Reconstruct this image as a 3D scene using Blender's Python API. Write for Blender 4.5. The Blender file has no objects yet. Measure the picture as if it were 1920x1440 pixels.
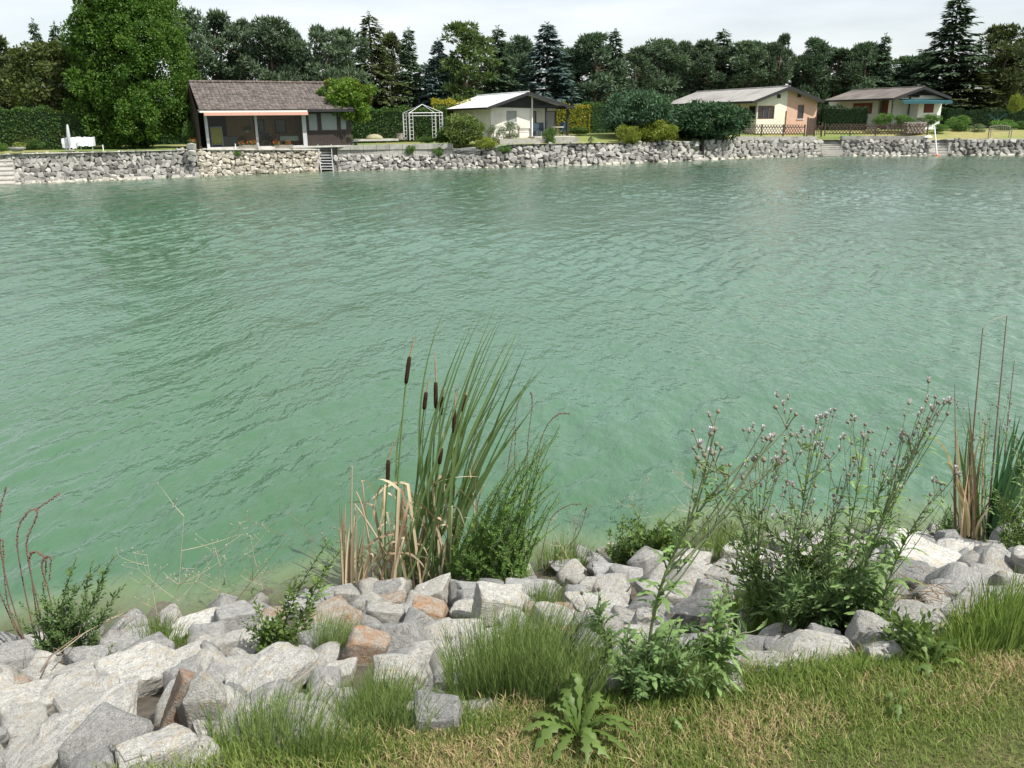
import bpy, math, random
import numpy as np
from mathutils import Vector, Matrix, noise as mnoise

scene = bpy.context.scene
PI = math.pi
rnd = random.Random(7)
RNG = np.random.default_rng(11)

# ------------------------------------------------------------------ camera
CAM_H = 3.5
FPX = 1600.0
PITCH = math.atan((720 - 225) / FPX)
ROLL = math.radians(0.6)
C0 = Vector((0, 0, CAM_H))
FWD = Vector((0, math.cos(PITCH), -math.sin(PITCH)))
R0 = Vector((1, 0, 0))
U0 = R0.cross(FWD)
RGT = R0 * math.cos(ROLL) - U0 * math.sin(ROLL)
UPV = U0 * math.cos(ROLL) + R0 * math.sin(ROLL)
cam_data = bpy.data.cameras.new('camera')
cam_data.sensor_width = 36
cam_data.lens = FPX / 1920 * 36
cam_data.clip_start = 0.05
cam_data.clip_end = 3000
cam = bpy.data.objects.new('camera', cam_data)
scene.collection.objects.link(cam)
m = Matrix((RGT, UPV, -FWD)).transposed().to_4x4()
m.translation = C0
cam.matrix_world = m
scene.camera = cam

# ------------------------------------------------------------------ world and sun
SUN_AZ = math.radians(122)      # clockwise from the viewing direction (+Y)
SUN_EL = math.radians(54)
world = bpy.data.worlds.new('World')
scene.world = world
world.use_nodes = True
wn, wl = world.node_tree.nodes, world.node_tree.links
wn.clear()
wout = wn.new('ShaderNodeOutputWorld')
wbg = wn.new('ShaderNodeBackground')
wbg.inputs['Strength'].default_value = 0.108
sky = wn.new('ShaderNodeTexSky')
sky.sky_type = 'NISHITA'
sky.sun_disc = False
sky.sun_elevation = SUN_EL
sky.sun_rotation = SUN_AZ
sky.altitude = 200
sky.air_density = 1.0
sky.dust_density = 2.2
sky.ozone_density = 1.2
# thin hazy cloud: a whitening of the sky, streaky, everywhere alike
tc = wn.new('ShaderNodeTexCoord')
mp = wn.new('ShaderNodeMapping')
mp.inputs['Scale'].default_value = (1.6, 1.6, 9.0)
nz = wn.new('ShaderNodeTexNoise')
nz.inputs['Scale'].default_value = 1.7
nz.inputs['Detail'].default_value = 6
nz.inputs['Roughness'].default_value = 0.5
cr = wn.new('ShaderNodeMapRange')
cr.inputs['From Min'].default_value = 0.36
cr.inputs['From Max'].default_value = 0.68
cr.inputs['To Min'].default_value = 0.42
cr.inputs['To Max'].default_value = 0.85
mx = wn.new('ShaderNodeMix')
mx.data_type = 'RGBA'
mx.inputs[7].default_value = (7.9, 8.1, 8.2, 1)
wl.new(tc.outputs['Generated'], mp.inputs['Vector'])
wl.new(mp.outputs['Vector'], nz.inputs['Vector'])
wl.new(nz.outputs['Fac'], cr.inputs['Value'])
wl.new(cr.outputs['Result'], mx.inputs[0])
wl.new(sky.outputs['Color'], mx.inputs[6])
wl.new(mx.outputs[2], wbg.inputs['Color'])
wl.new(wbg.outputs['Background'], wout.inputs['Surface'])

sun_data = bpy.data.lights.new('sun', 'SUN')
sun_data.energy = 5.0
sun_data.angle = math.radians(0.6)
sun_data.color = (1.0, 0.955, 0.88)
sun = bpy.data.objects.new('sun', sun_data)
sun_dir = Vector((math.sin(SUN_AZ) * math.cos(SUN_EL), math.cos(SUN_AZ) * math.cos(SUN_EL), math.sin(SUN_EL)))
sun.rotation_euler = sun_dir.to_track_quat('Z', 'Y').to_euler()
sun.location = (20, -20, 40)
scene.collection.objects.link(sun)

scene.view_settings.view_transform = 'Standard'
scene.view_settings.look = 'None'
scene.view_settings.exposure = 0.45
scene.view_settings.gamma = 1.0
scene.view_settings.use_curve_mapping = False
scene.cycles.max_bounces = 6
scene.cycles.transparent_max_bounces = 12
scene.cycles.caustics_reflective = False
scene.cycles.caustics_refractive = False

# ------------------------------------------------------------------ geometry helpers
def ray(px, py):
    return FWD + RGT * ((px - 960) / FPX) + UPV * ((720 - py) / FPX)

def at(px, py, Y):
    d = ray(px, py)
    return C0 + d * (Y / d.y)

def onz(px, py, z):
    d = ray(px, py)
    return C0 + d * ((z - CAM_H) / d.z)

def proj(p):
    v = Vector(p) - C0
    d = v.dot(FWD)
    return 960 + FPX * v.dot(RGT) / d, 720 - FPX * v.dot(UPV) / d, d

def on_plane(px, py, p0, n):
    d = ray(px, py)
    return C0 + d * ((Vector(p0) - C0).dot(n) / d.dot(n))

col = scene.collection

def link(o, parent=None):
    col.objects.link(o)
    if parent is not None:
        o.parent = parent
    return o

def obj(name, me, mat=None, parent=None, loc=None, rot=None, scale=None, kind=None, label=None):
    o = bpy.data.objects.new(name, me)
    if mat is not None and me is not None and len(me.materials) == 0:
        me.materials.append(mat)
    if loc is not None: o.location = loc
    if rot is not None: o.rotation_euler = rot
    if scale is not None: o.scale = scale if hasattr(scale, '__len__') else (scale,) * 3
    if kind: o['kind'] = kind
    if label: o['label'] = label
    return link(o, parent)

def tag(o, label, cat, group=None, kind=None):
    o['label'] = label
    o['category'] = cat
    if group: o['group'] = group
    if kind: o['kind'] = kind
    return o

def thing(name, label, cat, loc=(0, 0, 0), rotz=0, group=None):
    o = bpy.data.objects.new(name, None)
    o.empty_display_size = 0.2
    o.location = loc
    o.rotation_euler = (0, 0, rotz)
    col.objects.link(o)
    return tag(o, label, cat, group)

def copy_tree(o, parent=None):
    c = o.copy()
    col.objects.link(c)
    c.parent = parent
    for ch in o.children:
        copy_tree(ch, c)
    return c

def fast_mesh(name, V, F, mat=None, tint=None, smooth=False):
    """V (n,3), F (m,k) int array with constant k"""
    V = np.asarray(V, dtype=np.float32).reshape(-1, 3)
    F = np.asarray(F, dtype=np.int32)
    me = bpy.data.meshes.new(name)
    me.vertices.add(len(V))
    me.vertices.foreach_set('co', V.ravel())
    k = F.shape[1]
    me.loops.add(F.size)
    me.loops.foreach_set('vertex_index', F.ravel())
    me.polygons.add(len(F))
    me.polygons.foreach_set('loop_start', np.arange(0, F.size, k, dtype=np.int32))
    me.polygons.foreach_set('loop_total', np.full(len(F), k, dtype=np.int32))
    if smooth:
        me.polygons.foreach_set('use_smooth', np.ones(len(F), dtype=bool))
    if tint is not None:
        a = me.attributes.new('tint', 'FLOAT', 'FACE')
        a.data.foreach_set('value', np.asarray(tint, dtype=np.float32).ravel())
    me.update(calc_edges=True)
    if mat is not None:
        me.materials.append(mat)
    return me

class MB:
    """collects simple shapes, builds one mesh"""
    def __init__(s):
        s.v, s.f, s.t, s.sm = [], [], [], []
    def add(s, vs, fs, tint=0.5, smooth=False):
        b = len(s.v)
        s.v += [tuple(v) for v in vs]
        s.f += [tuple(b + i for i in f) for f in fs]
        s.t += [tint] * len(fs)
        s.sm += [smooth] * len(fs)
        return s
    def box(s, x0, x1, y0, y1, z0, z1, tint=0.5, M=None):
        vs = [Vector((x, y, z)) for z in (z0, z1) for y in (y0, y1) for x in (x0, x1)]
        if M is not None: vs = [M @ v for v in vs]
        return s.add(vs, [(0, 2, 3, 1), (4, 5, 7, 6), (0, 1, 5, 4), (2, 6, 7, 3), (0, 4, 6, 2), (1, 3, 7, 5)], tint)
    def bar(s, a, b, w, h=None, up=(0, 0, 1), tint=0.5):
        a, b = Vector(a), Vector(b)
        h = h or w
        d = (b - a).normalized()
        upv = Vector(up)
        if abs(d.dot(upv)) > .95: upv = Vector((0, 1, 0))
        x = d.cross(upv).normalized()
        z = x.cross(d)
        vs = [p + x * (sx * w / 2) + z * (sz * h / 2) for p in (a, b) for sx, sz in ((-1, -1), (1, -1), (1, 1), (-1, 1))]
        return s.add(vs, [(0, 1, 2, 3)[::-1], (4, 5, 6, 7), (0, 1, 5, 4), (1, 2, 6, 5), (2, 3, 7, 6), (3, 0, 4, 7)], tint)
    def tube(s, pts, rad, n=6, tint=0.5, cap=True):
        pts = [Vector(p) for p in pts]
        m_ = len(pts)
        if not hasattr(rad, '__len__'): rad = [rad] * m_
        prev = None
        vs = []
        for i, p in enumerate(pts):
            d = (pts[min(i + 1, m_ - 1)] - pts[max(i - 1, 0)])
            if d.length < 1e-9: d = Vector((0, 0, 1))
            d.normalize()
            if prev is None:
                a = Vector((1, 0, 0)) if abs(d.x) < .8 else Vector((0, 1, 0))
                x = d.cross(a).normalized()
            else:
                x = (prev - d * prev.dot(d))
                x = x.normalized() if x.length > 1e-6 else d.orthogonal().normalized()
            prev = x
            y = d.cross(x)
            for k in range(n):
                t = 2 * PI * k / n
                vs.append(p + (x * math.cos(t) + y * math.sin(t)) * rad[i])
        fs = [(i * n + k, i * n + (k + 1) % n, (i + 1) * n + (k + 1) % n, (i + 1) * n + k) for i in range(m_ - 1) for k in range(n)]
        s.add(vs, fs, tint, True)
        if cap:
            s.add(vs[-n:], [tuple(range(n))], tint)
            s.add(vs[:n], [tuple(range(n))[::-1]], tint)
        return s
    def ribbon(s, pts, wid, side, tint=0.5, fold=0.0):
        """leaf blade: centre line pts, widths, side vector; fold>0 lifts the edges"""
        side = Vector(side).normalized()
        pts = [Vector(p) for p in pts]
        n = len(pts)
        if not hasattr(wid, '__len__'): wid = [wid] * n
        vs = []
        for i, p in enumerate(pts):
            d = (pts[min(i + 1, n - 1)] - pts[max(i - 1, 0)]).normalized()
            sd = (side - d * side.dot(d))
            sd = sd.normalized() if sd.length > 1e-5 else d.orthogonal()
            nn = sd.cross(d)
            vs += [p - sd * wid[i] / 2 + nn * fold * wid[i], p, p + sd * wid[i] / 2 + nn * fold * wid[i]]
        fs = []
        for i in range(n - 1):
            fs += [(3 * i, 3 * i + 1, 3 * i + 4, 3 * i + 3), (3 * i + 1, 3 * i + 2, 3 * i + 5, 3 * i + 4)]
        return s.add(vs, fs, tint, True)
    def build(s, name, mat, parent=None, **kw):
        return obj(name, s.mesh(name, mat), None, parent, **kw)
    def mesh(s, name, mat):
        me = bpy.data.meshes.new(name)
        me.from_pydata([tuple(v) for v in s.v], [], s.f)
        a = me.attributes.new('tint', 'FLOAT', 'FACE')
        a.data.foreach_set('value', s.t)
        me.polygons.foreach_set('use_smooth', s.sm)
        me.update()
        me.materials.append(mat)
        return me

def bez(a, b, c, n):
    a, b, c = Vector(a), Vector(b), Vector(c)
    return [a * (1 - t) ** 2 + b * (2 * t * (1 - t)) + c * t * t for t in [i / (n - 1) for i in range(n)]]

def smoothstep(a, b, x):
    t = min(1, max(0, (x - a) / (b - a)))
    return t * t * (3 - 2 * t)

# ------------------------------------------------------------------ materials
def newmat(name):
    mt = bpy.data.materials.new(name)
    mt.use_nodes = True
    nt = mt.node_tree
    nt.nodes.clear()
    out = nt.nodes.new('ShaderNodeOutputMaterial')
    return mt, nt, out

def nd(nt, typ, **kw):
    n = nt.nodes.new(typ)
    for k, v in kw.items():
        if k in n.inputs: n.inputs[k].default_value = v
        else: setattr(n, k, v)
    return n

def rgba(c): return (c[0], c[1], c[2], 1)

def mixc(nt, fac, a, b, mode='MIX'):
    n = nt.nodes.new('ShaderNodeMix')
    n.data_type = 'RGBA'
    n.blend_type = mode
    for sock, v in ((n.inputs[0], fac), (n.inputs[6], a), (n.inputs[7], b)):
        if hasattr(v, 'is_output') or isinstance(v, bpy.types.NodeSocket): nt.links.new(v, sock)
        elif isinstance(v, (int, float)): sock.default_value = v
        else: sock.default_value = rgba(v)
    return n.outputs[2]

def noise_fac(nt, scale, detail=4, lo=.35, hi=.65, vec=None, rough=.55, dist=0, stretch=None):
    n = nd(nt, 'ShaderNodeTexNoise', Scale=scale, Detail=detail, Roughness=rough, Distortion=dist)
    if vec is None:
        vec = nd(nt, 'ShaderNodeTexCoord').outputs['Object']
    if stretch:
        mpn = nd(nt, 'ShaderNodeMapping')
        mpn.inputs['Scale'].default_value = stretch
        nt.links.new(vec, mpn.inputs['Vector'])
        vec = mpn.outputs['Vector']
    nt.links.new(vec, n.inputs['Vector'])
    r = nd(nt, 'ShaderNodeMapRange')
    r.inputs['From Min'].default_value = lo
    r.inputs['From Max'].default_value = hi
    nt.links.new(n.outputs['Fac'], r.inputs['Value'])
    return r.outputs['Result']

def plain(name, c1, c2=None, scale=6, rough=.8, bump=.0, bscale=40, spec=.3, metal=0, stretch=None, dirt=None, objvar=0):
    mt, nt, out = newmat(name)
    p = nd(nt, 'ShaderNodeBsdfPrincipled', Roughness=rough, Metallic=metal)
    p.inputs['Specular IOR Level'].default_value = spec
    c = None
    if c2 is not None:
        c = mixc(nt, noise_fac(nt, scale, stretch=stretch), c1, c2)
    if dirt is not None:
        c = mixc(nt, noise_fac(nt, scale * .37, 6, .5, .75), c if c is not None else c1, dirt)
    if objvar:
        oi = nd(nt, 'ShaderNodeObjectInfo')
        mr = nd(nt, 'ShaderNodeMapRange')
        mr.inputs['To Min'].default_value = 1 - objvar
        mr.inputs['To Max'].default_value = 1 + objvar * .6
        nt.links.new(oi.outputs['Random'], mr.inputs['Value'])
        vm = nd(nt, 'ShaderNodeVectorMath', operation='SCALE')
        if c is not None: nt.links.new(c, vm.inputs[0])
        else: vm.inputs[0].default_value = c1
        nt.links.new(mr.outputs['Result'], vm.inputs['Scale'])
        c = vm.outputs['Vector']
    if c is not None: nt.links.new(c, p.inputs['Base Color'])
    else: p.inputs['Base Color'].default_value = rgba(c1)
    if bump:
        f = noise_fac(nt, bscale, 5, 0, 1, stretch=stretch)
        b = nd(nt, 'ShaderNodeBump', Strength=bump, Distance=.02)
        nt.links.new(f, b.inputs['Height'])
        nt.links.new(b.outputs['Normal'], p.inputs['Normal'])
    nt.links.new(p.outputs[0], out.inputs[0])
    return mt

def leafmat(name, dark, light, transl=.35, rough=.55, spec=.25, patch=None, pscale=.6, objvar=.15):
    """leaf colour varies leaf by leaf through the 'tint' attribute"""
    mt, nt, out = newmat(name)
    at_ = nd(nt, 'ShaderNodeAttribute', attribute_name='tint')
    c = mixc(nt, at_.outputs['Fac'], dark, light)
    if patch is not None:
        c = mixc(nt, noise_fac(nt, pscale, 3, .5, .72), c, patch)
    if objvar:
        oi = nd(nt, 'ShaderNodeObjectInfo')
        mr = nd(nt, 'ShaderNodeMapRange')
        mr.inputs['To Min'].default_value = 1 - objvar
        mr.inputs['To Max'].default_value = 1 + objvar
        nt.links.new(oi.outputs['Random'], mr.inputs['Value'])
        vm = nd(nt, 'ShaderNodeVectorMath', operation='SCALE')
        nt.links.new(c, vm.inputs[0])
        nt.links.new(mr.outputs['Result'], vm.inputs['Scale'])
        c = vm.outputs['Vector']
    p = nd(nt, 'ShaderNodeBsdfPrincipled', Roughness=rough)
    p.inputs['Specular IOR Level'].default_value = spec
    nt.links.new(c, p.inputs['Base Color'])
    t = nd(nt, 'ShaderNodeBsdfTranslucent')
    tcn = mixc(nt, 1.0, c, (1.0, 1.15, .45), 'MULTIPLY')
    nt.links.new(tcn, t.inputs['Color'])
    ms = nd(nt, 'ShaderNodeMixShader')
    ms.inputs[0].default_value = transl
    nt.links.new(p.outputs[0], ms.inputs[1])
    nt.links.new(t.outputs[0], ms.inputs[2])
    nt.links.new(ms.outputs[0], out.inputs[0])
    return mt

def rockmat(name, base, light, dark, stain=None, stain_lo=.55, stain_hi=.7, sscale=3.5, speck=48, objvar=.12, dirt=.7, wet=False):
    mt, nt, out = newmat(name)
    tcn = nd(nt, 'ShaderNodeTexCoord')
    oi = nd(nt, 'ShaderNodeObjectInfo')
    va = nd(nt, 'ShaderNodeVectorMath', operation='SCALE')
    va.inputs['Scale'].default_value = 37.0
    comb = nd(nt, 'ShaderNodeCombineXYZ')
    for i in range(3): nt.links.new(oi.outputs['Random'], comb.inputs[i])
    nt.links.new(comb.outputs[0], va.inputs[0])
    vadd = nd(nt, 'ShaderNodeVectorMath', operation='ADD')
    nt.links.new(tcn.outputs['Object'], vadd.inputs[0])
    nt.links.new(va.outputs[0], vadd.inputs[1])
    vec = vadd.outputs[0]
    c = mixc(nt, noise_fac(nt, 4, 6, .35, .68, vec), base, light)
    # grey lichen and weathering patches
    c = mixc(nt, noise_fac(nt, 6, 10, .50, .66, vec, .75), c, tuple(dirt * x for x in base))
    if stain is not None:
        f = noise_fac(nt, sscale, 7, stain_lo, stain_hi, vec, .62, .4)
        c = mixc(nt, f, c, stain)
    # mineral grains
    vr = nd(nt, 'ShaderNodeTexNoise', Scale=speck, Detail=3, Roughness=.7)
    nt.links.new(vec, vr.inputs['Vector'])
    r1 = nd(nt, 'ShaderNodeMapRange'); r1.inputs['From Min'].default_value = .53; r1.inputs['From Max'].default_value = .62
    nt.links.new(vr.outputs['Fac'], r1.inputs['Value'])
    m1 = nd(nt, 'ShaderNodeMath', operation='MULTIPLY'); m1.inputs[1].default_value = .75
    nt.links.new(r1.outputs[0], m1.inputs[0])
    c = mixc(nt, m1.outputs[0], c, dark)
    if wet:   # algae and damp just above the water
        ge = nd(nt, 'ShaderNodeNewGeometry')
        sx = nd(nt, 'ShaderNodeSeparateXYZ'); nt.links.new(ge.outputs['Position'], sx.inputs[0])
        nn = nd(nt, 'ShaderNodeTexNoise', Scale=9, Detail=4); nt.links.new(ge.outputs['Position'], nn.inputs['Vector'])
        ma = nd(nt, 'ShaderNodeMath', operation='MULTIPLY_ADD'); ma.inputs[1].default_value = -.14
        nt.links.new(nn.outputs['Fac'], ma.inputs[0]); nt.links.new(sx.outputs['Z'], ma.inputs[2])
        rw = nd(nt, 'ShaderNodeMapRange'); rw.inputs['From Min'].default_value = .06; rw.inputs['From Max'].default_value = -.02
        rw.inputs['To Max'].default_value = .8
        nt.links.new(ma.outputs[0], rw.inputs['Value'])
        c = mixc(nt, rw.outputs[0], c, (.10, .095, .055))
    # directional streaks of the gneiss
    st = noise_fac(nt, 11, 4, .56, .74, vec, .6, .3, stretch=(1, 1, 5))
    m2 = nd(nt, 'ShaderNodeMath', operation='MULTIPLY'); m2.inputs[1].default_value = .35
    nt.links.new(st, m2.inputs[0])
    c = mixc(nt, m2.outputs[0], c, dark)
    mr = nd(nt, 'ShaderNodeMapRange')
    mr.inputs['To Min'].default_value = 1 - objvar; mr.inputs['To Max'].default_value = 1 + objvar
    nt.links.new(oi.outputs['Random'], mr.inputs['Value'])
    vm = nd(nt, 'ShaderNodeVectorMath', operation='SCALE')
    nt.links.new(c, vm.inputs[0]); nt.links.new(mr.outputs['Result'], vm.inputs['Scale'])
    p = nd(nt, 'ShaderNodeBsdfPrincipled', Roughness=.85)
    p.inputs['Specular IOR Level'].default_value = .25
    nt.links.new(vm.outputs['Vector'], p.inputs['Base Color'])
    h1 = noise_fac(nt, 26, 10, 0, 1, vec, .68)
    b1 = nd(nt, 'ShaderNodeBump', Strength=.9, Distance=.016)
    nt.links.new(h1, b1.inputs['Height'])
    h2 = noise_fac(nt, 5, 6, 0, 1, vec, .6, .6, stretch=(1, 1, 4))
    b2 = nd(nt, 'ShaderNodeBump', Strength=.7, Distance=.05)
    nt.links.new(h2, b2.inputs['Height'])
    nt.links.new(b1.outputs[0], b2.inputs['Normal'])
    nt.links.new(b2.outputs[0], p.inputs['Normal'])
    nt.links.new(p.outputs[0], out.inputs[0])
    return mt

M = {}
M['granite'] = rockmat('granite', (.52, .51, .475), (.66, .65, .605), (.20, .20, .19), (.56, .46, .30), .52, .74, dirt=.62, wet=True)
M['granite_grey'] = rockmat('granite_grey', (.37, .37, .36), (.52, .515, .49), (.12, .12, .12), wet=True)
M['granite_rust'] = rockmat('granite_rust', (.44, .40, .34), (.56, .51, .44), (.18, .14, .11), (.42, .25, .14), .47, .66, 2.6)
M['granite_orange'] = rockmat('granite_orange', (.42, .38, .33), (.54, .49, .42), (.16, .13, .1), (.47, .28, .16), .40, .62, 2.0)
M['wall_stone'] = rockmat('wall_stone', (.36, .35, .325), (.48, .465, .43), (.14, .14, .13), None, speck=8, objvar=.3)
M['wall_stone_warm'] = rockmat('wall_stone_warm', (.40, .36, .29), (.52, .49, .42), (.18, .16, .13), (.40, .28, .16), .6, .8, speck=8, objvar=.3)
M['wall_stone_dark'] = rockmat('wall_stone_dark', (.19, .185, .175), (.34, .33, .30), (.07, .07, .07), None, speck=8, objvar=.35)
M['bleached_stone'] = rockmat('bleached_stone', (.50, .47, .40), (.60, .58, .52), (.25, .23, .18), None, speck=8, objvar=.2)
M['mortar'] = plain('mortar', (.24, .23, .21), (.32, .31, .28), 3, .95, .8, 8)
M['rubble'] = plain('rubble', (.10, .10, .09), (.16, .155, .14), 3, .95, .8, 8)
M['soil'] = plain('soil', (.06, .052, .04), (.12, .10, .075), 9, .95, .8, 30)
M['silt'] = plain('silt', (.24, .23, .14), (.32, .30, .20), 4, .95, .5, 20)
M['concrete'] = plain('concrete', (.30, .29, .27), (.38, .37, .34), 3, .9, .4, 20, dirt=(.2, .19, .17))
M['concrete_pale'] = plain('concrete_pale', (.45, .43, .39), (.52, .5, .46), 3, .9, .3, 20, dirt=(.3, .29, .26))
# ================================================================== THE LARGE STRUCTURE
# ------------------------------------------------------------------ near bank, its own frame (u along the shore, v towards the water)
Z_LAWN = 1.85
BETA = math.radians(14.5)
BU = Vector((math.cos(BETA), math.sin(BETA), 0))
BV = Vector((-math.sin(BETA), math.cos(BETA), 0))
_lawn_px = [(300, 1470), (400, 1440), (480, 1425), (700, 1395), (860, 1372), (1000, 1335), (1200, 1305), (1300, 1290), (1400, 1275), (1500, 1258), (1720, 1240), (1800, 1190), (1920, 1145)]
_shore_px = [(0, 1222), (100, 1215), (300, 1175), (400, 1150), (650, 1112), (860, 1092), (1100, 1058), (1300, 1040), (1640, 1012), (1900, 990)]
def _uv(P): return (P.dot(BU), P.dot(BV))
_le = sorted(_uv(onz(x, y, Z_LAWN)) for x, y in _lawn_px)
_se = sorted(_uv(onz(x, y, 0)) for x, y in _shore_px)
_leu, _lev = [a for a, b in _le], [b for a, b in _le]
_seu, _sev = [a for a, b in _se], [b for a, b in _se]
def v_lawn(u): return float(np.interp(u, _leu, _lev))
def v_shore(u): return float(np.interp(u, _seu, _sev))
def bank_z(u, v):
    a, b = v_lawn(u), v_shore(u)
    t = (v - a) / (b - a)
    if t <= 0: return Z_LAWN - .03 * max(0, 1 + t * 8) ** 2
    z = (Z_LAWN - .03) * (1 - t) - .10 * math.sin(PI * min(1, t))
    return z
def on_bank(px, py, lift=0.0):
    d = ray(px, py)
    lo, hi = 0.3, 14.0
    def f(s):
        P = C0 + d * s
        return P.z - bank_z(*_uv(P)) - lift
    s0 = .5
    s = s0
    while s < 14:
        if f(s) < 0: break
        s += .08
    lo, hi = s - .08, s
    for _ in range(16):
        mdl = (lo + hi) / 2
        if f(mdl) > 0: lo = mdl
        else: hi = mdl
    return C0 + d * hi, hi          # hi is also the camera depth

def grid_mesh(name, U, W, fn, mat, smooth=True):
    nu, nw = len(U), len(W)
    V = [fn(a, b) for b in W for a in U]
    F = [(j * nu + i, j * nu + i + 1, (j + 1) * nu + i + 1, (j + 1) * nu + i) for j in range(nw - 1) for i in range(nu - 1)]
    return fast_mesh(name, V, F, mat, smooth=smooth)

def nz3(x, y, z=0, s=1.0): return mnoise.noise(Vector((x * s, y * s, z * s)))

def lawn_pt(u, t):
    v = v_lawn(u) + .12 - t
    P = BU * u + BV * v
    z = bank_z(u, v) + .015 * nz3(u, v, 0, 1.7)
    return (P.x, P.y, z)
# lawn material: soil and thatch under the blades, green and dead-brown patches
def lawn_mat():
    mt, nt, out = newmat('lawn_ground')
    p = nd(nt, 'ShaderNodeBsdfPrincipled', Roughness=.95)
    p.inputs['Specular IOR Level'].default_value = .1
    f = noise_fac(nt, 2.2, 5, .42, .58)
    c = mixc(nt, f, (.085, .105, .035), (.20, .155, .085))
    c = mixc(nt, noise_fac(nt, 60, 4, .4, .65), c, (.05, .048, .025))
    nt.links.new(c, p.inputs['Base Color'])
    b = nd(nt, 'ShaderNodeBump', Strength=.8, Distance=.01)
    nt.links.new(noise_fac(nt, 120, 5, 0, 1), b.inputs['Height'])
    nt.links.new(b.outputs[0], p.inputs['Normal'])
    nt.links.new(p.outputs[0], out.inputs[0])
    return mt
M['lawn_ground'] = lawn_mat()
U = np.linspace(-9, 12, 106)
T = np.concatenate([np.linspace(0, 4, 41), np.linspace(4.5, 22, 12)])
near_lawn = obj('lawn', grid_mesh('lawn', U, T, lawn_pt, M['lawn_ground']), kind='structure', label='mown lawn with green and dead brown patches at the top of the near bank')

def bank_pt(u, t):
    v = v_lawn(u) + t
    P = BU * u + BV * v
    z = bank_z(u, v) + (.05 * nz3(u, v, 3, 2.5) + .03 * nz3(u, v, 9, 7) if t > .1 else -.02)
    return (P.x, P.y, max(z, -1.9) )
near_bank = obj('riverbank', grid_mesh('riverbank', np.linspace(-9, 12, 150), np.linspace(0, 9, 90), bank_pt, M['soil']), kind='structure', label='bank of loose granite blocks sloping down to the water')

# ------------------------------------------------------------------ far shore line
_far_px = [(-500, 362), (0, 346), (100, 342), (200, 338), (375, 331), (500, 325.5), (600, 321.5), (750, 318), (1000, 313), (1200, 306), (1320, 300), (1400, 296.5), (1540, 293), (1750, 292), (1920, 291), (2500, 288)]
_fpx = [a for a, b in _far_px]
_fpy = [b for a, b in _far_px]
def shore_y(px): return float(np.interp(px, _fpx, _fpy))
def Yb(px): return onz(px, shore_y(px), 0).y
_top_px = [(-500, 299), (0, 290), (200, 285.5), (372, 281), (600, 281.5), (850, 279), (955, 271), (1300, 265), (1320, 264), (1540, 262), (1745, 262), (1920, 261.5), (2500, 260)]
def top_y(px): return float(np.interp(px, [a for a, b in _top_px], [b for a, b in _top_px]))
SETB = 1.0
def far_top(px):
    return at(px, top_y(px), Yb(px) + SETB)
_ft = [far_top(px) for px in np.linspace(-500, 2500, 121)]
_ftx = [p.x for p in _ft]
_rise = [(-500, .1), (372, .06), (600, .06), (640, .22), (850, .35), (960, .42), (1300, .65), (1500, .85), (1920, .8), (2500, .8)]
FU = Vector((math.cos(math.radians(19)), math.sin(math.radians(19)), 0))
FV = Vector((-FU.y, FU.x, 0))
def far_edge(X):
    """Y and z of the wall top and pixel column at this X (approximate)"""
    y = float(np.interp(X, _ftx, [p.y for p in _ft]))
    z = float(np.interp(X, _ftx, [p.z for p in _ft]))
    px = float(np.interp(X, _ftx, list(np.linspace(-500, 2500, 121))))
    return y, z, px
def gz(X, Y):
    # follow the perpendicular back to the edge
    Xe = X
    for _ in range(6):
        ye, ze, px = far_edge(Xe)
        dback = (Y - ye) * FU.x
        Xe = X + dback * FU.y * .95
    ye, ze, px = far_edge(Xe)
    back = max(0, (Y - ye) * .95)
    r = float(np.interp(px, [a for a, b in _rise], [b for a, b in _rise]))
    return ze + r * smoothstep(.3, 6.0, back)
def gat(px, back):
    """ground point of the far garden seen in column px, 'back' metres behind the wall top (along the view)"""
    Y = Yb(px) + SETB + back
    X = at(px, 240, Y).x
    return Vector((X, Y, gz(X, Y)))

def far_ground_mat():
    mt, nt, out = newmat('garden_lawn')
    p = nd(nt, 'ShaderNodeBsdfPrincipled', Roughness=.95)
    p.inputs['Specular IOR Level'].default_value = .1
    c = mixc(nt, noise_fac(nt, .16, 5, .44, .58), (.12, .20, .05), (.26, .235, .10))
    c = mixc(nt, noise_fac(nt, 2.5, 6, .4, .7), c, (.19, .19, .075))
    nt.links.new(c, p.inputs['Base Color'])
    nt.links.new(p.outputs[0], out.inputs[0])
    return mt
M['garden_lawn'] = far_ground_mat()
pxs = np.linspace(-700, 2700, 171)
backs = [0, .4, .8, 1.2, 1.8, 2.5, 3.5, 4.5, 5.5, 7, 9, 12, 16, 22, 30, 45, 80]
def far_pt(px, b):
    P = gat(px, b) if b < 40 else gat(px, 40) + Vector((0, 1, 0)) * (b - 40) + Vector(((px - 960) / 1600 * (b - 40), 0, 0))
    return (P.x, P.y, P.z + (.03 * nz3(P.x, P.y, 0, .8) if b > 1 else 0))
far_lawn = obj('garden_ground', grid_mesh('garden_ground', pxs, backs, far_pt, M['garden_lawn']), kind='structure', label='dry lawns of the gardens behind the far wall')

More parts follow.
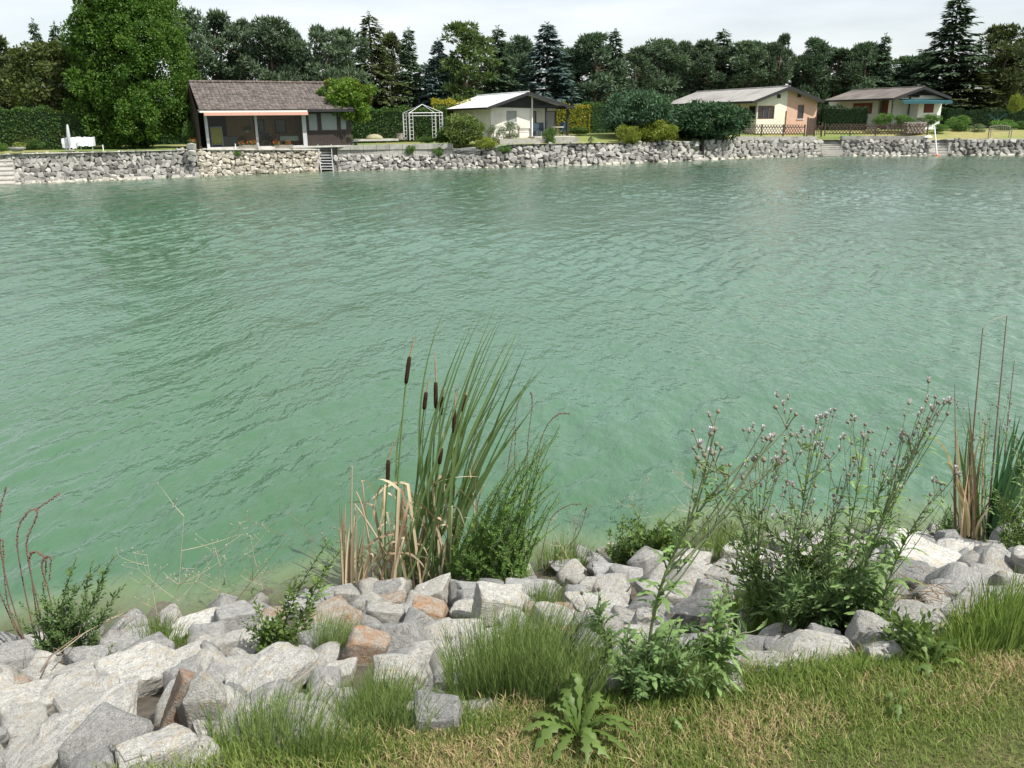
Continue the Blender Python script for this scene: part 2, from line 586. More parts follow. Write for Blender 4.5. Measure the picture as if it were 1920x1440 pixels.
# ------------------------------------------------------------------ water
def water_mat():
    mt, nt, out = newmat('lake_water')
    tcn = nd(nt, 'ShaderNodeTexCoord')
    vec = tcn.outputs['Object']
    def rip(scale, stretch, rot, detail, dist):
        mpn = nd(nt, 'ShaderNodeMapping')
        mpn.inputs['Rotation'].default_value = (0, 0, math.radians(rot))
        mpn.inputs['Scale'].default_value = stretch
        nt.links.new(vec, mpn.inputs['Vector'])
        n = nd(nt, 'ShaderNodeTexNoise', Scale=scale, Detail=detail, Roughness=.55, Distortion=dist)
        nt.links.new(mpn.outputs['Vector'], n.inputs['Vector'])
        return n.outputs['Fac']
    h1 = rip(3.6, (1, .45, 1), 8, 3, .0)
    h2 = rip(10.0, (1, .45, 1), 4, 3, .0)
    b1 = nd(nt, 'ShaderNodeBump', Strength=1.0, Distance=.045)
    nt.links.new(h1, b1.inputs['Height'])
    b2 = nd(nt, 'ShaderNodeBump', Strength=1.0, Distance=.026)
    nt.links.new(h2, b2.inputs['Height'])
    nt.links.new(b1.outputs[0], b2.inputs['Normal'])
    nrm = b2.outputs[0]
    # suspended matter: milky green, uneven in broad drifts
    c = mixc(nt, noise_fac(nt, .07, 3, .35, .65), (.047, .107, .052), (.070, .146, .092))
    at_ = nd(nt, 'ShaderNodeAttribute', attribute_name='shallow')
    c = mixc(nt, at_.outputs['Fac'], c, (.19, .21, .10))
    dif = nd(nt, 'ShaderNodeBsdfDiffuse')
    nt.links.new(c, dif.inputs['Color'])
    nt.links.new(nrm, dif.inputs['Normal'])
    tr = nd(nt, 'ShaderNodeBsdfTransparent')
    tr.inputs['Color'].default_value = (.62, .74, .50, 1)
    r = nd(nt, 'ShaderNodeMapRange')
    r.inputs['From Min'].default_value = .35; r.inputs['From Max'].default_value = 1.0
    r.inputs['To Min'].default_value = 0; r.inputs['To Max'].default_value = .75
    nt.links.new(at_.outputs['Fac'], r.inputs['Value'])
    body = nd(nt, 'ShaderNodeMixShader')
    nt.links.new(r.outputs[0], body.inputs[0])
    nt.links.new(dif.outputs[0], body.inputs[1])
    nt.links.new(tr.outputs[0], body.inputs[2])
    gl = nd(nt, 'ShaderNodeBsdfGlossy', Roughness=.09)
    gl.inputs['Color'].default_value = (1, 1, 1, 1)
    nt.links.new(nrm, gl.inputs['Normal'])
    fr = nd(nt, 'ShaderNodeFresnel', IOR=1.36)
    nt.links.new(b1.outputs[0], fr.inputs['Normal'])
    ms = nd(nt, 'ShaderNodeMixShader')
    nt.links.new(fr.outputs[0], ms.inputs[0])
    nt.links.new(body.outputs[0], ms.inputs[1])
    nt.links.new(gl.outputs[0], ms.inputs[2])
    nt.links.new(ms.outputs[0], out.inputs[0])
    return mt
M['water'] = water_mat()

def wave_height(X, Y):
    rg = np.random.default_rng(5)
    Z = np.zeros_like(X)
    n = 64
    # a slow swelling of the strength gives calmer and livelier patches
    gust = .75 + .35 * np.sin(X * .21 + Y * .09 + 1) * np.sin(Y * .17 - X * .05 + 2) + .2 * np.sin(X * .07 + Y * .33)
    for i in range(n):
        lam = .28 * (3.4 / .28) ** (i / (n - 1)) * rg.uniform(.9, 1.1)
        k = 2 * PI / lam
        if i % 3 != 2: ang = rg.normal(math.radians(2), math.radians(24))
        else: ang = rg.normal(math.radians(-38), math.radians(22))
        a = .0040 * lam ** .92 * rg.uniform(.6, 1.3) * (1.5 if lam < .7 else .85 if lam < 1.4 else .45)
        ph = rg.uniform(0, 2 * PI)
        th = k * (np.cos(ang) * X + np.sin(ang) * Y) + ph + .8 * np.sin(X * .4 + i) * np.sin(Y * .31 + 2 * i)
        s = np.sin(th)
        Z += a * (s + .30 * np.cos(2 * th)) * (gust if i < n * .6 else 1)
    return Z

def build_water():
    na, nr = 640, 860
    ang = np.linspace(math.radians(-52), math.radians(52), na)
    rr = 3.3 * (118 / 3.3) ** np.linspace(0, 1, nr)
    A, R = np.meshgrid(ang, rr)
    X, Y = R * np.sin(A), R * np.cos(A)
    Z = wave_height(X, Y)
    # fade the chop right at both shores
    U_ = X * BU.x + Y * BU.y
    V_ = X * BV.x + Y * BV.y
    dist = V_ - np.interp(U_, _seu, _sev)
    fx = np.array([onz(p, shore_y(p), 0).x for p in np.linspace(-500, 2500, 200)])
    fy = np.array([onz(p, shore_y(p), 0).y for p in np.linspace(-500, 2500, 200)])
    dfar = np.interp(X, fx, fy) - Y
    Z *= np.clip(.35 + dist * .5, .35, 1)
    nn = .35 * np.sin(X * 2.1 + Y) + .25 * np.sin(X * 4.3 - Y * 2.2)
    shallow = np.maximum(np.clip(1 - (dist + nn * .4) / .85, 0, 1) * 1.0, np.clip(1 - dfar / 1.8, 0, 1) * .6)
    V = np.stack([X, Y, Z], -1).reshape(-1, 3)
    idx = np.arange(na * nr).reshape(nr, na)
    F = np.stack([idx[:-1, :-1], idx[:-1, 1:], idx[1:, 1:], idx[1:, :-1]], -1).reshape(-1, 4)
    me = fast_mesh('water', V, F, M['water'], smooth=True)
    a = me.attributes.new('shallow', 'FLOAT', 'POINT')
    a.data.foreach_set('value', shallow.astype(np.float32).ravel())
    return obj('water', me, kind='structure', label='wind-rippled milky green water')
water = build_water()
obj('lake_bed', fast_mesh('lake_bed', [(-170, -20, -2), (170, -20, -2), (170, 150, -2), (-170, 150, -2)], [(0, 1, 2, 3)], M['silt']), kind='structure')

# ------------------------------------------------------------------ rocks
def ico(sub):
    import bmesh
    bm = bmesh.new()
    bmesh.ops.create_icosphere(bm, subdivisions=sub, radius=1)
    V = np.array([v.co[:] for v in bm.verts])
    F = np.array([[v.index for v in f.verts] for f in bm.faces])
    bm.free()
    return V / np.linalg.norm(V, axis=1)[:, None], F
ICO = {k: ico(k) for k in (2, 3, 4, 5)}
def rock_mesh(seed, sub, mat, rough=1.0, planes=11, boxy=.5):
    """broken block: hull of jittered corners, chamfered edges, cleft surface relief"""
    import bmesh
    rg = np.random.default_rng(seed)
    pts = []
    for x in (-1, 1):
        for y in (-1, 1):
            for z in (-1, 1):
                p = np.array([x, y, z]) * .68 + rg.uniform(-.26, .26, 3)
                pts.append(p)
    for k in range(5 + int(rg.integers(0, 4))):
        d = rg.normal(size=3); d /= np.linalg.norm(d)
        pts.append(d * rg.uniform(.85, 1.08))
    bm = bmesh.new()
    for p in pts: bm.verts.new(p)
    r = bmesh.ops.convex_hull(bm, input=bm.verts)
    junk = [g for g in set(r['geom_interior'] + r['geom_unused']) if isinstance(g, bmesh.types.BMVert) and g.is_valid]
    if junk: bmesh.ops.delete(bm, geom=junk, context='VERTS')
    bmesh.ops.dissolve_limit(bm, angle_limit=math.radians(14), verts=bm.verts, edges=bm.edges)
    if sub >= 3:
        bmesh.ops.bevel(bm, geom=list(bm.edges), offset=.06 + .08 * rg.uniform(), segments=3 if sub > 3 else 1, profile=.6, affect='EDGES')
    bmesh.ops.triangulate(bm, faces=bm.faces)
    lim = {2: 9, 3: .5, 4: .22, 5: .10}[sub]
    for it in range({2: 0, 3: 1, 4: 3, 5: 5}[sub]):
        ed = [e for e in bm.edges if e.calc_length() > lim]
        if not ed: break
        bmesh.ops.subdivide_edges(bm, edges=ed, cuts=1)
        bmesh.ops.triangulate(bm, faces=[f for f in bm.faces if len(f.verts) > 3])
    bmesh.ops.recalc_face_normals(bm, faces=bm.faces)
    off = Vector(rg.uniform(0, 100, 3))
    if sub >= 3:
        for v in bm.verts:
            c = v.co
            n1 = mnoise.fractal(c * 1.6 + off, 1.0, 2.1, 4)
            n2 = 1 - abs(mnoise.noise(Vector((c.x * 1.2 + off.x, c.y * 1.2, c.z * 4 + off.z))))
            n3 = mnoise.noise(c * 7 + off)
            c *= 1 + rough * (.075 * n1 + .06 * (n2 - .8) + .016 * n3)
    me = bpy.data.meshes.new('rock')
    bm.to_mesh(me); bm.free()
    me.polygons.foreach_set('use_smooth', np.ones(len(me.polygons), dtype=bool))
    me.set_sharp_from_angle(angle=math.radians(32))
    me.materials.append(mat)
    return me

G, GG, GR, GO = 'granite', 'granite_grey', 'granite_rust', 'granite_orange'
# px, py, w, h, tilt, material, label (labelled blocks stand alone; the others are pieces of the bank)
ROCKS = [
 (135, 1398, 280, 128, -22, G, 'largest pale slab, filling the bottom left corner of the picture'),
 (338, 1336, 84, 140, 32, GO, 'upright tilted block with an orange rust streak between pale blocks'),
 (298, 1422, 150, 125, -6, G, 'pale boxy block at the bottom edge just left of the horsetails'),
 (252, 1268, 175, 100, -14, G, 'broad pale boulder with a pointed top behind the upright rusty block'),
 (130, 1306, 140, 86, -8, G, None), (44, 1325, 120, 80, 6, G, None), (34, 1385, 120, 66, -8, G, None),
 (118, 1282, 150, 52, -6, G, None), (18, 1300, 90, 56, 0, GR, None), (26, 1243, 90, 74, 10, GG, None),
 (162, 1256, 56, 44, 5, GG, None), (236, 1214, 116, 56, -6, GG, None), (374, 1178, 124, 62, -4, G, None),
 (438, 1172, 104, 72, 8, GG, None), (424, 1206, 84, 46, -10, G, None), (346, 1236, 128, 54, -8, G, None),
 (374, 1254, 84, 58, 0, GG, None), (505, 1276, 190, 92, -20, G, 'wide pale slab rising to a sharp peak on its right, dark hollow beneath it'),
 (445, 1256, 90, 56, 6, G, None), (388, 1332, 104, 140, 10, G, None), (512, 1304, 126, 46, 2, GG, None),
 (466, 1348, 104, 54, -4, G, None), (532, 1350, 124, 80, 8, G, None),
 (610, 1172, 138, 80, -22, GR, 'long buff rust banded block leaning right below the dry reed stubble'),
 (725, 1157, 94, 58, 4, G, 'neat squared pale grey block beside the large round rust-faced one'),
 (812, 1153, 84, 66, 6, GO, 'block with a flat reddish rust face turned up, second row from the water'),
 (812, 1115, 82, 54, -12, G, None), (736, 1128, 62, 34, -6, GR, None), (724, 1112, 64, 44, 0, GG, None),
 (885, 1119, 70, 52, 4, GG, 'dark grey rounded stone at the waterline just right of the cattail clump'),
 (936, 1146, 98, 92, 12, G, 'bright white pointed block partly behind horsetail stems'),
 (875, 1151, 72, 46, 0, G, None), (862, 1184, 108, 42, -3, G, None),
 (690, 1222, 90, 90, 10, GO, 'egg shaped block blotched with rust red, lowest of the reddish stones'),
 (786, 1198, 54, 38, 0, GO, 'small peaked dark red stone wedged between pale blocks'),
 (730, 1200, 84, 46, 0, G, None), (802, 1238, 124, 80, 8, G, None),
 (745, 1284, 112, 98, -4, G, 'tall pale block seen through horsetails, under the egg shaped rusty stone'),
 (838, 1294, 84, 74, 0, G, None), (626, 1270, 106, 60, 6, G, None),
 (620, 1338, 132, 84, -4, G, None), (782, 1352, 132, 72, 4, GG, None), (905, 1338, 112, 50, 0, GG, None),
 (920, 1212, 124, 66, 0, G, None), (1000, 1110, 124, 60, -4, GG, None), (1120, 1100, 84, 40, 4, G, None),
 (1165, 1080, 124, 36, 0, GG, None), (1122, 1134, 134, 50, 3, G, None), (1055, 1152, 62, 40, 0, GO, None),
 (1000, 1143, 54, 34, 0, GR, None), (1046, 1200, 74, 64, 8, GO, None), (1100, 1180, 74, 58, 0, GG, None),
 (1152, 1166, 84, 54, 0, G, None), (1236, 1116, 104, 58, 0, G, None), (1330, 1086, 104, 56, 0, G, None),
 (1300, 1052, 76, 38, 0, G, None), (1400, 1042, 86, 44, 0, G, None), (1276, 1166, 74, 62, 6, G, None),
 (1362, 1166, 84, 54, -6, G, None), (1222, 1200, 74, 54, 0, GG, None), (1300, 1215, 90, 60, 0, GG, None),
 (1180, 1240, 90, 60, 0, G, None), (1080, 1250, 100, 70, 0, GG, None), (980, 1280, 110, 80, 0, G, None),
 (1420, 1252, 110, 66, -10, G, 'rounded cracked grey block at the lawn edge, left of the larger two'),
 (1370, 1222, 64, 40, 0, GG, None),
 (1544, 1222, 120, 72, -4, G, 'pale domed block with a dark left end, half sunk at the lawn edge'),
 (1460, 1224, 64, 54, 0, GG, None),
 (1640, 1200, 108, 82, 6, G, 'lumpy grey white block below the dry twigs, rightmost of those along the lawn edge'),
 (1580, 1166, 50, 34, 0, G, None), (1612, 1142, 44, 32, 0, GG, None), (1560, 1196, 44, 30, 0, G, None), (1660, 1120, 60, 36, 0, G, None),
 (1725, 1056, 170, 88, 12, G, 'largest pale boulder at the waterline on the right, sloping down to the right'),
 (1832, 1042, 156, 58, 2, G, 'flat pale slab at the waterline in front of the right hand reed clump'),
 (1824, 1048, 58, 36, 0, GG, 'small dark stone lying on the flat pale slab on the right'),
 (1856, 1088, 120, 56, -3, G, 'squared block with a dark shaded front, nearest the right edge of the picture'),
 (1792, 1112, 98, 50, 4, GG, None), (1790, 1152, 74, 44, 0, G, None), (1704, 1146, 56, 34, 0, G, None),
 (1908, 1032, 66, 36, 0, G, None), (1500, 1060, 90, 50, 0, G, None), (1580, 1050, 90, 46, 0, G, None), (1450, 1100, 90, 50, 0, GG, None),
 (1540, 1110, 80, 50, 0, G, None), (1620, 1080, 80, 46, 0, GG, None), (560, 1142, 90, 44, 0, GG, None), (640, 1118, 80, 40, 0, GG, None),
 (500, 1160, 90, 40, -6, GR, None), (60, 1208, 60, 44, -10, G, None), (-40, 1290, 120, 80, 0, G, None), (-60, 1400, 150, 100, 0, GG, None),
 (1960, 1060, 120, 60, 0, G, None), (1700, 1180, 60, 40, 0, G, None), (1870, 1136, 90, 40, 0, GG, None),
 (300, 1198, 80, 40, 0, GG, None), (950, 1086, 70, 34, 0, GG, None), (1060, 1066, 70, 30, 0, GG, None),
]
CAMROT_YAW = 0
def place_rock(px, py, w, h, tilt, mk_, label, i):
    P, d = on_bank(px, py + .30 * h)
    Cn = C0 + ray(px, py) * d
    s = d / FPX
    W_, H_ = w * s / 2, h * s / 2
    e = math.asin(min(.95, (CAM_H - Cn.z) / (Cn - C0).length))
    dy = .72 * W_
    hz = math.sqrt(max((H_ * H_ - (dy * math.sin(e)) ** 2), (.40 * H_) ** 2)) / math.cos(e)
    sub = 5 if w > 130 else (4 if w > 50 else 3)
    me = rock_mesh(100 + i, sub, M[mk_], boxy=.6)
    yaw = -math.atan2(ray(px, py).x, ray(px, py).y) + rnd.uniform(-.25, .25)
    Rm = Matrix.Rotation(yaw, 4, 'Z') @ Matrix.Rotation(math.radians(tilt), 4, 'Y')
    if label:
        o = obj('boulder', me)
        tag(o, label, 'boulder', 'granite blocks of the near bank')
    else:
        o = obj('rock', me, parent=near_bank)
    o.matrix_world = Matrix.Translation(Cn) @ Rm @ Matrix.Diagonal((W_ * (1.10 if label else 1.02), dy * 1.1, hz * (1.08 if label else 1.04), 1))
    return o
for i, r in enumerate(ROCKS):
    place_rock(*r, i)
# smaller stones filling the gaps
_fill = [rock_mesh(900 + i, 3, M[[G, GG, G, G, GG, G, GG, G][i]]) for i in range(8)]
uu = -5.0
while uu < 8.5:
    a, b = v_lawn(uu), v_shore(uu)
    vv = a + .12
    while vv < b + 1.3:
        u_, v_ = uu + rnd.uniform(-.1, .1), vv + rnd.uniform(-.1, .1)
        P = BU * u_ + BV * v_
        P.z = bank_z(u_, v_)
        x_, y_, d_ = proj(P)
        if -60 < x_ < 1980 and y_ < 1520:
            s = rnd.uniform(.07, .15)
            P.z += .015
            obj('rock', rnd.choice(_fill), parent=near_bank, loc=P, rot=(rnd.uniform(0, 6), rnd.uniform(0, 6), rnd.uniform(0, 6)), scale=(s * 1.25, s, s * .8))
        vv += .31
    uu += .31

# ================================================================== FAR WALLS
for k, v in {
    'white_wall': plain('white_wall', (.62, .61, .56), (.70, .69, .64), 2, .9, .15, 30, dirt=(.52, .5, .45)),
    'cream_wall': plain('cream_wall', (.66, .64, .50), (.70, .68, .55), 2, .9, .15, 30, dirt=(.56, .54, .44)),
    'salmon_wall': plain('salmon_wall', (.50, .32, .235), (.54, .36, .27), 2, .9, .15, 30),
    'grey_wall': plain('grey_wall', (.44, .46, .42), (.50, .52, .48), 2, .9, .15, 30),
    'pale_wall': plain('pale_wall', (.64, .65, .63), (.70, .70, .67), 2, .9, .15, 30),
    'dark_wood': plain('dark_wood', (.035, .026, .022), (.055, .042, .035), 7, .7, .3, 20, stretch=(.3, .3, 3)),
    'black_wood': plain('black_wood', (.018, .018, .02), (.03, .03, .033), 7, .7),
    'brown_wood': plain('brown_wood', (.11, .055, .035), (.15, .08, .05), 7, .6, .2, 20),
    'red_shutter': plain('red_shutter', (.12, .035, .026), (.15, .045, .032), 9, .7),
    'orange_wood': plain('orange_wood', (.42, .23, .10), (.50, .29, .13), 3, .6, stretch=(4, 4, .4)),
    'grey_metal': plain('grey_metal', (.40, .41, .42), (.46, .47, .48), 4, .5),
    'white_paint': plain('white_paint', (.72, .73, .74), (.78, .78, .78), 4, .5),
    'dull_metal': plain('dull_metal', (.26, .27, .27), (.34, .34, .33), 6, .6),
    'weathered_wood': plain('weathered_wood', (.20, .175, .15), (.28, .255, .22), 8, .85, .3, 30, objvar=.2),
    'fence_wood': plain('fence_wood', (.065, .043, .033), (.10, .07, .055), 8, .8, objvar=.2),
    'metal_roof': plain('metal_roof', (.62, .63, .63), (.70, .71, .71), 1.5, .5),
    'grey_roof': plain('grey_roof', (.27, .26, .245), (.34, .33, .31), 1.2, .85, .4, 8, dirt=(.18, .17, .165)),
    'brown_roof': plain('brown_roof', (.10, .088, .080), (.16, .14, .125), 1.2, .9, .4, 8, dirt=(.2, .18, .15)),
    'roof_tile': plain('roof_tile', (.075, .058, .052), (.13, .105, .09), 2.2, .85, .4, 25, dirt=(.22, .20, .17), objvar=.1),
    'curtain': plain('curtain', (.24, .26, .25), (.33, .35, .34), 8, .9, stretch=(6, 6, .2)),
    'teal_cloth': plain('teal_cloth', (.014, .065, .075), (.02, .08, .09), 5, .8),
    'pale_cloth': plain('pale_cloth', (.60, .58, .50), (.68, .66, .58), 5, .8),
    'red_stripe': plain('red_stripe', (.50, .25, .19), (.58, .36, .28), 30, .8, stretch=(3, .2, .2)),
    'green_cloth': plain('green_cloth', (.05, .20, .12), (.08, .26, .17), 3, .8),
    'yellow_cloth': plain('yellow_cloth', (.50, .42, .07), (.58, .50, .12), 5, .8),
    'red_flower': plain('red_flower', (.45, .03, .03), (.55, .08, .06), 20, .7),
    'terracotta': plain('terracotta', (.28, .20, .15), (.34, .26, .2), 6, .8),
    'orange_ball': plain('orange_ball', (.6, .12, .04), None, 6, .5),
    'tarpaulin': plain('tarpaulin', (.62, .65, .70), (.72, .74, .77), 5, .7, .4, 6),
    'chair_blue': plain('chair_blue', (.03, .06, .08), (.05, .08, .1), 5, .6),
    'trunk': plain('trunk', (.075, .058, .045), (.13, .10, .08), 5, .95, .6, 12),
    'pine_bark': plain('pine_bark', (.11, .075, .055), (.17, .12, .09), 4, .95, .6, 12),
}.items(): M[k] = v
def glass_mat(name, c, rough=.04):
    mt, nt, out = newmat(name)
    p = nd(nt, 'ShaderNodeBsdfPrincipled', Roughness=rough)
    p.inputs['Base Color'].default_value = rgba(c)
    p.inputs['Specular IOR Level'].default_value = .6
    nt.links.new(p.outputs[0], out.inputs[0])
    return mt
M['window_glass'] = glass_mat('window_glass', (.02, .025, .028))
def clear_glass():
    mt, nt, out = newmat('clear_glass')
    g = nd(nt, 'ShaderNodeBsdfGlossy', Roughness=.02)
    t = nd(nt, 'ShaderNodeBsdfTransparent')
    t.inputs['Color'].default_value = (.78, .82, .80, 1)
    f = nd(nt, 'ShaderNodeFresnel', IOR=1.3)
    ms = nd(nt, 'ShaderNodeMixShader')
    nt.links.new(f.outputs[0], ms.inputs[0]); nt.links.new(t.outputs[0], ms.inputs[1]); nt.links.new(g.outputs[0], ms.inputs[2])
    nt.links.new(ms.outputs[0], out.inputs[0])
    return mt
M['clear_glass'] = clear_glass()

POOL = {mn: [rock_mesh(300 + 20 * j + i, 2 if mn != 'x' else 3, M[mn], rough=1) for i in range(9)]
        for j, mn in enumerate(['wall_stone', 'wall_stone_warm', 'wall_stone_dark', 'bleached_stone'])}
WALL_YAW = math.radians(19)
def stone_wall(label, a, b, prof, stone_px, rows, mats, base_white=1, mortar='mortar', topfn=None, gapfn=None, jitter=.25):
    """prof: list of (height fraction, setback metres) from the water up; rows: courses"""
    base0 = onz((a + b) / 2, shore_y((a + b) / 2), 0)
    root = thing('stone_wall', label, 'stone wall', base0)
    inv = Matrix.Translation(-base0)
    ty = topfn or top_y
    def pt(px, s, out=0.0):
        sb = float(np.interp(s, [p[0] for p in prof], [p[1] for p in prof]))
        Y = Yb(px)
        zt = at(px, ty(px), Y + prof[-1][1]).z
        P = onz(px, shore_y(px), 0)
        X = P.x + (P.x / max(P.y, 1)) * sb * .9
        return Vector((X + .33 * out, Y + sb - .95 * out, -.25 + (zt + .25) * s))
    n = max(3, int((b - a) / 8))
    ss = sorted(set([0, .1, .3, .5, .7, .9, 1.0] + [p[0] for p in prof]))
    V, F = [], []
    for s in ss:
        for i in range(n + 1):
            V.append(inv @ (pt(a + (b - a) * i / n, s, -.10) + Vector((0, 0, .02 * nz3(i * .7, s * 9)))))
    # cap going back
    for i in range(n + 1):
        V.append(inv @ (pt(a + (b - a) * i / n, 1, -.10) + Vector((0, .55, .012))))
    k = len(ss) + 1
    F = [(j * (n + 1) + i, j * (n + 1) + i + 1, (j + 1) * (n + 1) + i + 1, (j + 1) * (n + 1) + i) for j in range(k - 1) for i in range(n)]
    obj('backing', fast_mesh('backing', V, F, M[mortar]), parent=root)
    # side caps so that the wall has thickness at its ends
    mb = MB()
    for px in (a, b):
        pts = [inv @ pt(px, s, -.10) for s in ss]
        back = [p + Vector((-.2, 1.3, 0)) for p in pts]
        for q in range(len(pts) - 1): mb.add([pts[q], back[q], back[q + 1], pts[q + 1]], [(0, 1, 2, 3)])
    mb.build('end_face', M[mortar], root)
    cnt = 0
    for r in range(rows):
        s0 = (r + .5) / rows
        px = a + rnd.uniform(0, stone_px)
        while px < b - stone_px * .2 and cnt < 296:
            w = stone_px * rnd.uniform(.65, 1.45)
            if r == 0 and base_white: w *= 1.15
            s = s0 + rnd.uniform(-jitter, jitter) / rows
            P = pt(px + w / 2, min(1, max(.02, s)), .0)
            sc = P.y / 1600 * 1.02
            hm = (pt(px, 1).z + .25) / rows * rnd.uniform(.9, 1.3)
            mn = 'bleached_stone' if (r < base_white) else rnd.choice(mats)
            if not (gapfn and gapfn(px, s)):
                out = .10 if r < base_white else 0
                P = P + Vector((.33 * out, -.95 * out, 0))
                obj('stone', rnd.choice(POOL[mn]), parent=root, loc=inv @ P,
                    rot=(rnd.uniform(-.3, .3), rnd.uniform(-.6, .6) + rnd.choice([0, PI]), WALL_YAW + rnd.uniform(-.25, .25) + rnd.choice([0, PI])),
                    scale=(w * sc * .60, rnd.uniform(.18, .27), hm * rnd.uniform(.55, .72)))
                cnt += 1
            px += w * 1.0
    return root
stone_wall('tiered grey mortared stone wall with two ledges, leftmost on the far shore', 13, 370,
           [(0, 0), (.20, .25), (.22, .55), (.40, .60), (.43, .95), (1, 1.05)], 8.2, 7, ['wall_stone', 'wall_stone', 'wall_stone_dark'], topfn=lambda p: float(np.interp(p, [0, 372], [289, 281])))
stone_wall('wall of rounded cream cobbles under the brown tiled boathouse', 372, 598, [(0, 0), (.2, .3), (1, 1.0)], 7.4, 9, ['wall_stone_warm', 'wall_stone_warm', 'bleached_stone'], mortar='mortar', jitter=.4)
stone_wall('low grey rubble wall below the long planter, right of the metal stairs', 626, 905, [(0, 0), (.25, .3), (1, 1.1)], 9, 6, ['wall_stone', 'wall_stone', 'wall_stone_dark'], mortar='rubble', topfn=lambda p: 291, jitter=.4)
stone_wall('sloping dry wall of grey blocks in front of the bungalow with the white roof', 906, 1306, [(0, 0), (.2, .35), (1, 1.4)], 10, 7, ['wall_stone', 'wall_stone', 'wall_stone_dark'], mortar='rubble', jitter=.4,
           topfn=lambda p: float(np.interp(p, [906, 960, 1260, 1290, 1306], [284, 271, 266, 268, 284])))
stone_wall('weathered mortared wall below the dark lattice fence', 1321, 1534, [(0, 0), (.2, .35), (.25, .45), (1, .95)], 10, 6, ['wall_stone', 'wall_stone'], topfn=lambda p: 263)
stone_wall('mortared stone wall between the two flights of steps', 1578, 1744, [(0, 0), (.2, .35), (1, .95)], 10, 6, ['wall_stone', 'wall_stone_dark'], topfn=lambda p: 263)
stone_wall('dark round stone wall below the lawn with the bench, far right', 1778, 1960, [(0, 0), (.15, .1), (1, .6)], 11, 5, ['wall_stone_dark', 'wall_stone_dark', 'wall_stone'], topfn=lambda p: 262)
# concrete copings and planter walls
def coping(name, label, cat, a, b, y0fn, y1, back, depth, mat, n=1):
    """kerb-like slab from column a to b; y0fn(px) its top row; height down to y1"""
    Pa, Pb_ = at(a, y0fn(a), Yb(a) + back), at(b, y0fn(b), Yb(b) + back)
    za, zb = at(a, y1(a), Yb(a) + back).z, at(b, y1(b), Yb(b) + back).z
    root = thing(name, label, cat, Pa)
    for i in range(n):
        t0, t1 = i / n, (i + 1) / n - (.0025 if n > 1 else 0)
        A, B = Pa.lerp(Pb_, t0) - Pa, Pa.lerp(Pb_, t1) - Pa
        z0a, z0b = za + (zb - za) * t0 - Pa.z, za + (zb - za) * t1 - Pa.z
        off = FV * depth
        mb = MB()
        vs = [Vector((A.x, A.y, z0a)), Vector((B.x, B.y, z0b)), B, A]
        vs += [v + off for v in vs]
        mb.add(vs, [(0, 1, 2, 3), (5, 4, 7, 6), (3, 2, 6, 7), (0, 4, 5, 1), (0, 3, 7, 4), (1, 5, 6, 2)])
        mb.build('block' if n > 1 else 'slab', mat, root)
    return root
coping('planter_wall', 'long low planter wall of grey concrete blocks beside the metal stairs', 'planter wall', 632, 850, lambda p: float(np.interp(p, [632, 795, 850], [273, 268.5, 268.5])), lambda p: 292, 1.15, .4, M['concrete'], 9)
coping('terrace_edge', 'low concrete terrace wall in front of the white roofed bungalow', 'terrace wall', 937, 1086, lambda p: float(np.interp(p, [937, 1086], [261, 257.5])), lambda p: float(np.interp(p, [937, 1086], [271, 268])), 2.0, .3, M['concrete'], 5)
coping('parapet', 'grey concrete kerb carrying the dark lattice fence, left of the gate', 'kerb', 1375, 1533, lambda p: float(np.interp(p, [1375, 1533], [256, 256])), lambda p: 263, 1.1, .35, M['concrete'], 4)
coping('parapet', 'grey concrete kerb carrying the lattice fence, right of the gate', 'kerb', 1580, 1742, lambda p: 255, lambda p: 263, 1.1, .35, M['concrete'], 4)
coping('coping', 'pale coping slab on the dark stone wall at the far right', 'coping', 1776, 1960, lambda p: 260.5, lambda p: 262.6, .55, .5, M['concrete_pale'], 5)
coping('coping', 'pale slab edge in front of the glazed boathouse', 'terrace slab', 388, 600, lambda p: 278.5, lambda p: 281.5, .8, .9, M['concrete_pale'], 1)

def steps(label, a0, a1, b0, b1, ytop, n, back=1.3, mat='concrete_pale'):
    """flight between columns a0-a1 at the top and b0-b1 at the water"""
    root = thing('stone_steps', label, 'steps', onz((b0 + b1) / 2, shore_y((b0 + b1) / 2), 0))
    inv = -root.location
    for i in range(n):
        t = i / (n - 1)
        l, r = a0 + (b0 - a0) * t, a1 + (b1 - a1) * t
        Y = Yb(l) + back - (back + .05) * t
        zt = at(l, ytop, Yb(l) + back).z
        z = zt + (.12 - zt) * t
        A = Vector((at(l, 260, Y).x, Y, z)) + inv
        B = Vector((at(r, 260, Y).x, Y + (Yb(r) - Yb(l)), z)) + inv
        mb = MB()
        off = FV * .42
        dn = Vector((0, 0, -.10))
        vs = [A + dn, B + dn, B, A]
        vs += [v + off for v in vs]
        mb.add(vs, [(0, 1, 2, 3), (5, 4, 7, 6), (3, 2, 6, 7), (0, 4, 5, 1), (0, 3, 7, 4), (1, 5, 6, 2)])
        A2, B2 = A + FV * .05, B + FV * .05
        rs = Vector((0, 0, -zt / n - .1))
        vs = [A2 + rs, B2 + rs, B2 + dn, A2 + dn]
        vs += [v + off for v in vs]
        mb.add(vs, [(0, 1, 2, 3), (0, 3, 7, 4), (1, 5, 6, 2)], .2)
        mb.build('step', M[mat], root)
    return root
steps('concrete steps to the water beside the fence gate', 1535, 1571, 1546, 1584, 262, 8, 1.6)
steps('concrete steps to the water behind the leaning white pole', 1745, 1774, 1744, 1779, 263, 6, 1.3)
steps('low pale slab steps at the water between two stone walls', 1298, 1322, 1304, 1328, 285, 3, .9, 'concrete_pale')
steps('brown steps at the left edge of the far shore', -18, 11, -26, 6, 291, 7, 1.3)

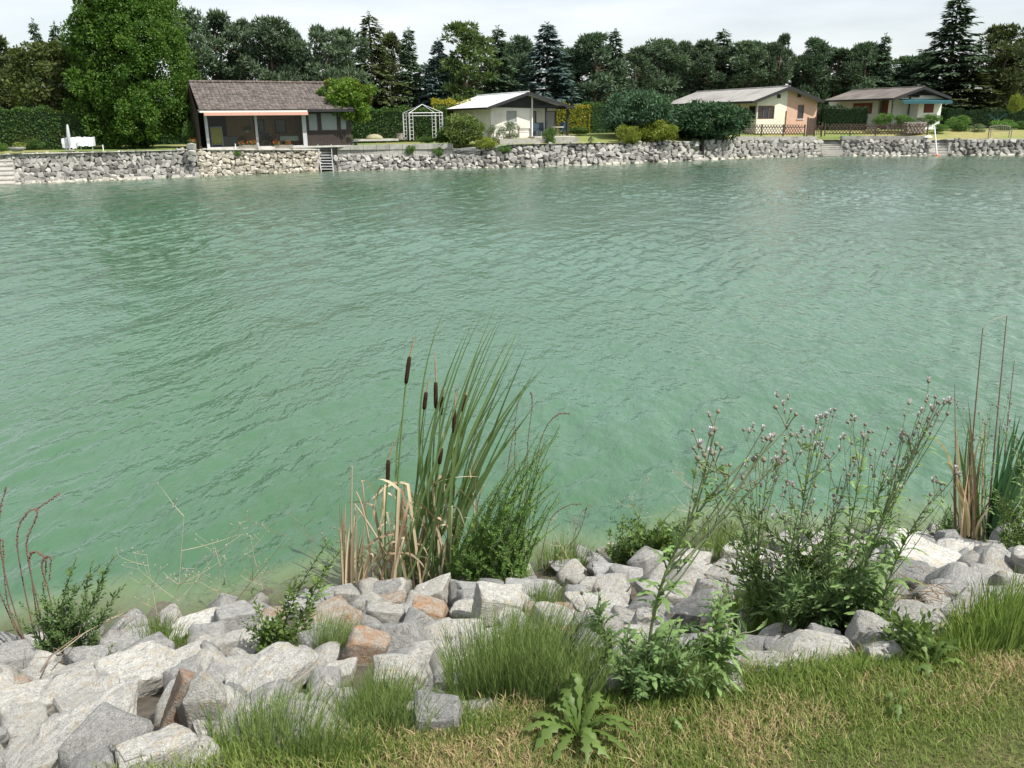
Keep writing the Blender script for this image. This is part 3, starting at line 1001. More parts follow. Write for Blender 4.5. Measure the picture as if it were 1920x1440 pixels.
# metal stairs with handrails
def metal_stairs():
    Yt = Yb(607) + 1.25
    A = at(598, 279, Yt); root = thing('metal_stairs', 'grey metal stairs with handrails going down into the water', 'stairs', A)
    L0, L1 = at(595.5, 279, Yt), at(603, 326, Yb(603) - .25)
    R0_, R1 = at(621, 279, Yt + .5), at(625.5, 326, Yb(625) - .1)
    o = lambda p: Vector(p) - A
    MB().bar(o(L0), o(L1), .07, .14).build('stringer', M['dull_metal'], root)
    MB().bar(o(R0_), o(R1), .07, .14).build('stringer', M['dull_metal'], root)
    for i in range(9):
        t = (i + .3) / 9
        MB().bar(o(L0.lerp(L1, t)), o(R0_.lerp(R1, t)), .24, .05).build('step', M['grey_metal'], root)
    for S0, S1 in ((L0, L1), (R0_, R1)):
        mb = MB()
        top0, top1 = S0 + Vector((0, 0, .95)), S0.lerp(S1, .45) + Vector((0, 0, .55))
        mb.tube([o(S0 + Vector((0, .3, .98))), o(top0), o(top1), o(S0.lerp(S1, .5))], .028, 6)
        mb.bar(o(S0), o(top0), .04)
        mb.build('handrail', M['grey_metal'], root)
    mb = MB()
    for q in (0, .33, .66, 1): mb.bar(o(R0_ + Vector((.1 + q * .35, .3, 0))), o(R0_ + Vector((.1 + q * .35, .3, .8))), .035)
    mb.bar(o(R0_ + Vector((.1, .3, .8))), o(R0_ + Vector((.45, .3, .8))), .05); mb.bar(o(R0_ + Vector((.1, .3, .4))), o(R0_ + Vector((.45, .3, .4))), .04)
    mb.build('guard_rail', M['grey_metal'], root)
metal_stairs()

# ================================================================== HOUSES
class Local:
    def __init__(s, root, th):
        s.root, s.P, s.th = root, root.location.copy(), th
        s.x = Vector((math.cos(th), math.sin(th), 0)); s.y = Vector((-math.sin(th), math.cos(th), 0))
    def fp(s, px, py, c=0.0):
        W = on_plane(px, py, s.P + s.y * c, s.y); d = W - s.P
        return d.dot(s.x), d.z
    def sp(s, px, py, c=0.0):
        W = on_plane(px, py, s.P + s.x * c, s.x); d = W - s.P
        return d.dot(s.y), d.z

def wall_panel(mb, a0, a1, z0, z1, ops, c, th, axis='x'):
    """wall from a0 to a1 along the axis, holes for the openings"""
    xs = sorted(set([a0, a1] + [v for o in ops for v in o[:2]]))
    zs = sorted(set([z0, z1] + [v for o in ops for v in o[2:4]]))
    for i in range(len(xs) - 1):
        runs = []
        for j in range(len(zs) - 1):
            cx, cz = (xs[i] + xs[i + 1]) / 2, (zs[j] + zs[j + 1]) / 2
            if any(o[0] < cx < o[1] and o[2] < cz < o[3] for o in ops): continue
            if runs and abs(runs[-1][1] - zs[j]) < 1e-6: runs[-1][1] = zs[j + 1]
            else: runs.append([zs[j], zs[j + 1]])
        for r in runs:
            if axis == 'x': mb.box(xs[i], xs[i + 1], c, c + th, r[0], r[1])
            else: mb.box(c, c + th, xs[i], xs[i + 1], r[0], r[1])
    return mb

def prism(mb, pts, y0, y1, tint=.5):
    n = len(pts)
    vs = [(x, y0, z) for x, z in pts] + [(x, y1, z) for x, z in pts]
    fs = [tuple(range(n)), tuple(range(n, 2 * n))[::-1]] + [(i, i + n, (i + 1) % n + n, (i + 1) % n) for i in range(n)]
    return mb.add(vs, fs, tint)

def window(root, a0, a1, z0, z1, c, frame='brown_wood', bars=1, axis='x', pane='window_glass', curtain=False, fw=.07, name='window', sill=True):
    def bx(mb, u0, u1, d0, d1, w0, w1):
        return mb.box(u0, u1, c + d0, c + d1, w0, w1) if axis == 'x' else mb.box(c + d0, c + d1, u0, u1, w0, w1)
    f = MB()
    bx(f, a0, a0 + fw, -.02, .08, z0, z1); bx(f, a1 - fw, a1, -.02, .08, z0, z1)
    bx(f, a0 + fw, a1 - fw, -.02, .08, z1 - fw, z1); bx(f, a0 + fw, a1 - fw, -.02, .08, z0, z0 + fw)
    for i in range(bars):
        x = a0 + (a1 - a0) * (i + 1) / (bars + 1)
        bx(f, x - fw / 2, x + fw / 2, -.015, .075, z0 + fw, z1 - fw)
    w = f.build(name, M[frame], root)
    for i in range(bars + 1):
        u0 = a0 + (a1 - a0) * i / (bars + 1) + fw / 2 + .002; u1 = a0 + (a1 - a0) * (i + 1) / (bars + 1) - fw / 2 - .002
        bx(MB(), u0, u1, .03, .05, z0 + fw, z1 - fw).build('pane', M[pane], w)
        if curtain:
            bx(MB(), u0 + .02, u1 - .02, .021, .029, z0 + fw, z1 - fw).build('curtain', M['curtain'], w)
    if sill:
        bx(MB(), a0 - .05, a1 + .05, -.09, -.022, z0 - .05, z0).build('sill', M['white_paint'], w)
    return w

def gable_roof(root, L, xl, zl, xa, za, xr, zr, yf, yb, th, mat, edge, tiles=False):
    """two slabs with fascia boards; front at yf, back at yb"""
    roof = None
    for side in (0, 1):
        (x0, z0) = (xl, zl) if side == 0 else (xr, zr)
        mb = MB()
        vs = [(x0, yf, z0), (xa, yf, za), (xa, yb, za), (x0, yb, z0)]
        vs += [(x, y, z - th) for x, y, z in vs]
        fs = [(0, 1, 2, 3), (7, 6, 5, 4), (0, 4, 5, 1), (1, 5, 6, 2), (2, 6, 7, 3), (3, 7, 4, 0)]
        mb.add(vs, fs if side else [f[::-1] for f in fs])
        slab = mb.build('roof', mat, root)
        fb = MB()
        d = Vector((xa - x0, 0, za - z0)).normalized()
        # fascia on the gable, gutter on the eave
        fb.add([(x0, yf - .03, z0 + .03), (xa, yf - .03, za + .03), (xa, yf - .03, za - th - .10), (x0, yf - .03, z0 - th - .10),
                (x0, yf - .003, z0 + .03), (xa, yf - .003, za + .03), (xa, yf - .003, za - th - .10), (x0, yf - .003, z0 - th - .10)],
               [(0, 1, 2, 3), (7, 6, 5, 4), (0, 4, 5, 1), (2, 6, 7, 3), (3, 7, 4, 0), (1, 5, 6, 2)])
        sg = -1 if side == 0 else 1
        xs_ = sorted((x0 + sg * .003, x0 + sg * .12))
        fb.box(xs_[0], xs_[1], yf, yb, z0 - th - .04, z0 - .02)
        fb.build('fascia', edge, slab)
    MB().tube([(xa, yf, za + .02), (xa, yb, za + .02)], .07, 8).build('ridge', mat, root)

# ---- bungalow with the white roof
def house_white():
    th = math.radians(24)
    Y = Yb(921) + 1 + 4.6
    P0 = at(921, 256, Y)
    root = thing('bungalow', 'white bungalow with bright white roof, dark gable and open porch', 'house', P0, th)
    L = Local(root, th)
    OH = -1.0
    xl, zl = L.fp(915, 202, OH); xa, za = L.fp(992, 172.5, OH); xr, zr = L.fp(1076, 200, OH)
    yb_, _ = L.sp(826, 206, xl)
    xw = L.fp(996, 220)[0]; xp = L.fp(1062, 220, 0)[0]
    zl += .05
    slope = (za - zl) / (xa - xl)
    def zr_(x): return zl + (x - xl) * slope if x < xa else za + (x - xa) * (zr - za) / (xr - xa)
    yw = L.sp(838, 230)[0]
    za0 = zr_(0) - .22
    w0, wz0 = L.fp(949.5, 230)[0], L.fp(949, 230)[1]
    w1, wz1 = L.fp(969, 207)[0], L.fp(969, 207.5)[1]
    mb = wall_panel(MB(), 0, xw, -.4, za0, [(w0, w1, wz0, wz1)], 0, .25)
    s0, sz0 = L.sp(893, 232); s1, sz1 = L.sp(877, 220.5)
    wall_panel(mb, .252, yw, -.4, za0, [(s0, s1, sz0, sz1)], 0, .25, 'y')
    wall_panel(mb, .252, yw, -.4, za0, [], xw - .25, .248, 'y')
    wall_panel(mb, 0, xp, -.4, za0, [], yw, .25)
    mb.build('wall', M['white_wall'], root)
    # recessed porch wall with doors
    yc = 1.6
    d0, d1, d2 = xw + .35, xw + .35 + .9, xw + 2.1
    pb = wall_panel(MB(), xw, xp - .6, -.05, za0, [(d0, d1, 0, 2.0), (d2, d2 + 1.0, 0, 2.0)], yc, .2)
    pb.build('porch_wall', M['white_wall'], root)
    for q in (d0, d2):
        window(root, q, q + (.9 if q == d0 else 1.0), .02, 2.0, yc + .03, 'brown_wood', 0, curtain=True, name='door', sill=False)
    # gable boards: dark triangle above, white post in its middle
    g = MB(); prism(g, [(.0, za0 + .003), (0 + .001, zr_(0) - .2), (xa, zr_(xa) - .2), (xp, zr_(xp) - .2), (xp, za0 + .003)], -.06, .1)
    g.build('gable_panel', M['black_wood'], root)
    MB().box(xw - .02, xw + .08, -.16, -.063, -.1, zr_(xw) - .2).build('downpipe', M['white_paint'], root)
    for (x, y) in ((xp - .15, -.5), (xp - .15, 1.8), (xw + 1.15, -.5)):
        MB().box(x - .08, x + .08, y - .08, y + .08, -.4, zr_(x) - .25).build('post', M['black_wood'], root)
    MB().box(xw, xp, -.58, -.42, za0 - .05, za0 + .12).build('porch_beam', M['black_wood'], root)
    MB().box(xw - .3, xr, -1.3, 3.0, -.15, -.05).build('porch_floor', M['concrete_pale'], root)
    window(root, w0, w1, wz0, wz1, .03, 'dull_metal', 0, curtain=True)
    window(root, min(s0, s1), max(s0, s1), sz0, sz1, .03, 'dark_wood', 1, 'y')
    gable_roof(root, L, xl, zl, xa, za, xr, zr, OH, yb_, .12, M['metal_roof'], M['black_wood'])
    return root, L, xw, xp
H2, H2L, H2xw, H2xp = house_white()

# ---- cream and salmon bungalow
def house_salmon():
    th = math.radians(21)
    Y = Yb(1417) + 1 + 4.0
    P0 = at(1417, 241, Y)
    root = thing('bungalow', 'long bungalow half cream and half salmon with a grey roof', 'house', P0, th)
    L = Local(root, th)
    OH = -.7
    xl, zl = L.fp(1414, 189, OH); xa, za = L.fp(1482, 162, OH); xr, zr = L.fp(1544, 188, OH)
    yb_, _ = L.sp(1246, 194, xl)
    xm = L.fp(1474, 220)[0]; xe = L.fp(1530, 220)[0]
    yw = L.sp(1256, 210)[0]
    def zr_(x): return zl + (x - xl) * (za - zl) / (xa - xl) if x < xa else za + (x - xa) * (zr - za) / (xr - xa)
    z0 = zr_(0) - .2
    a0, b0 = L.fp(1420, 223.5); a1, b1 = L.fp(1453, 198)
    c0, e0 = L.fp(1494, 223); c1, e1 = L.fp(1508, 196.5)
    ac = .10
    mb = wall_panel(MB(), 0, xm, -.5, z0, [(ac, a1, b0, b1)], 0, .25)
    g = [(0, z0), (xm, z0), (xm, zr_(xm) - .16), (0, zr_(0) - .16)] if zr_(xm) < zr_(xa) or xm < xa else [(0, z0), (xm, z0), (xm, zr_(xm) - .16), (xa, za - .16), (0, zr_(0) - .16)]
    prism(mb, g, 0, .25)
    s0, s1 = .14, 1.25
    wall_panel(mb, .252, yw, -.5, z0, [(s0 + .12, s1, b0, b1)], 0, .25, 'y')
    wall_panel(mb, 0, xe, -.5, z0, [], yw, .25)
    mb.build('cream_wall', M['cream_wall'], root)
    mb = wall_panel(MB(), xm + .003, xe, -.5, z0 - .3, [(c0, c1, e0, e1)], -.012, .26)
    zr1 = zr_(xe) - .16
    pts = [(xm + .003, z0 - .3), (xe, z0 - .3), (xe, zr1), (max(xa, xm + .01), zr_(max(xa, xm + .01)) - .16)]
    if xa > xm: pts.append((xm + .003, zr_(xm) - .16))
    prism(mb, pts, -.012, .248)
    wall_panel(mb, .25, yw, -.5, zr1 - .05, [], xe - .25, .25, 'y')
    mb.build('salmon_wall', M['salmon_wall'], root)
    for (x, y) in ((1460, 180.5), (1498, 179)):
        u, w = L.fp(x, y)
        MB().box(u - .18, u + .18, -.09, -.015, w - .17, w + .17).build('vent', M['black_wood'], root)
    window(root, ac, a1, b0, b1, .02, 'brown_wood', 2, sill=False, fw=.09)
    window(root, .15, s1, b0, b1, .02, 'brown_wood', 0, 'y', fw=.09, sill=False)
    window(root, c0, c1, e0, e1, .0, 'brown_wood', 0, fw=.09)
    MB().tube([(xm - .06, -.05, -.4), (xm - .06, -.05, 1.6)], .04, 6).build('downpipe', M['brown_wood'], root)
    gable_roof(root, L, xl, zl, xa, za, xr, zr, OH, yb_, .16, M['grey_roof'], M['black_wood'])
    # lean-to on the right
    mb = MB(); prism(mb, [(xe + .003, -.4), (xe + 1.0, -.4), (xe + 1.0, 1.75), (xe + .003, 2.1)], .8, 3.5)
    mb.build('lean_to', M['dark_wood'], root)
    return root
house_salmon()

# ---- grey green house with teal awning
def house_grey():
    th = math.radians(20)
    Y = Yb(1679) + 1 + 8.0
    P0 = at(1683, 232, Y)
    root = thing('bungalow', 'low grey bungalow with brown roof, teal awning and red shutters', 'house', P0, th)
    L = Local(root, th)
    OH = -1.0
    xl, zl = L.fp(1677, 183.5, OH); xa, za = L.fp(1734, 162.5, OH); xr, zr = L.fp(1783, 182, OH)
    yb_, _ = L.sp(1545, 186.5, xl)
    def zr_(x): return zl + (x - xl) * (za - zl) / (xa - xl) if x < xa else za + (x - xa) * (zr - za) / (xr - xa)
    z0 = zr_(0) - .25
    xe = L.fp(1764, 210)[0]; xc = L.fp(1721, 210)[0]
    a0, b0 = L.fp(1731, 211.5); a1, b1 = L.fp(1752, 194.5)
    mb = wall_panel(MB(), xc, xe, -.6, z0, [(a0, a1, b0, b1)], 0, .25)
    wall_panel(mb, .252, 5.0, -.6, z0, [], xe - .25, .25, 'y')
    wall_panel(mb, .252, 1.6, -.6, z0, [], xc, .2, 'y')
    mb.build('front_wall', M['pale_wall'], root)
    yA, yB, yC = L.sp(1645, 210, 0)[0], L.sp(1601, 210, 0)[0], L.sp(1553, 205, 0)[0]
    w0 = L.sp(1634, 213, 0); w1 = L.sp(1601, 194, 0)
    mb = wall_panel(MB(), yA, yC, -.6, z0, [(w0[0], w1[0], w0[1], w1[1])], 0, .25, 'y')
    wall_panel(mb, .2, xe, -.6, z0, [], yC, .25)
    mb.build('side_wall', M['grey_wall'], root)
    mb = wall_panel(MB(), 1.6, yA - .003, -.6, z0, [], .5, .15, 'y'); mb.build('door_wall', M['brown_wood'], root)
    for q in (1.9, 3.2):
        MB().box(.44, .497, q, q + 1.0, -.1, 1.9).build('door', M['red_shutter'], root)
    mb = wall_panel(MB(), .2, xc, -.6, z0, [], 1.6, .15); mb.build('porch_wall', M['pale_wall'], root)
    MB().box(.2, xc - .1, -.1, 1.5, -.1, 0).build('porch_floor', M['concrete'], root)
    MB().box(L.fp(1703, 210, -.4)[0] - .06, L.fp(1703, 210, -.4)[0] + .06, -.5, -.38, -.5, z0).build('post', M['black_wood'], root)
    s = MB().box(a0, a1, .0, .06, b0, b1).build('shutter', M['red_shutter'], root)
    sl = MB()
    for i in range(9):
        zz = b0 + (b1 - b0) * (i + .5) / 9
        sl.box(a0 + .06, a1 - .06, -.02, -.003, zz - .04, zz + .03)
    sl.build('louvre', M['red_shutter'], s)
    MB().box(-.05, .02, w0[0], w1[0], w0[1], w1[1]).build('shutter', M['red_shutter'], root)
    g = MB(); prism(g, [(0.0, z0 + .003), (0, zr_(0) - .2), (xa, za - .2), (xe, zr_(xe) - .2), (xe, z0 + .003)], .02, .2)
    g.build('gable_panel', M['black_wood'], root)
    # awning: cassette and sloping cloth with valance
    t0, q0 = L.fp(1682, 184.5, -.3); t1, q1 = L.fp(1773, 183.5, -.3)
    aw = MB()
    aw.box(t0, t1, -.35, -.15, q0 - .16, q0 + .04)
    o = aw.build('awning', M['white_paint'], root)
    cl = MB()
    cl.add([(t0, -.35, q0 - .03), (t1, -.35, q0 - .03), (t1, -1.25, q0 - .28), (t0, -1.25, q0 - .28)], [(0, 1, 2, 3)])
    n = 12
    for i in range(n):
        u0, u1 = t0 + (t1 - t0) * i / n, t0 + (t1 - t0) * (i + 1) / n
        cl.add([(u0, -1.25, q0 - .28), (u1, -1.25, q0 - .28), (u1, -1.27, q0 - .50), ((u0 + u1) / 2, -1.28, q0 - .56), (u0, -1.27, q0 - .50)], [(0, 1, 2, 3, 4)])
    cl.build('awning_cloth', M['teal_cloth'], o)
    gable_roof(root, L, xl, zl, xa, za, xr, zr, OH, yb_, .14, M['brown_roof'], M['black_wood'])
    return root
house_grey()

# ---- glazed boathouse with the tiled roof
def house_tiled():
    th = math.radians(27)
    Y = Yb(385) + 1 + .8
    P0 = at(384, 278, Y)
    root = thing('boathouse', 'dark timber boathouse with brown tiled roof and large glazed front', 'house', P0, th)
    L = Local(root, th)
    X = lambda px: L.fp(px, 240)[0]
    Z = lambda py, px=480: L.fp(px, py)[1]
    xe = X(655)
    zt = Z(209)
    # back, sides, floor, ceiling: a real room behind the glass
    D = 5.0
    MB().box(-.35, -.2, .0, D, -.1, zt).build('side_wall', M['dark_wood'], root)
    MB().box(xe, xe + .15, .0, D, -.1, zt).build('side_wall', M['dark_wood'], root)
    MB().box(-.35, xe + .15, D, D + .15, -.1, zt).build('back_wall', M['dark_wood'], root)
    MB().box(-.2, xe, -.3, D, -.12, 0).build('floor', M['concrete_pale'], root)
    MB().box(-.34, xe + .14, +.25, D, -1.0, -.123).build('foundation', M['concrete'], root)
    MB().box(-.2, xe, 0, D, zt - .05, zt).build('ceiling', M['orange_wood'], root)
    xr0 = X(571)
    MB().box(X(437), xr0, 2.6, 2.7, 0, zt - .053).build('inner_wall', M['orange_wood'], root)
    MB().box(xr0, xr0 + .1, .1, D, 0, zt - .053).build('partition', M['orange_wood'], root)
    iw = X(437)
    window(root, X(490), X(510), .9, 1.9, 2.55, 'dark_wood', 0, sill=False)
    window(root, X(530), X(552), .9, 1.9, 2.55, 'dark_wood', 0, sill=False)
    # posts of the glazed front
    for a, b in ((384.5, 390), (478, 482.5), (566.5, 574)):
        MB().box(X(a), X(b), -.1, .08, 0, zt).build('post', M['grey_metal'], root)
    MB().box(X(390), X(566), -.06, .04, zt - .10, zt).build('track', M['grey_metal'], root)
    MB().box(X(390), X(566), -.06, .04, .0, .06).build('track', M['grey_metal'], root)
    for a, b in ((391, 436), (436.6, 477), (483.5, 524), (524.6, 565)):
        MB().box(X(a), X(b), -.02 if a < 430 else .0, -.01 if a < 430 else .01, .06, zt - .1).build('pane', M['clear_glass'], root)
    # right part, boarded, with three curtained windows
    ops = [(X(579), X(597), Z(247), Z(213)), (X(602.5), X(633.5), Z(247), Z(212)), (X(638.5), X(651), Z(246), Z(213))]
    mb = wall_panel(MB(), X(574), xe, -.1, zt, ops, 0, .15)
    mb.build('wall', M['dark_wood'], root)
    for o in ops:
        window(root, o[0], o[1], o[2], o[3], .02, 'dark_wood', 0, curtain=True, fw=.04, sill=False)
    k = MB()
    nb = 24
    for i in range(nb):   # cover strips of the boarding under the windows
        x = X(576) + (xe - X(576)) * i / nb
        k.box(x, x + .05, -.018, -.003, 0, Z(248))
    k.build('cover_strip', M['dark_wood'], root)
    # roof: front slope with tiles
    zl = L.fp(480, 204, -.9)[1]; za = L.fp(480, 155, 2.6)[1]
    x0 = L.fp(373, 204, -.9)[0]; x1 = L.fp(664, 204, -.9)[0]
    rb = MB()
    rb.add([(x0, -.9, zl - .06), (x1, -.9, zl - .06), (x1, 2.6, za - .06), (x0, 2.6, za - .06), (x1, 6.0, zl - .06), (x0, 6.0, zl - .06),
            (x0, -.9, zl - .2), (x1, -.9, zl - .2), (x1, 2.6, za - .2), (x0, 2.6, za - .2), (x1, 6.0, zl - .2), (x0, 6.0, zl - .2)],
           [(0, 1, 2, 3), (3, 2, 4, 5), (7, 6, 9, 8), (8, 9, 11, 10), (0, 6, 7, 1), (0, 3, 9, 6), (3, 5, 11, 9), (1, 7, 8, 2), (2, 8, 10, 4)])
    roof = rb.build('roof', M['dark_wood'], root)
    prism(MB(), [(0, 0)] * 3, 0, 0)
    for xx in (-.3, xe + .1):
        MB().add([(xx, 0, zt), (xx, D + .1, zt), (xx, 2.6, za - .2), (xx + .05, 0, zt), (xx + .05, D + .1, zt), (xx + .05, 2.6, za - .2)], [(0, 1, 2), (5, 4, 3), (0, 3, 4, 1), (1, 4, 5, 2), (2, 5, 3, 0)]).build('gable_panel', M['dark_wood'], root)
    rows, cols = 15, 37
    V, F, T_ = [], [], []
    rg = np.random.default_rng(3)
    sl = Vector((0, 3.5, za - zl)); ln = sl.length; sl.normalize()
    nrm = Vector((0, -sl.z, sl.y))
    tw, tl = (x1 - x0) / cols, ln / rows
    for r in range(rows):
        for c in range(cols):
            o = Vector((x0 + c * tw, -.9, zl - .05)) + sl * (r * tl - .04)
            j = rg.uniform(-.012, .012)
            b = len(V)
            for (u, w, h) in ((.02, 0, .055), (.5, 0, .09), (.98, 0, .055), (.02, 1.15, .015), (.5, 1.15, .05), (.98, 1.15, .015), (.02, 0, 0), (.5, 0, .02), (.98, 0, 0)):
                p = o + Vector((u * tw, 0, 0)) + sl * (w * tl) + nrm * (h + j + .0)
                V.append(p[:])
            F += [(b, b + 1, b + 4, b + 3), (b + 1, b + 2, b + 5, b + 4), (b + 6, b + 7, b + 1, b), (b + 7, b + 8, b + 2, b + 1)]
            T_ += [rg.uniform()] * 4
    me = fast_mesh('roof_tile', V, F, M['roof_tile_v'], tint=T_)
    obj('roof_tile', me, parent=root, kind='stuff')
    rt = MB()
    for c in range(cols):
        rt.tube([(x0 + c * tw, 2.6, za + .03), (x0 + (c + 1) * tw - .02, 2.6, za + .05)], .10, 6)
    rt.build('ridge_tile', M['roof_tile'], root)
    MB().box(x0, x1, -1.02, -.905, zl - .22, zl - .06).build('gutter', M['black_wood'], root)
    # awning: two rolled cloths under the eave, pale strip and striped valance
    zz = L.fp(480, 206.2, -1.15)[1]
    xa0, xa1 = L.fp(374, 207, -1.15)[0], L.fp(576, 207, -1.15)[0]
    aw = MB(); aw.add([(xa0, -.3, zz + .06), (xa1, -.3, zz + .06), (xa1, -1.2, zz - .07), (xa0, -1.2, zz - .07), (xa0, -.3, zz), (xa1, -.3, zz), (xa1, -1.2, zz - .16), (xa0, -1.2, zz - .16)],
                      [(0, 1, 2, 3)[::-1], (4, 5, 6, 7), (3, 2, 6, 7)[::-1], (0, 3, 7, 4), (1, 5, 6, 2)])
    a = aw.build('awning', M['pale_cloth'], root)
    MB().box(xa0 + .25, xa1 + .02, -1.26, -1.21, zz - .36, zz - .17).build('valance', M['red_stripe'], a)
    MB().box(xa1 + .1, xe, -.7, -.5, zz - .12, zz + .02).build('awning_roll', M['red_stripe'], root)
    return root, L
def tile_mat():
    mt, nt, out = newmat('roof_tile_v')
    at_ = nd(nt, 'ShaderNodeAttribute', attribute_name='tint')
    c = mixc(nt, at_.outputs['Fac'], (.055, .046, .043), (.125, .105, .095))
    c = mixc(nt, noise_fac(nt, 9, 6, .55, .7), c, (.23, .21, .18))
    p = nd(nt, 'ShaderNodeBsdfPrincipled', Roughness=.85)
    nt.links.new(c, p.inputs['Base Color'])
    nt.links.new(p.outputs[0], out.inputs[0])
    return mt
M['roof_tile_v'] = tile_mat()
H1, H1L = house_tiled()
# ================================================================== TREES AND FAR PLANTS
M['spruce'] = leafmat('spruce', (0.045, 0.084, 0.052), (0.121, 0.180, 0.103), .15, .7)
M['pine'] = leafmat('pine', (0.044, 0.077, 0.049), (0.121, 0.172, 0.095), .15, .7)
M['blue_spruce'] = leafmat('blue_spruce', (0.041, 0.079, 0.075), (0.110, 0.166, 0.154), .12, .7)
M['light_pine'] = leafmat('light_pine', (0.051, 0.095, 0.031), (0.145, 0.204, 0.060), .25, .7)
M['larch'] = leafmat('larch', (0.043, 0.064, 0.030), (0.118, 0.143, 0.058), .25, .7)
M['bright_tree'] = leafmat('bright_tree', (0.041, 0.101, 0.017), (0.118, 0.206, 0.031), .35, .6)
M['olive_tree'] = leafmat('olive_tree', (0.041, 0.071, 0.020), (0.128, 0.153, 0.041), .3, .6)
M['maple'] = leafmat('maple', (0.068, 0.143, 0.022), (0.180, 0.270, 0.042), .35, .6, patch=(.18, .12, .03))
M['hedge'] = leafmat('hedge', (0.034, 0.085, 0.019), (0.104, 0.180, 0.042), .25, .6, patch=(.09, .11, .03))
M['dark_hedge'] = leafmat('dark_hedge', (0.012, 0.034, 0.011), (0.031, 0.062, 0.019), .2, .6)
M['yellow_hedge'] = leafmat('yellow_hedge', (0.216, 0.203, 0.020), (0.486, 0.432, 0.047), .3, .6)
M['juniper'] = leafmat('juniper', (0.039, 0.093, 0.051), (0.112, 0.188, 0.102), .2, .7)
M['juniper_dark'] = leafmat('juniper_dark', (0.020, 0.056, 0.025), (0.063, 0.119, 0.053), .2, .7)
M['shrub'] = leafmat('shrub', (0.064, 0.104, 0.029), (0.184, 0.224, 0.064), .3, .6)
M['yellow_shrub'] = leafmat('yellow_shrub', (0.119, 0.161, 0.025), (0.280, 0.308, 0.049), .3, .6)
M['grey_shrub'] = leafmat('grey_shrub', (0.108, 0.144, 0.084), (0.204, 0.240, 0.144), .3, .6)
M['fresh_shrub'] = leafmat('fresh_shrub', (0.053, 0.128, 0.030), (0.150, 0.255, 0.060), .3, .6)

def nrmz(a): return a / np.maximum(np.linalg.norm(a, axis=-1, keepdims=True), 1e-9)
def rhombi(P, A, N, Ln, W):
    """leaf shapes: base P, axis A, normal N"""
    A = nrmz(A); B = nrmz(np.cross(N, A))
    Ln = np.asarray(Ln).reshape(-1, 1) * np.ones((len(P), 1)); W = np.asarray(W).reshape(-1, 1) * np.ones((len(P), 1))
    return np.stack([P, P + A * Ln * .5 + B * W * .5, P + A * Ln, P + A * Ln * .5 - B * W * .5], 1)
def quads_mesh(name, Q, mat, tint):
    n = len(Q)
    return fast_mesh(name, Q.reshape(-1, 3), np.arange(4 * n).reshape(n, 4), mat, tint=tint)
def rdir(rg, n): return nrmz(rg.normal(size=(n, 3)))

def clump_cloud(rg, centres, radii, per, ln, wd, outward=.6, flat=.75):
    """leaf clumps: leaves sit in shells round each centre, tilted outwards"""
    Qs, Ts = [], []
    for c, r in zip(centres, radii):
        d = rdir(rg, per)
        rad = r * rg.uniform(.45, 1.0, (per, 1)) ** .6
        P = c + d * rad * np.array([1, 1, flat])
        A = nrmz(d * outward + rdir(rg, per) * .8 + np.array([0, 0, .15]))
        N = nrmz(d * .7 + rdir(rg, per) + np.array([0, 0, .3]))
        Qs.append(rhombi(P, A, N, ln * rg.uniform(.6, 1.3, per), wd * rg.uniform(.7, 1.3, per)))
        Ts.append(np.clip(rg.normal(.45 + rg.normal(0, .12), .22, per), 0, 1))
    return np.concatenate(Qs), np.concatenate(Ts)

def proto_spruce(seed, h=10.0, r=2.0, mat='spruce', droop=.28, dens=1.35, bare=.06, ragged=.25, ln=.34, wd=.13):
    rg = np.random.default_rng(seed)
    Qs, Ts = [], []
    z = h * bare
    tr = MB().tube([(0, 0, 0), (0, 0, h * .5), (rg.normal() * .05, 0, h * .97)], [.17, .10, .02], 7)
    while z < h * .99:
        f = 1 - z / h
        R = r * (f ** .8) * (1 - .15 * (f > .9))
        nb = int(5 + 5 * f)
        for b in range(nb):
            az = rg.uniform(0, 2 * PI)
            L = R * rg.uniform(1 - ragged, 1 + ragged * .6) + .08
            dv = np.array([math.cos(az), math.sin(az), 0])
            n = max(6, int(L * 34 * dens))
            s = rg.uniform(.05, 1, n) ** .75
            dz = -droop * L * s + .30 * droop * L * s ** 3 + .05
            P = np.outer(s * L, dv) + np.array([0, 0, z]) + np.stack([0 * s, 0 * s, dz], 1)
            side = np.cross(dv, [0, 0, 1])
            off = rg.uniform(-1, 1, n) * (.22 + .22 * L * (1 - s)) * .8
            P = P + np.outer(off, side) + rg.normal(0, .03, (n, 3)) - np.outer(np.abs(off) * .35, [0, 0, 1])
            A = nrmz(np.tile(dv, (n, 1)) * .8 + np.outer(np.sign(off), side) * .5 + np.array([0, 0, -.35]) + rdir(rg, n) * .4)
            N = nrmz(np.array([0, 0, 1.0]) + rdir(rg, n) * .6)
            Qs.append(rhombi(P, A, N, ln * rg.uniform(.7, 1.3, n), wd * rg.uniform(.8, 1.3, n)))
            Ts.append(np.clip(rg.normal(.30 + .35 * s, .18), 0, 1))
        if f > .12 and rg.uniform() < .8:
            a = rg.uniform(0, 2 * PI)
            tr.tube([(0, 0, z), (math.cos(a) * R * .7, math.sin(a) * R * .7, z - droop * R * .4)], [.03, .008], 4, cap=False)
        z += .16 + .22 * f
    # leader
    n = 30
    s = rg.uniform(.93, 1.01, n)
    P = np.stack([rg.normal(0, .04, n), rg.normal(0, .04, n), s * h], 1)
    Qs.append(rhombi(P, nrmz(rdir(rg, n) * .7 + [0, 0, 1]), rdir(rg, n), .22, .07)); Ts.append(np.full(n, .5))
    return (quads_mesh('crown', np.concatenate(Qs), M[mat], np.concatenate(Ts)), tr.mesh('trunk', M['trunk']))

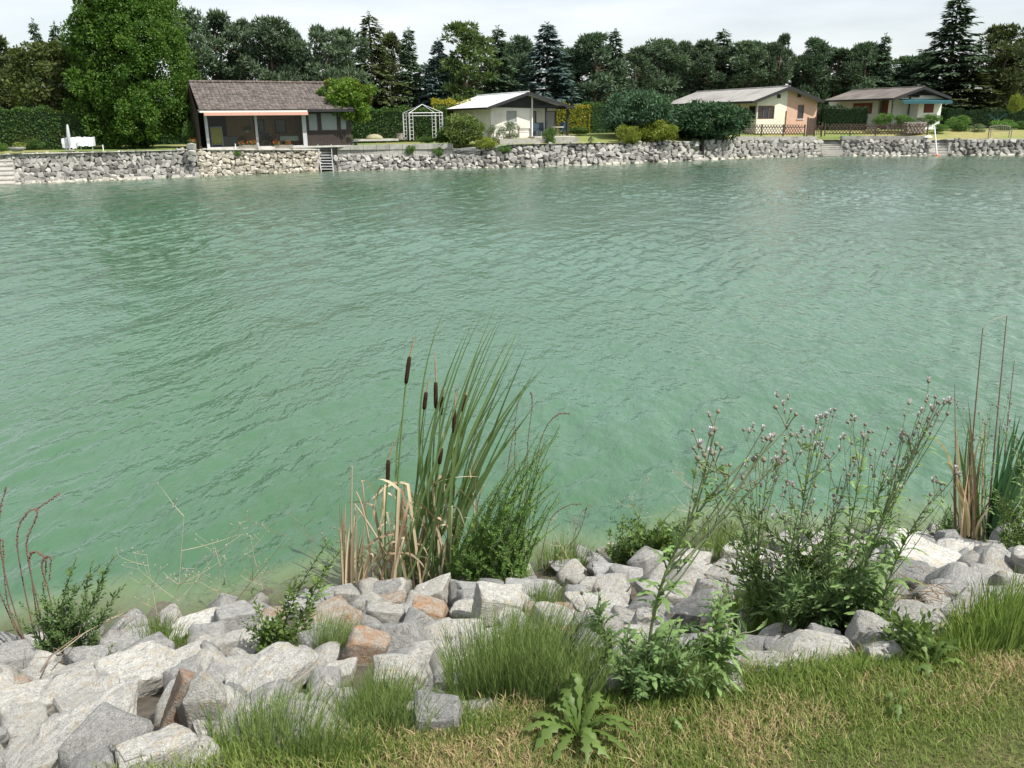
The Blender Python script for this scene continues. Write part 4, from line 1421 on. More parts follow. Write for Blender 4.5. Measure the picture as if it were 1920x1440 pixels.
def proto_pine(seed, h=10.0, r=2.1, mat='pine', base=.32, nclump=52, bark='pine_bark', flat=.55, per=150, top=1.0, ln=.34, wd=.11, cs=1.0):
    rg = np.random.default_rng(seed)
    tr = MB()
    bend = rg.normal(0, .25, 2)
    def axis(t): return np.array([bend[0] * math.sin(t * 2.4), bend[1] * math.sin(t * 3), t * h])
    tr.tube([axis(t) for t in (0, .2, .4, .6, .8, .95)], [.20, .17, .14, .10, .06, .02], 7)
    cs_, rs_ = [], []
    for i in range(nclump):
        t = base + (1 - base) * (i + rg.uniform(0, 1)) / nclump
        f = (t - base) / (1 - base)
        env = r * (math.sin(PI * min(1, (f * .86 + .13))) ** .6) * (1 if top == 1 else 1 - .5 * f)
        a = rg.uniform(0, 2 * PI)
        q = env * rg.uniform(.25, 1.0)
        c = axis(t) * [1, 1, 1] + np.array([math.cos(a) * q, math.sin(a) * q, rg.normal(0, .12)])
        c[2] = min(c[2], h * .97)
        cs_.append(c); rs_.append(cs * rg.uniform(.42, .85) * (1 - .35 * f))
        o = axis(max(.05, t - .07))
        tr.tube([o, (o + c) / 2 + np.array([0, 0, -.08]), c], [.05, .035, .015], 4, cap=False)
    Q, T_ = clump_cloud(rg, cs_, rs_, per, ln, wd, 1.0, flat)
    # upright young shoots make the outline feathery
    k = 16
    C_ = np.repeat(np.array(cs_), k, 0); R_ = np.repeat(np.array(rs_), k)[:, None]
    d = rdir(rg, len(C_)); d[:, 2] = np.abs(d[:, 2]) * .8 + .2
    P = C_ + d * R_ * np.array([.9, .9, flat])
    S = rhombi(P, nrmz(d * .5 + np.array([0, 0, 1.0])), rdir(rg, len(C_)), rg.uniform(.3, .6, len(C_)), .10)
    Q = np.concatenate([Q, S]); T_ = np.concatenate([T_, rg.uniform(.5, 1, len(C_))])
    return (quads_mesh('crown', Q, M[mat], T_), tr.mesh('trunk', M[bark]))

def proto_broad(seed, rx, rz, zc, mat, nclump, per, ln, wd, clump=.8, trunk_r=.2, flat=.8, lowdrop=0, bark='trunk', cone=0):
    rg = np.random.default_rng(seed)
    cs_, rs_ = [], []
    tr = MB().tube([(0, 0, 0), (.05, 0, zc * .6), (0, .05, zc + rz * .4)], [trunk_r, trunk_r * .75, trunk_r * .25], 8)
    for i in range(nclump):
        d = rdir(rg, 1)[0]
        q = rg.uniform(.25, 1) ** .35
        zz = d[2] * rz * q
        k = 1 - cone * max(0, zz / rz)
        c = np.array([d[0] * rx * q * k, d[1] * rx * q * k, zc + zz])
        cs_.append(c); rs_.append(clump * rg.uniform(.65, 1.25))
        if i % 3 == 0:
            o = np.array([0, 0, zc * rg.uniform(.35, .9)])
            tr.tube([o, (o + c) / 2 + np.array([0, 0, .1]), c], [trunk_r * .35, trunk_r * .2, .015], 5, cap=False)
    Q, T_ = clump_cloud(rg, cs_, rs_, per, ln, wd, .6, flat)
    return (quads_mesh('crown', Q, M[mat], T_), tr.mesh('trunk', M[bark]))

PROTO = {
    'spruce': (proto_spruce(1, ragged=.5, r=2.2), 10, 2.0), 'spruce2': (proto_spruce(2, ragged=.6, droop=.30, r=2.3), 10, 2.0), 'mixed': (proto_pine(16, mat='spruce', base=.12, nclump=85, flat=.75, per=130, cs=.85), 10, 2.1),
    'thin': (proto_spruce(3, r=1.25, ragged=.35, droop=.30, bare=.04), 10, 1.25),
    'blue': (proto_spruce(4, mat='blue_spruce', r=2.1, ragged=.4, droop=.2), 10, 2.1),
    'larch': (proto_spruce(5, mat='larch', r=2.2, ragged=.6, droop=.45, dens=1.0, bare=.2), 10, 2.2),
    'pine': (proto_pine(11), 10, 2.1), 'pine2': (proto_pine(12, base=.22, nclump=64), 10, 2.1), 'pine3': (proto_pine(13, base=.40, nclump=46, r=2.3), 10, 2.3),
    'lpine': (proto_pine(14, mat='light_pine', base=.18, nclump=54, flat=.4, cs=1.05), 10, 2.1),
    'feather': (proto_pine(15, mat='larch', base=.12, nclump=70, flat=.7, per=130, cs=.9), 10, 2.1),
    'olive': (proto_broad(21, 2.2, 3.2, 4.2, 'olive_tree', 70, 150, .24, .15, .75), 7.6, 2.5),
}
TREES = [  # px, top y, half width px, kind, Y distance, label
 (14, 62, 52, 'feather', 70, 'thin ragged tree at the left edge with sky showing through'),
 (-45, 90, 60, 'pine2', 74, 'dark pine cut by the left edge of the view'),
 (58, 92, 44, 'feather', 74, 'sparse brownish tree second from the left edge'),
 (94, 42, 30, 'spruce2', 76, 'dark spruce top rising behind the olive green tree, left one'),
 (132, 46, 30, 'spruce', 75, 'dark spruce top rising behind the olive green tree, right one'),
 (108, 76, 64, 'olive', 66, 'bushy olive green tree left of the big bright green tree'),
 (372, 14, 42, 'pine2', 78, 'tall dark pine just right of the big bright green tree'),
 (425, 18, 46, 'pine', 80, 'dark pine with a forked top above the left end of the tiled roof'),
 (476, 34, 46, 'pine3', 80, 'dark pine above the tiled roof, third right of the big green tree'),
 (522, 30, 50, 'pine2', 80, 'broad dark pine above the middle of the tiled roof'),
 (566, 56, 34, 'pine', 84, 'shorter pine in the dip between two taller ones above the tiled roof'),
 (608, 46, 46, 'pine3', 82, 'dark pine above the right end of the tiled roof'),
 (655, 52, 44, 'pine', 84, 'dark pine with a bare trunk behind the small maple'),
 (704, 28, 52, 'larch', 82, 'drooping brownish larch, tallest between the tiled roof and the open sky gap'),
 (738, 60, 38, 'feather', 85, 'smaller drooping larch beside the narrow dark spruce'),
 (773, 55, 27, 'thin', 82, 'narrow dark spruce standing alone at the sky gap'),
 (826, 76, 34, 'blue', 80, 'pale bluish spruce right of the open sky gap'),
 (800, 120, 40, 'blue', 86, 'low blue spruce filling the bottom of the sky gap'),
 (868, 40, 52, 'lpine', 80, 'light green layered pine behind the gazebo and white roof'),
 (936, 54, 46, 'spruce2', 82, 'ragged dark spruce with slanting top directly above the white roof'),
 (978, 66, 34, 'mixed', 86, 'thin leaning conifer between two broader spruces above the white roof ridge'),
 (1026, 46, 54, 'blue', 82, 'broad blue green spruce above the right half of the white roof'),
 (1072, 88, 34, 'pine2', 86, 'low dark pine above the porch of the white roofed bungalow'),
 (1110, 60, 50, 'mixed', 84, 'dense dark green conifer above the yellow hedge'),
 (1149, 57, 28, 'thin', 84, 'slender pointed conifer above the large juniper bush'),
 (1192, 86, 40, 'pine', 88, 'dark pine left of the long even row of pines'),
 (1232, 72, 42, 'pine2', 90, 'pine at the left end of the long grey roof'),
 (1276, 76, 42, 'pine3', 90, 'second pine above the long grey roof, counted from its left end'),
 (1316, 74, 42, 'pine', 90, 'third pine above the long grey roof, counted from its left end'),
 (1346, 58, 32, 'thin', 92, 'pointed spruce poking above the row of pines over the grey roof'),
 (1388, 76, 44, 'pine2', 90, 'pine over the right half of the long grey roof'),
 (1428, 80, 38, 'pine3', 92, 'pine left of the one with the thin forked top'),
 (1456, 62, 24, 'pine', 90, 'slim pine with a thin forked top over the ridge end'),
 (1516, 70, 38, 'mixed', 92, 'dark spruce above the salmon gable'),
 (1562, 90, 42, 'pine', 92, 'round headed pine above the gap between the two right hand houses'),
 (1606, 78, 38, 'mixed', 92, 'dark spruce above the left part of the brown roof'),
 (1642, 68, 34, 'spruce2', 92, 'ragged dark spruce above the middle of the brown roof'),
 (1690, 104, 46, 'mixed', 96, 'short conifer left of the tallest spruce'),
 (1766, -4, 70, 'spruce2', 90, 'tallest dark spruce, behind the grey bungalow'),
 (1852, 46, 56, 'feather', 92, 'feathery brown green tree right of the tallest spruce'),
 (1905, 68, 56, 'feather', 94, 'feathery tree at the right edge of the view'),
 (1800, 120, 60, 'larch', 88, 'drooping larch filling the space right of the grey bungalow'),
 (1965, 60, 60, 'spruce', 94, 'spruce cut by the right edge of the view'),
 (-110, 60, 70, 'pine', 78, 'pine beyond the left edge'),
]
def mesh_dims(me):
    co = np.empty(len(me.vertices) * 3, dtype=np.float32); me.vertices.foreach_get('co', co); co = co.reshape(-1, 3)
    return float(np.percentile(co[:, 2], 99.8)), float(np.percentile(np.hypot(co[:, 0], co[:, 1]), 94))
def put_tree(px, ty, hw, kind, Y, label):
    (crown, trunk), h0, r0 = PROTO[kind]
    h0, r0 = mesh_dims(crown)
    Y = Y + float(np.interp(px, [640, 720, 1100, 1250], [0, 8, 10, 18]))
    X = at(px, 240, Y).x
    z0 = gz(X, Y) if Y < 110 else 2
    top = at(px, ty, Y).z
    hgt = top - z0
    r = hw * Y / 1600
    nm = {'spruce': 'spruce_tree', 'spruce2': 'spruce_tree', 'thin': 'spruce_tree', 'blue': 'blue_spruce_tree', 'larch': 'larch_tree', 'feather': 'conifer_tree', 'mixed': 'conifer_tree', 'olive': 'leafy_tree', 'lpine': 'pine_tree'}.get(kind, 'pine_tree')
    root = thing(nm, label, 'tree', (X, Y, z0 - .1), rnd.uniform(0, 6.28), 'tree belt behind the gardens')
    root.scale = (r / r0 * 1.1, r / r0 * 1.1, hgt / h0)
    obj('crown', crown, parent=root)
    obj('trunk', trunk, parent=root)
for t in TREES: put_tree(*t)
BACK = [(40, 'left of the olive green bushy tree'), (150, 'in the notch left of the huge bright tree'), (398, 'between the first two pines right of the huge bright tree'), (450, 'behind the forked top pine'), (500, 'above the middle of the tiled roof ridge'),
        (546, 'in the dip left of the shorter pine'), (588, 'right of the shorter pine in the dip'), (632, 'above the right end of the tiled ridge'), (682, 'behind the small maple top'), (748, 'left of the narrow dark spruce'),
        (846, 'above the gazebo frame'), (902, 'above the left end of the white roof'), (956, 'above the ridge of the white roof'), (1002, 'left of the broad blue green spruce'), (1052, 'right of the broad blue green spruce'), (1092, 'above the yellow hedge'),
        (1130, 'left of the slender pointed conifer'), (1172, 'above the large juniper'), (1212, 'above the left end of the long grey roof'), (1256, 'above the left quarter of the long grey roof'), (1298, 'above the middle of the long grey roof'), (1362, 'right of the pointed spruce over the grey roof'),
        (1408, 'above the right part of the long grey roof'), (1486, 'above the apex of the salmon gable'), (1538, 'above the gap between the two right hand houses'), (1584, 'above the left end of the brown roof'), (1626, 'above the brown roof, left of its middle'), (1664, 'above the brown roof, right of its middle'), (1722, 'at the left foot of the tallest spruce'), (1882, 'between the two feathery trees')]
for px, where in BACK:
    if px in (398, 500, 588, 682, 748, 902, 1002, 1092, 1172, 1256, 1362, 1584, 1664): continue
    put_tree(px, 84 + rnd.uniform(-14, 22), 44, rnd.choice(['mixed', 'pine2', 'pine', 'mixed', 'spruce2']), 93 if px < 640 else 96, 'dark back row conifer ' + where)

# dense dark underwood behind the houses so that the belt has a foot
def volume_leaves(name, rg, boxes, n, mat, ln, wd, up=.3):
    Qs, Ts = [], []
    tot = sum(b[3] for b in boxes)
    for (P0, ax, dims, wgt) in boxes:
        k = int(n * wgt / tot)
        # mostly near the surface
        q = rg.uniform(0, 1, (k, 3))
        f = rg.integers(0, 5, k)
        d = rg.uniform(0, .12, k) ** 1.0
        q[f == 0, 2] = 1 - d[f == 0]; q[f == 1, 1] = d[f == 1]; q[f == 2, 1] = d[f == 2]; q[f == 3, 0] = d[f == 3] * .2; q[f == 4, 0] = 1 - d[f == 4] * .2
        return_q = q
        P = np.array(P0) + q @ np.array([np.array(ax[0]) * dims[0], np.array(ax[1]) * dims[1], np.array([0, 0, dims[2]])])
        bulge = .5 * np.sin(P[:, 0] * 1.7) * .25 + .12 * np.sin(P[:, 0] * 4.1 + 1)
        P[:, 2] += bulge * q[:, 2]
        A = nrmz(rdir(rg, k) + np.array([0, -.4, up]))
        Qs.append(rhombi(P, A, rdir(rg, k), ln * rg.uniform(.6, 1.3, k), wd * rg.uniform(.7, 1.3, k)))
        Ts.append(np.clip(rg.normal(.45, .25, k), 0, 1))
    return quads_mesh(name, np.concatenate(Qs), M[mat], np.concatenate(Ts))

def hedge(label, pxa, pxb, ytop, back, depth, mat, n, ln=.16, wd=.1, name='hedge', core='dark_hedge'):
    A, B = gat(pxa, back), gat(pxb, back)
    ax = (B - A); ax.z = 0
    W = ax.length; ax.normalize()
    bk = Vector((-ax.y, ax.x, 0))
    zt = at(pxa, ytop(pxa), A.y).z
    H = zt - A.z
    zt2 = at(pxb, ytop(pxb), B.y).z
    root = thing(name, label, 'hedge', A, math.atan2(ax.y, ax.x))
    rg = np.random.default_rng(int(abs(pxa) * 7 + 3))
    me = volume_leaves('foliage', rg, [((0, 0, 0), ((1, 0, 0), (0, 1, 0)), (W, depth, H), 1)], n, mat, ln, wd)
    # follow a sloping top
    co = np.empty(len(me.vertices) * 3, dtype=np.float32); me.vertices.foreach_get('co', co); co = co.reshape(-1, 3)
    k = (zt2 - B.z) / H
    co[:, 2] = co[:, 2] * (1 + (k - 1) * np.clip(co[:, 0] / W, 0, 1)) + (B.z - A.z) * np.clip(co[:, 0] / W, 0, 1)
    me.vertices.foreach_set('co', co.ravel()); me.update()
    obj('foliage', me, parent=root)
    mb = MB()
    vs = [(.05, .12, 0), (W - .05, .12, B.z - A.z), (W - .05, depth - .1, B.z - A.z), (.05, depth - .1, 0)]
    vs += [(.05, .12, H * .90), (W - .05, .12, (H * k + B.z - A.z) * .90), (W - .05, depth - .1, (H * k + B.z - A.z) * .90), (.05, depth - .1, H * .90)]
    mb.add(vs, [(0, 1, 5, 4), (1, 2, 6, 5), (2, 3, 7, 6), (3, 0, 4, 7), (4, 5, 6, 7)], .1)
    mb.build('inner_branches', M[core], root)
    return root
L2 = lambda a, b, c, d: (lambda p: b + (d - b) * (p - a) / (c - a))
hedge('long clipped green hedge left of the big bright green tree', -60, 165, L2(-60, 196, 165, 208), 5.5, 1.2, 'hedge', 9000)
hedge('green hedge behind the maple and the gazebo', 655, 838, L2(655, 200, 838, 204), 9, 1.2, 'hedge', 8000)
hedge('short yellow hedge top between the gazebo and the white roof', 812, 885, L2(812, 188, 885, 187), 13, 1.2, 'yellow_hedge', 3200, core='hedge')
hedge('bright yellow green hedge right of the porch', 1030, 1106, L2(1030, 194, 1106, 197), 12, 1.2, 'yellow_hedge', 4500, core='hedge')
hedge('green hedge between the yellow hedge and the large juniper', 1100, 1240, L2(1100, 195, 1240, 193), 12.5, 1.2, 'hedge', 6000)
hedge('clipped dark arborvitae hedge between the two right hand houses', 1541, 1625, L2(1541, 199, 1625, 201), 5.0, 1.3, 'dark_hedge', 6500, .12, .06)
hedge('dark hedge behind the bench lawn at the right edge', 1770, 1990, L2(1770, 205, 1990, 205), 17, 1.5, 'dark_hedge', 7000)
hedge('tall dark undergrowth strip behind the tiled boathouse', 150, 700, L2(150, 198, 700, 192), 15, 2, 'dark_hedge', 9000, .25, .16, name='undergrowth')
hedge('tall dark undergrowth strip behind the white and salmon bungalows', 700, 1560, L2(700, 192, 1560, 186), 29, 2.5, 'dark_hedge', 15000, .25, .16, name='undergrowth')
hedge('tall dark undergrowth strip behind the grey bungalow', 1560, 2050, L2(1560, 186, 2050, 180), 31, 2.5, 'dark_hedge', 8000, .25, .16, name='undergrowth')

# the big bright tree
def big_tree():
    Y = Yb(265) + 1 + 6.5
    X = at(265, 260, Y).x
    z0 = gz(X, Y)
    root = thing('leafy_tree', 'huge bright green egg shaped tree drooping to the lawn, left of the boathouse', 'tree', (X, Y, z0))
    rg = np.random.default_rng(77)
    s = Y / 1600
    cs_, rs_ = [], []
    prof = [(275, 60), (262, 88), (235, 106), (200, 112), (150, 114), (100, 108), (60, 100), (20, 88), (-20, 66), (-50, 40), (-75, 15)]
    ys = [p[0] for p in prof][::-1]; ws = [p[1] for p in prof][::-1]
    zof = lambda y: at(265, y, Y).z - z0
    tr = MB().tube([(0, 0, 0), (.1, 0, 4), (0, 0, zof(-30))], [.32, .24, .04], 9)
    for i in range(520):
        y = rg.uniform(-75, 262)
        a = rg.uniform(0, 2 * PI)
        w = float(np.interp(y, ys, ws)) * s * .90
        q = w * rg.uniform(.66, 1.04) * (1 + .10 * math.sin(3 * a + y * .05))
        c = np.array([math.cos(a) * q, math.sin(a) * q, max(.25, zof(y))])
        if math.sin(a) > .7: continue
        cs_.append(c); rs_.append(rg.uniform(.35, .72))
        if i % 6 == 0: tr.tube([(0, 0, c[2] * .8), tuple(c * .95)], [.06, .02], 4, cap=False)
    for i in range(230):
        y = rg.uniform(-60, 262); a = rg.uniform(PI, 2 * PI) if i % 2 else rg.uniform(0, 2 * PI); w = float(np.interp(y, ys, ws)) * s * rg.uniform(.1, .65)
        cs_.append(np.array([math.cos(a) * w, math.sin(a) * w, max(.4, zof(y))])); rs_.append(.9)
    # leaves hang a little
    Q, T_ = clump_cloud(rg, cs_, rs_, 230, .19, .12, .7, 1.15)
    obj('crown', quads_mesh('crown', Q, M['bright_tree'], T_), parent=root)
    tr.build('trunk', M['trunk'], root)
big_tree()

# bushes -----------------------------------------------------------
BUSH = {
    'round': proto_broad(31, 1.0, .85, .95, 'shrub', 34, 150, .13, .075, .38, .05),
    'yellow': proto_broad(32, 1.0, .8, .85, 'yellow_shrub', 40, 130, .15, .05, .36, .04),
    'fresh': proto_broad(33, 1.0, .8, .85, 'fresh_shrub', 34, 130, .14, .06, .36, .04),
    'grey': proto_broad(34, 1.0, .9, .95, 'grey_shrub', 26, 120, .12, .06, .34, .04),
    'juniper': proto_broad(35, 2.0, 1.2, 1.35, 'juniper', 90, 190, .26, .08, .55, .08, .6),
    'juniper_dark': proto_broad(36, 2.0, 1.1, 1.2, 'juniper_dark', 90, 190, .24, .08, .5, .08, .6),
    'maple': proto_broad(37, 1.5, 1.35, 2.5, 'maple', 60, 170, .17, .12, .42, .08, .7),
    'hedgebush': proto_broad(38, 1.0, .8, .85, 'hedge', 34, 130, .14, .07, .36, .04),
}
def bush(px, yc_top, ybase, hw, kind, back, label, name='bush', cat='bush', group=None):
    crown, trunk = BUSH[kind]
    h0, r0 = mesh_dims(crown)
    Y = Yb(px) + SETB + back
    Pb = at(px, ybase, Y)
    z0 = Pb.z
    top = at(px, yc_top, Y).z
    root = thing(name, label, cat, Pb, rnd.uniform(0, 6.28), group)
    sc = hw * Y / 1600 / r0
    root.scale = (sc, sc, (top - z0) / h0)
    obj('foliage', crown, parent=root)
    obj('stem', trunk, parent=root)
    return root
bush(656, 146, 264, 47, 'maple', 1.3, 'small round green maple in front of the right end of the boathouse', 'maple_tree', 'tree')
bush(868, 212, 272, 42, 'round', 1.2, 'olive green bush at the left corner of the white bungalow')
bush(846, 232, 270, 26, 'hedgebush', 2.2, 'darker green bush between the gazebo and the olive bush')
bush(955, 228, 262, 19, 'grey', 2.4, 'pale grey green bush in front of the bungalow window')
bush(926, 234, 268, 16, 'grey', 2.0, 'thin see-through grey green bush at the corner of the white bungalow')
bush(910, 256, 282, 20, 'yellow', .3, 'yellow green tuft on top of the stone wall below the white bungalow')
bush(1031, 238, 270, 12, 'fresh', 1.2, 'small upright green bush in front of the porch')
bush(1192, 170, 258, 60, 'juniper', 4.0, 'large spreading blue green juniper right of the yellow hedge')
bush(1318, 190, 262, 74, 'juniper_dark', 2.6, 'wide dark green juniper in front of the long grey roofed bungalow')
bush(1177, 234, 272, 23, 'yellow', .6, 'yellowish bush left of the wider one, before the large juniper')
bush(1228, 222, 267, 36, 'yellow', 1.0, 'wider yellow green bush in front of the large juniper')
bush(1301, 260, 284, 11, 'grey', .2, 'small grey green tuft in the gap between two stone walls')
bush(1655, 212, 236, 18, 'fresh', 4, 'fresh green bush below the red shutter at the side of the grey bungalow')
bush(1692, 214, 236, 16, 'fresh', 4, 'leafy bush in front of the brown doors of the grey bungalow')
bush(1744, 214, 234, 17, 'fresh', 5, 'green bush below the red shuttered front window')
bush(1721, 220, 236, 14, 'grey', 4.5, 'pale bush left of the one below the front shutter')
bush(1797, 216, 246, 20, 'fresh', 5, 'tall leafy bush right of the leaning white pole')
bush(1762, 232, 247, 12, 'fresh', 3.5, 'low plant just right of the white wall corner')
bush(1832, 232, 248, 15, 'grey', 4.5, 'low pale perennial between the leafy bush and the bench')
bush(1880, 224, 246, 22, 'fresh', 6, 'rounded bush behind the wooden bench')
bush(1918, 226, 246, 14, 'hedgebush', 6, 'dark bush at the right edge of the view')
bush(1903, 176, 210, 13, 'yellow', 13, 'bright yellow green shrub at the right edge above the dark hedge')
bush(66, 260, 281, 17, 'hedgebush', 1.5, 'dark round bush beside the stone bowl planter')
bush(1085, 238, 252, 20, 'hedgebush', 7, 'dark low bush at the foot of the yellow hedge')
bush(800, 256, 268, 18, 'hedgebush', 2.6, 'clipped low box bush under the gazebo, left')
bush(828, 256, 268, 16, 'hedgebush', 2.6, 'clipped low box bush under the gazebo, right')
bush(648, 246, 272, 15, 'grey', .9, 'tall pale grass tuft beside the boathouse corner', 'ornamental_grass', 'grass')
bush(0, 268, 284, 14, 'fresh', 2.0, 'green plant at the very left edge beside the steps')
bush(770, 272, 288, 9, 'fresh', .0, 'small weed on the planter wall, left of two')
bush(822, 276, 292, 9, 'fresh', .0, 'small weed on the planter wall, right of two')
bush(946, 272, 286, 12, 'fresh', .0, 'small weed at the top of the stone wall below the terrace')
bush(446, 282, 292, 7, 'fresh', -.3, 'small weed growing from the cobble wall under the lounger')
bush(1108, 255, 272, 5, 'grey', .2, 'dry tuft standing alone on the wall top')
# ================================================================== FOREGROUND PLANTS
M['reed_leaf'] = leafmat('reed_leaf', (0.075, 0.144, 0.063), (0.196, 0.276, 0.103), .35, .45, .4, objvar=.25)
M['reed_dark'] = leafmat('reed_dark', (0.038, 0.105, 0.045), (0.090, 0.180, 0.068), .3, .4, .4, objvar=.25)
M['dry_leaf'] = leafmat('dry_leaf', (.38, .29, .19), (.62, .53, .39), .25, .7, .2, objvar=.25)
M['dry_brown'] = leafmat('dry_brown', (.22, .15, .10), (.38, .28, .19), .15, .8, .2, objvar=.25)
M['seed_head'] = plain('seed_head', (.035, .020, .012), (.055, .032, .018), 60, .95, .6, 300, spec=.1)
M['reed_stem'] = plain('reed_stem', (.10, .16, .05), (.15, .20, .07), 8, .6)
M['spike'] = plain('spike', (.30, .19, .10), (.38, .26, .15), 20, .9)
M['grass'] = leafmat('grass', (0.108, 0.164, 0.038), (0.253, 0.316, 0.083), .35, .6, .2, objvar=0)
M['dead_grass'] = leafmat('dead_grass', (0.286, 0.209, 0.110), (0.528, 0.418, 0.242), .25, .8, .15, objvar=0)
M['tall_grass'] = leafmat('tall_grass', (0.081, 0.149, 0.030), (0.243, 0.324, 0.081), .35, .55, .3, objvar=.1)
M['horsetail'] = leafmat('horsetail', (0.061, 0.115, 0.027), (0.203, 0.270, 0.081), .25, .6, .25, objvar=.1)
M['thistle_leaf'] = leafmat('thistle_leaf', (0.095, 0.176, 0.054), (0.243, 0.351, 0.121), .3, .5, .4, objvar=.2)
M['thistle_stem'] = plain('thistle_stem', (.13, .18, .08), (.17, .18, .11), 12, .7)
M['thistle_bulb'] = plain('thistle_bulb', (.15, .15, .10), (.21, .18, .14), 150, .8)
M['thistle_tuft'] = plain('thistle_tuft', (.44, .39, .42), (.56, .53, .54), 200, .9)
M['willow_leaf'] = leafmat('willow_leaf', (0.060, 0.145, 0.031), (0.221, 0.357, 0.085), .35, .5, .3, objvar=.1)
M['mugwort_leaf'] = leafmat('mugwort_leaf', (0.065, 0.123, 0.043), (0.174, 0.261, 0.094), .3, .55, .3, objvar=.1)
M['weed_leaf'] = leafmat('weed_leaf', (.055, .105, .022), (.165, .245, .060), .4, .5, .35, objvar=.15)
M['twig'] = plain('twig', (.16, .11, .08), (.24, .18, .13), 14, .85)
M['pale_twig'] = plain('pale_twig', (.34, .28, .20), (.46, .40, .30), 14, .8)
M['green_stem'] = plain('green_stem', (.08, .12, .035), (.12, .14, .06), 14, .7)
M['purple_stem'] = plain('purple_stem', (.12, .07, .055), (.17, .10, .075), 30, .85)

class Base:
    """a rooted point seen at (px, py) on the bank, with pixel-to-world helpers for the plant growing there"""
    def __init__(s, px, py, lift=0.02):
        s.px, s.py = px, py
        s.P, s.d = on_bank(px, py)
    def p(s, px, py, toward=0.0):
        h = (s.py - py) * s.d / FPX
        return C0 + ray(px, py) * (s.d - h * .30 - toward)
    def rel(s, *a, **k): return s.p(*a, **k) - s.P

def blade(pts, w, side, tint=.5, fold=.15, tip=.45):
    n = len(pts)
    ws = []
    for i in range(n):
        t = i / (n - 1)
        ws.append(w * (.75 + .25 * min(1, t * 4)) * (1 if t < tip else max(.03, ((1 - t) / (1 - tip)) ** .8)))
    return MB().ribbon(pts, ws, side, tint, fold)

